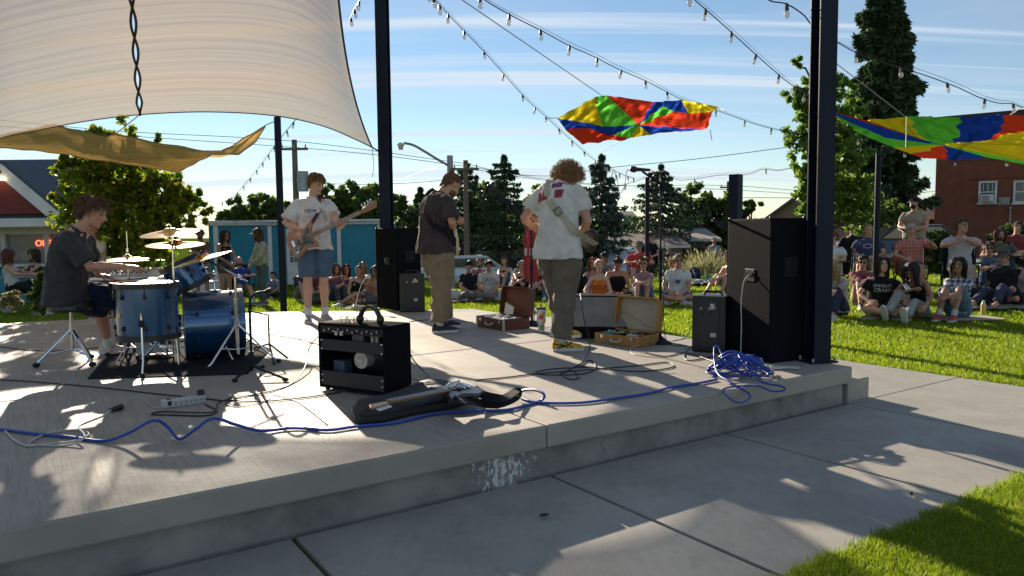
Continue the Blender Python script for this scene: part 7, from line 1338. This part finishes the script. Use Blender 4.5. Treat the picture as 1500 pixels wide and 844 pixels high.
aud(943, 445, 'woman with a brown bob and white sunglasses hugging her knees in a dusty pink top', 'hug', (-.25, -1), fem=1, top=('tee', (.33, .2, .2)), leg=('shorts', (.15, .2, .32)), hair=('wavy', (.13, .055, .025)), glasses=1, barefoot=0, shoe=(.5, .45, .4), wide=1.1)
p, f, _ = aud(950, 410, 'man in a black shirt and dark red cap behind the man in red', 'chair', (-.3, -1), top=('tee', blk), leg=('pants', blk), hat=('cap', (.14, .02, .02)), hair=('short', BR))
campchair(p, f, 'dark folding chair under the man in the dark red cap', blk)
aud(981, 436, 'child with a golden bob sitting behind the boy in the white tee', 'cross', (.6, -.4), fem=1, top=('tee', (.1, .1, .12)), leg=('shorts', grey), hair=('wavy', (.42, .22, .08)), s=.9)
aud(993, 443, 'boy in a white tee with a blue print and dark sunglasses sitting cross-legged', 'cross', (-.3, -1), top=('tee', (.62, .62, .62)), leg=('shorts', (.09, .15, .28)), hair=('short', (.22, .11, .05)), glasses=1, wide=1.08, prn=[(lambda s: ([V(q) for q in ((-.07, -.01, 0), (-.06, .05, 0), (-.02, .03, 0), (.03, .05, 0), (.07, .06, 0), (.06, 0, 0), (.03, -.05, 0), (-.03, -.05, 0))], [tuple(range(8))]), 1, 0, -.03, (.03, .14, .45), False)], ov=dict(look=(-.3, 1, -.05)))
p, f, _ = aud(979, 398, 'grey haired person in a dark jacket over a white shirt in the back row', 'chair', (-.4, -1), top=('long', (.02, .025, .05)), leg=('pants', blk), hair=('short', GR), s=.95, ov=dict(pz=.34)); campchair(p, f, 'low folding chair under the grey haired person in the dark jacket', grey)
aud(996, 402, 'woman with long brown hair in a white lace top in the back row', 'knees', (-.4, -1), fem=1, top=('tank', (.5, .47, .45)), leg=('skirt', (.4, .38, .36)), hair=('long', AUB))
aud(1014, 404, 'woman with long dark hair and sunglasses in a navy printed tee in the back row', 'hug', (-.4, -1), fem=1, top=('tee', (.02, .022, .05)), leg=('pants', blk), hair=('long', DB), glasses=1, skin=SKIN3)
p, f, _ = aud(1045, 398, 'man in a grey sweater, jeans, cap and sunglasses on a folding chair', 'chair', (-.6, -.8), top=('long', (.25, .27, .32)), leg=('pants', (.12, .2, .22)), hat=('cap', (.4, .38, .35)), hair=('short', GR), glasses=1, ov=dict(wl=(-.03, .27, .62), wr=(.05, .29, .62)), shoe=(.06, .06, .06)); campchair(p, f, 'folding chair under the man in the grey sweater', (.1, .12, .15))
aud(1072, 432, 'person with bare arms seen at the left edge of the tall right loudspeaker', 'knees', (-.8, -.6), fem=1, top=('tank', (.5, .48, .45)), leg=('shorts', grey), hair=('short', BL))
# right
p, f, _ = aud(1216, 430, 'person in a white tee and cap half hidden by the right steel column', 'chair', (-.8, -.6), top=('tee', wht), leg=('pants', blk), hair=('short', BR), hat=('cap', (.5, .06, .05)), wide=1.2, ov=dict(pz=.4)); campchair(p, f, 'folding chair under the person half hidden by the right column', blk)
aud(1226, 464, 'woman with long blonde hair down her face sitting against the right steel column', 'knees', (-.7, -.7), fem=1, top=('tee', (.4, .38, .34)), leg=('pants', (.03, .04, .08)), hair=('long', (.42, .3, .16)), ov=dict(look=(0, 1, -.8)))
p, f, _ = aud(1247, 410, 'white bearded man in a black jacket and glasses on a chair in the back row', 'chair', (-.5, -.9), top=('long', blk), leg=('pants', (.1, .18, .25)), hair=('short', GR), beard=(.5, .48, .45), glasses=2, wide=1.1); campchair(p, f, 'folding chair under the white bearded man', (.3, .05, .05))
p, f, _ = aud(1270, 424, 'stout balding man in a dark blue tee with a pale emblem on a chair', 'chair', (-.5, -.9), top=('tee', (.05, .06, .14)), leg=('shorts', khk), hair=('buzz', (.3, .18, .1)), wide=1.25, prn=[(lambda s: ([V((.09 * math.cos(i * .3142), .05 * math.sin(i * .3142), 0)) for i in range(20)] + [V((.065 * math.cos(i * .3142), .03 * math.sin(i * .3142), 0)) for i in range(20)], [(i, (i + 1) % 20, 20 + (i + 1) % 20, 20 + i) for i in range(20)]), 1, 0, 0, (.4, .3, .4), False)]); campchair(p, f, 'folding chair under the stout balding man', (.05, .06, .12))
aud(1262, 449, 'boy in a dusty red long sleeved shirt and dark glasses hugging his knee', 'hug', (-.3, -1), top=('long', (.24, .08, .09)), leg=('shorts', (.38, .3, .22)), hair=('short', BK), glasses=1, s=.95, ov=dict(look=(.2, 1, -.3)), shoe=blk)
aud(1288, 463, 'woman with black hair in a black tee printed CRASH sitting with bare legs', 'cross', (-.25, -1), fem=1, top=('tee', blk), leg=('shorts', blk), hair=('long', BK), skin=SKIN3, wide=1.18, shoe=(.12, .12, .13), ov=dict(look=(-.2, 1, .18), wl=(-.3, .34, .28), wr=(.22, .36, .26), short=.5), prn=[('SPINOUT', .062, 0, .045, (.5, .52, .55), False), ('CRASH', .078, 0, -.02, (.55, .57, .6), False)])
_, _, q_ = aud(1342, 465, 'woman with long purplish black hair in a black tank top looking down at a phone', 'legsout', (-.75, -.75), fem=1, top=('tank', blk), leg=('pants', (.30, .31, .3)), hair=('long', (.03, .015, .025)), skin=SKIN2, shoe=(.5, .5, .47), ov=dict(look=(.1, 1, -.9), wr=(-.02, .36, .44), wl=(-.26, .5, .22), al=(-.1, .8, .09), ar=(.2, .66, .09), toe=(0, .5, .9), lean=(0, .3, 1)))
p = q_['J']['wR']; q = MB(); q.box(p + V((-.09, -.06, .05)), (.075, .15, .01), Matrix.Rotation(.5, 3, 'X')); tag(q.build('phone', M('phone_pale', (.5, .5, .5), rough=.2), smooth=False, bevel=.003), 'pale phone in the hands of the woman with purplish hair', 'phone')
p, f, _ = aud(1333, 428, 'white haired person in a red flowered shirt on a red and white lawn chair', 'chair', (-.35, -1), top=('tee', (.48, .13, .09), 'red'), leg=('shorts', (.12, .1, .1)), hair=('short', (.55, .5, .45)), ov=dict(wl=(-.28, .1, .98), epl=(-1.2, .2, -.4)), wide=1.12, shoe=wht); campchair(p, f, 'red and white striped lawn chair under the white haired person', (.45, .06, .06), 'stripe')
aud(1337, 414, 'standing man in a beige tee and black cap holding a black tablet', 'holdout', (-.6, -.8), top=('tee', (.33, .27, .2)), leg=('pants', (.08, .1, .14)), hat=('cap', blk), hair=('short', BK), beard=BK, wide=1.2, s=1.06, ov=dict(look=(.3, 1, 0)))
p = seatp(1337, 414); q = MB(); q.box((p.x - .33, p.y - .38, p.z + 1.14), (.34, .24, .012), Matrix.Rotation(R(18), 3, 'X')); tag(q.build('tablet', BLKPL, smooth=False, bevel=.004), 'black tablet held by the standing man in beige', 'tablet')
p, f, _ = aud(1404, 436, 'man in a white shirt with hands folded under his chin on a folding chair', 'chin', (-.45, -.9), top=('tee', (.52, .48, .52)), leg=('pants', (.40, .34, .26)), hair=('short', BR), glasses=2, s=1.08, ov=dict(look=(-.5, .9, .05)), shoe=(.35, .38, .42)); campchair(p, f, 'tall black folding chair under the man in the white shirt', blk)
aud(1403, 466, 'young woman in a navy and white checked shirt and red shoes hugging her knees', 'hug', (-.75, -.7), fem=1, top=('tee', (.03, .035, .09), 'plaid'), leg=('shorts', (.1, .17, .25), None, 1.1), hair=('long', BK), skin=SKIN2, glasses=2, shoe=(.4, .03, .03), sock=(.5, .5, .5), ov=dict(look=(-.15, 1, .0), short=1.0, wl=(.02, .46, .34), wr=(-.05, .48, .30)))
q = MB(); p = seatp(1415, 468); n = 8; q.box((p.x, p.y, p.z + .02), (.9, .5, .02)); tag(q.build('mat', fab((.3, .28, .25)), smooth=False, bevel=.01), 'pale mat under the young woman in the checked shirt', 'mat')
aud(1446, 425, 'woman with dark hair and sunglasses in a blue grey top, beside the bearded man', 'hug', (-.5, -.9), fem=1, top=('tee', (.1, .14, .18)), leg=('pants', (.04, .06, .1)), hair=('wavy', (.06, .02, .025)), glasses=1, skin=SKIN2, s=1.05)
p, f, _ = aud(1463, 420, 'smiling man with long brown hair in an olive grey tee', 'chair', (-.4, -.95), top=('tee', (.10, .10, .08)), leg=('pants', (.03, .05, .1)), hair=('long', (.1, .045, .025)), beard=(.12, .06, .03), wide=1.1, ov=dict(pz=.36, look=(-.1, 1, .0))); campchair(p, f, 'low dark chair under the long haired man', blk)
aud(1466, 446, 'man in a grey cap, sunglasses and black tee leaning back on the grass', 'back', (-.75, -.65), top=('tee', blk), leg=('pants', (.04, .045, .08)), hat=('backcap', (.14, .14, .14)), hair=('short', BR), glasses=1, wide=1.15, ov=dict(look=(.5, .9, -.1)), barefoot=1)
aud(1496, 446, 'person in a dusty pink tank top and pale cap at the right edge', 'side', (-.8, -.6), fem=1, top=('tank', (.35, .24, .25)), leg=('shorts', blk), hat=('backcap', (.3, .3, .25)), hair=('wavy', BL), barefoot=1)
p, f, _ = aud(1487, 412, 'person in maroon seated behind the right edge couple', 'chair', (-.5, -.9), top=('tee', (.2, .04, .04)), leg=('pants', blk), hair=('short', DB)); campchair(p, f, 'folding chair of the person in maroon', blk)
for k, (px, py, a_, lb) in enumerate(((797, 757, .3, 'dark curled leaf lying on the walkway slab below the white paint marks'), (1336, 726, .9, 'dry leaf on the sunlit walkway beside the near grass'))):
    p = onz(px, py, .004); q = MB(); q.loft([[V((x, y, .004 + .012 * abs(y / .012) + z)) for y in (-w_, 0, w_)] + [V((x, y, .002 + .012 * abs(y / .012) + z)) for y in (w_, 0, -w_)] for x, w_, z in ((-.025, .002, .004), (-.01, .011, 0), (.01, .010, 0), (.026, .002, .006))]); o = q.build('fallen_leaf', M('dry_leaf', (.08, .05, .025), rough=.8)); o.location = p; o.rotation_euler = (0, 0, a_); tag(o, lb, 'leaf', 'fallen leaves on the walkway')
def bag(px, py, w, h, c, label, kind='tote_bag'):
    p = seatp(px, py); r = empty(kind, p, random.uniform(-.5, .5), label, 'bag' if 'bag' in kind else 'backpack', 'bags on the lawn'); q = MB()
    q.loft([[V((w * k * (math.copysign(abs(math.cos(a)) ** .6, math.cos(a))), .5 * w * k * math.copysign(abs(math.sin(a)) ** .6, math.sin(a)) + .02 * math.sin(3 * a + z * 20), z)) for a in [2 * math.pi * i / 18 for i in range(18)]] for k, z in ((.85, 0), (1, .05), (.95, h * .5), (.8, h * .85), (.5, h))]); q.build('body', fab(c), r, ang=70)
    q = MB(); q.tube(curve_pts([(-w * .45, 0, h * .9), (-w * .35, .02, h * 1.25), (w * .35, .02, h * 1.25), (w * .45, 0, h * .9)], 5), .012, 6); q.build('handle', fab(tuple(v * .6 for v in c)), r)
    if kind == 'backpack': q = MB(); q.ball((0, -w * .5, h * .35), (w * .6, .07, h * .25), 12, 8); q.build('pocket', fab(tuple(v * 1.3 for v in c)), r)
bag(1347, 462, .17, .3, (.5, .5, .47), 'white tote bag on the grass left of the young woman in the checked shirt')
bag(664, 441, .2, .26, (.5, .5, .5), 'white bag on the grass beside the black capped young man')
bag(1018, 408, .16, .3, (.03, .05, .12), 'navy backpack standing by the woman in the navy tee', 'backpack')
bag(918, 446, .16, .24, (.12, .04, .03), 'dark red backpack between the topknot man and the woman in dusty pink', 'backpack')
bag(1430, 448, .2, .3, (.02, .02, .022), 'black backpack left of the man leaning back on the grass', 'backpack')
bag(468, 446, .18, .28, (.05, .06, .05), 'olive backpack behind the bass player\'s shoes', 'backpack')
for px, py, c, lb in ((868, 452, (.5, .12, .2), 'pink drink cup by the woman with the pink headscarf'), (1318, 468, (.1, .25, .4), 'blue drink bottle in front of the woman looking at her phone'), (732, 441, (.5, .5, .5), 'white drink bottle beside the brown suitcase lid'), (1440, 462, (.6, .45, .1), 'yellow drink bottle in front of the barefoot man')):
    p = seatp(px, py); r = empty('drink_bottle', p, 0, lb, 'bottle', 'drinks on the lawn'); q = MB(); q.tube([(0, 0, 0), (0, 0, .15), (0, 0, .18), (0, 0, .2)], [.034, .036, .03, .016], 12); q.build('bottle', M('bottle_%02d%02d%02d' % tuple(int(v * 99) for v in c), c, rough=.3), r); q = MB(); q.tube([(0, 0, .2), (0, 0, .225)], .018, 10); q.build('cap', WHITEP, r)
for k, (px, py, w_, d_, c, lb) in enumerate(((1475, 452, 1.5, 1.0, (.22, .19, .15), 'beige blanket under the couple at the right edge'), (885, 449, 1.7, .9, (.10, .12, .16), 'dark blue grey blanket under the woman with the pink headscarf'), (702, 441, 1.6, .9, (.16, .07, .06), 'dull red blanket under the cross-legged young men'))):
    p = seatp(px, py); r = empty('picnic_blanket', (p.x, p.y + .15, gz(p.x, p.y)), .15 * (k - 1), lb, 'blanket', 'blankets on the lawn'); q = MB(); n = 24
    q.add([V(((i / n - .5) * w_, (j / n - .5) * d_, .035 + .02 * noise.noise(V((i * .3, j * .35, k))) + .012 * noise.noise(V((i * .9, j, 3 + k))))) for j in range(n + 1) for i in range(n + 1)], [(j * (n + 1) + i, j * (n + 1) + i + 1, (j + 1) * (n + 1) + i + 1, (j + 1) * (n + 1) + i) for j in range(n) for i in range(n)]); q.build('cloth', fab(c, 'plaid' if k == 1 else None), r)
# ------------------------------------------------------------------ sky, sun, camera
AZ, EL = math.atan2(-.42, .91), R(19.5)
w = bpy.data.worlds.new('World'); sc.world = w; w.use_nodes = True; N, L = w.node_tree.nodes, w.node_tree.links; bg = N['Background']; sky = N.new('ShaderNodeTexSky'); sky.sky_type = 'NISHITA'; sky.sun_disc = False; sky.sun_elevation = EL; sky.sun_rotation = AZ; sky.air_density = 1.0; sky.dust_density = .0; sky.ozone_density = 2.0
tc = N.new('ShaderNodeTexCoord'); sx = N.new('ShaderNodeSeparateXYZ'); L.new(tc.outputs['Generated'], sx.inputs[0]); ad = N.new('ShaderNodeMath'); ad.operation = 'ADD'; ad.inputs[1].default_value = .12; L.new(sx.outputs[2], ad.inputs[0])
def dv(o):
    d = N.new('ShaderNodeMath'); d.operation = 'DIVIDE'; L.new(o, d.inputs[0]); L.new(ad.outputs[0], d.inputs[1]); return d.outputs[0]
cb = N.new('ShaderNodeCombineXYZ'); L.new(dv(sx.outputs[0]), cb.inputs[0]); L.new(dv(sx.outputs[1]), cb.inputs[1])
def cl(rot, scl, lo, hi, amt, det=7, dist=.4):
    mp = N.new('ShaderNodeMapping'); mp.inputs['Rotation'].default_value = (0, 0, R(rot)); mp.inputs['Scale'].default_value = scl; L.new(cb.outputs[0], mp.inputs[0]); n = N.new('ShaderNodeTexNoise'); n.inputs['Scale'].default_value = 1; n.inputs['Detail'].default_value = det; n.inputs['Roughness'].default_value = .55; n.inputs['Distortion'].default_value = dist; L.new(mp.outputs[0], n.inputs[0])
    r_ = N.new('ShaderNodeMapRange'); r_.inputs[1].default_value = lo; r_.inputs[2].default_value = hi; r_.inputs[4].default_value = amt; L.new(n.outputs[0], r_.inputs[0]); return r_.outputs[0]
c1 = cl(10, (.35, 1.3, 1), .47, .74, .40); c2 = cl(-28, (.12, 2.8, 1), .53, .62, .8, 4, .1); c3 = cl(4, (.2, 2.2, 1), .52, .68, .38, 5)
m1_ = N.new('ShaderNodeMath'); m1_.operation = 'MAXIMUM'; L.new(c1, m1_.inputs[0]); L.new(c2, m1_.inputs[1]); m2_ = N.new('ShaderNodeMath'); m2_.operation = 'MAXIMUM'; L.new(m1_.outputs[0], m2_.inputs[0]); L.new(c3, m2_.inputs[1])
mx = N.new('ShaderNodeMix'); mx.data_type = 'RGBA'; L.new(m2_.outputs[0], mx.inputs[0]); L.new(sky.outputs[0], mx.inputs[6]); mx.inputs[7].default_value = (5.9, 6.6, 7.4, 1); L.new(mx.outputs[2], bg.inputs[0]); bg.inputs[1].default_value = .05
su = bpy.data.lights.new('sun', 'SUN'); su.energy = 4.5; su.angle = R(.55); su.color = (1, .86, .68); so = bpy.data.objects.new('sun', su); COL.objects.link(so)
sd = V((math.sin(AZ) * math.cos(EL), math.cos(AZ) * math.cos(EL), math.sin(EL))); so.rotation_euler = sd.to_track_quat('Z', 'Y').to_euler()
cam = bpy.data.cameras.new('camera'); cam.sensor_width = 36; cam.lens = FPX / 1500 * 36; cam.clip_end = 2000; cam.clip_start = .05; co = bpy.data.objects.new('camera', cam); COL.objects.link(co); co.matrix_world = Matrix.Translation(CAMP) @ CM; sc.camera = co
sc.render.engine = 'CYCLES'; sc.view_settings.view_transform = 'Standard'; sc.view_settings.look = 'None'; sc.view_settings.exposure = 1.33; sc.view_settings.gamma = 1
sc.cycles.max_bounces = 6; sc.cycles.transparent_max_bounces = 12; sc.cycles.use_denoising = True; sc.cycles.caustics_reflective = False; sc.cycles.caustics_refractive = False; sc.cycles.sample_clamp_indirect = 6
sc.render.resolution_x = 1024; sc.render.resolution_y = 576
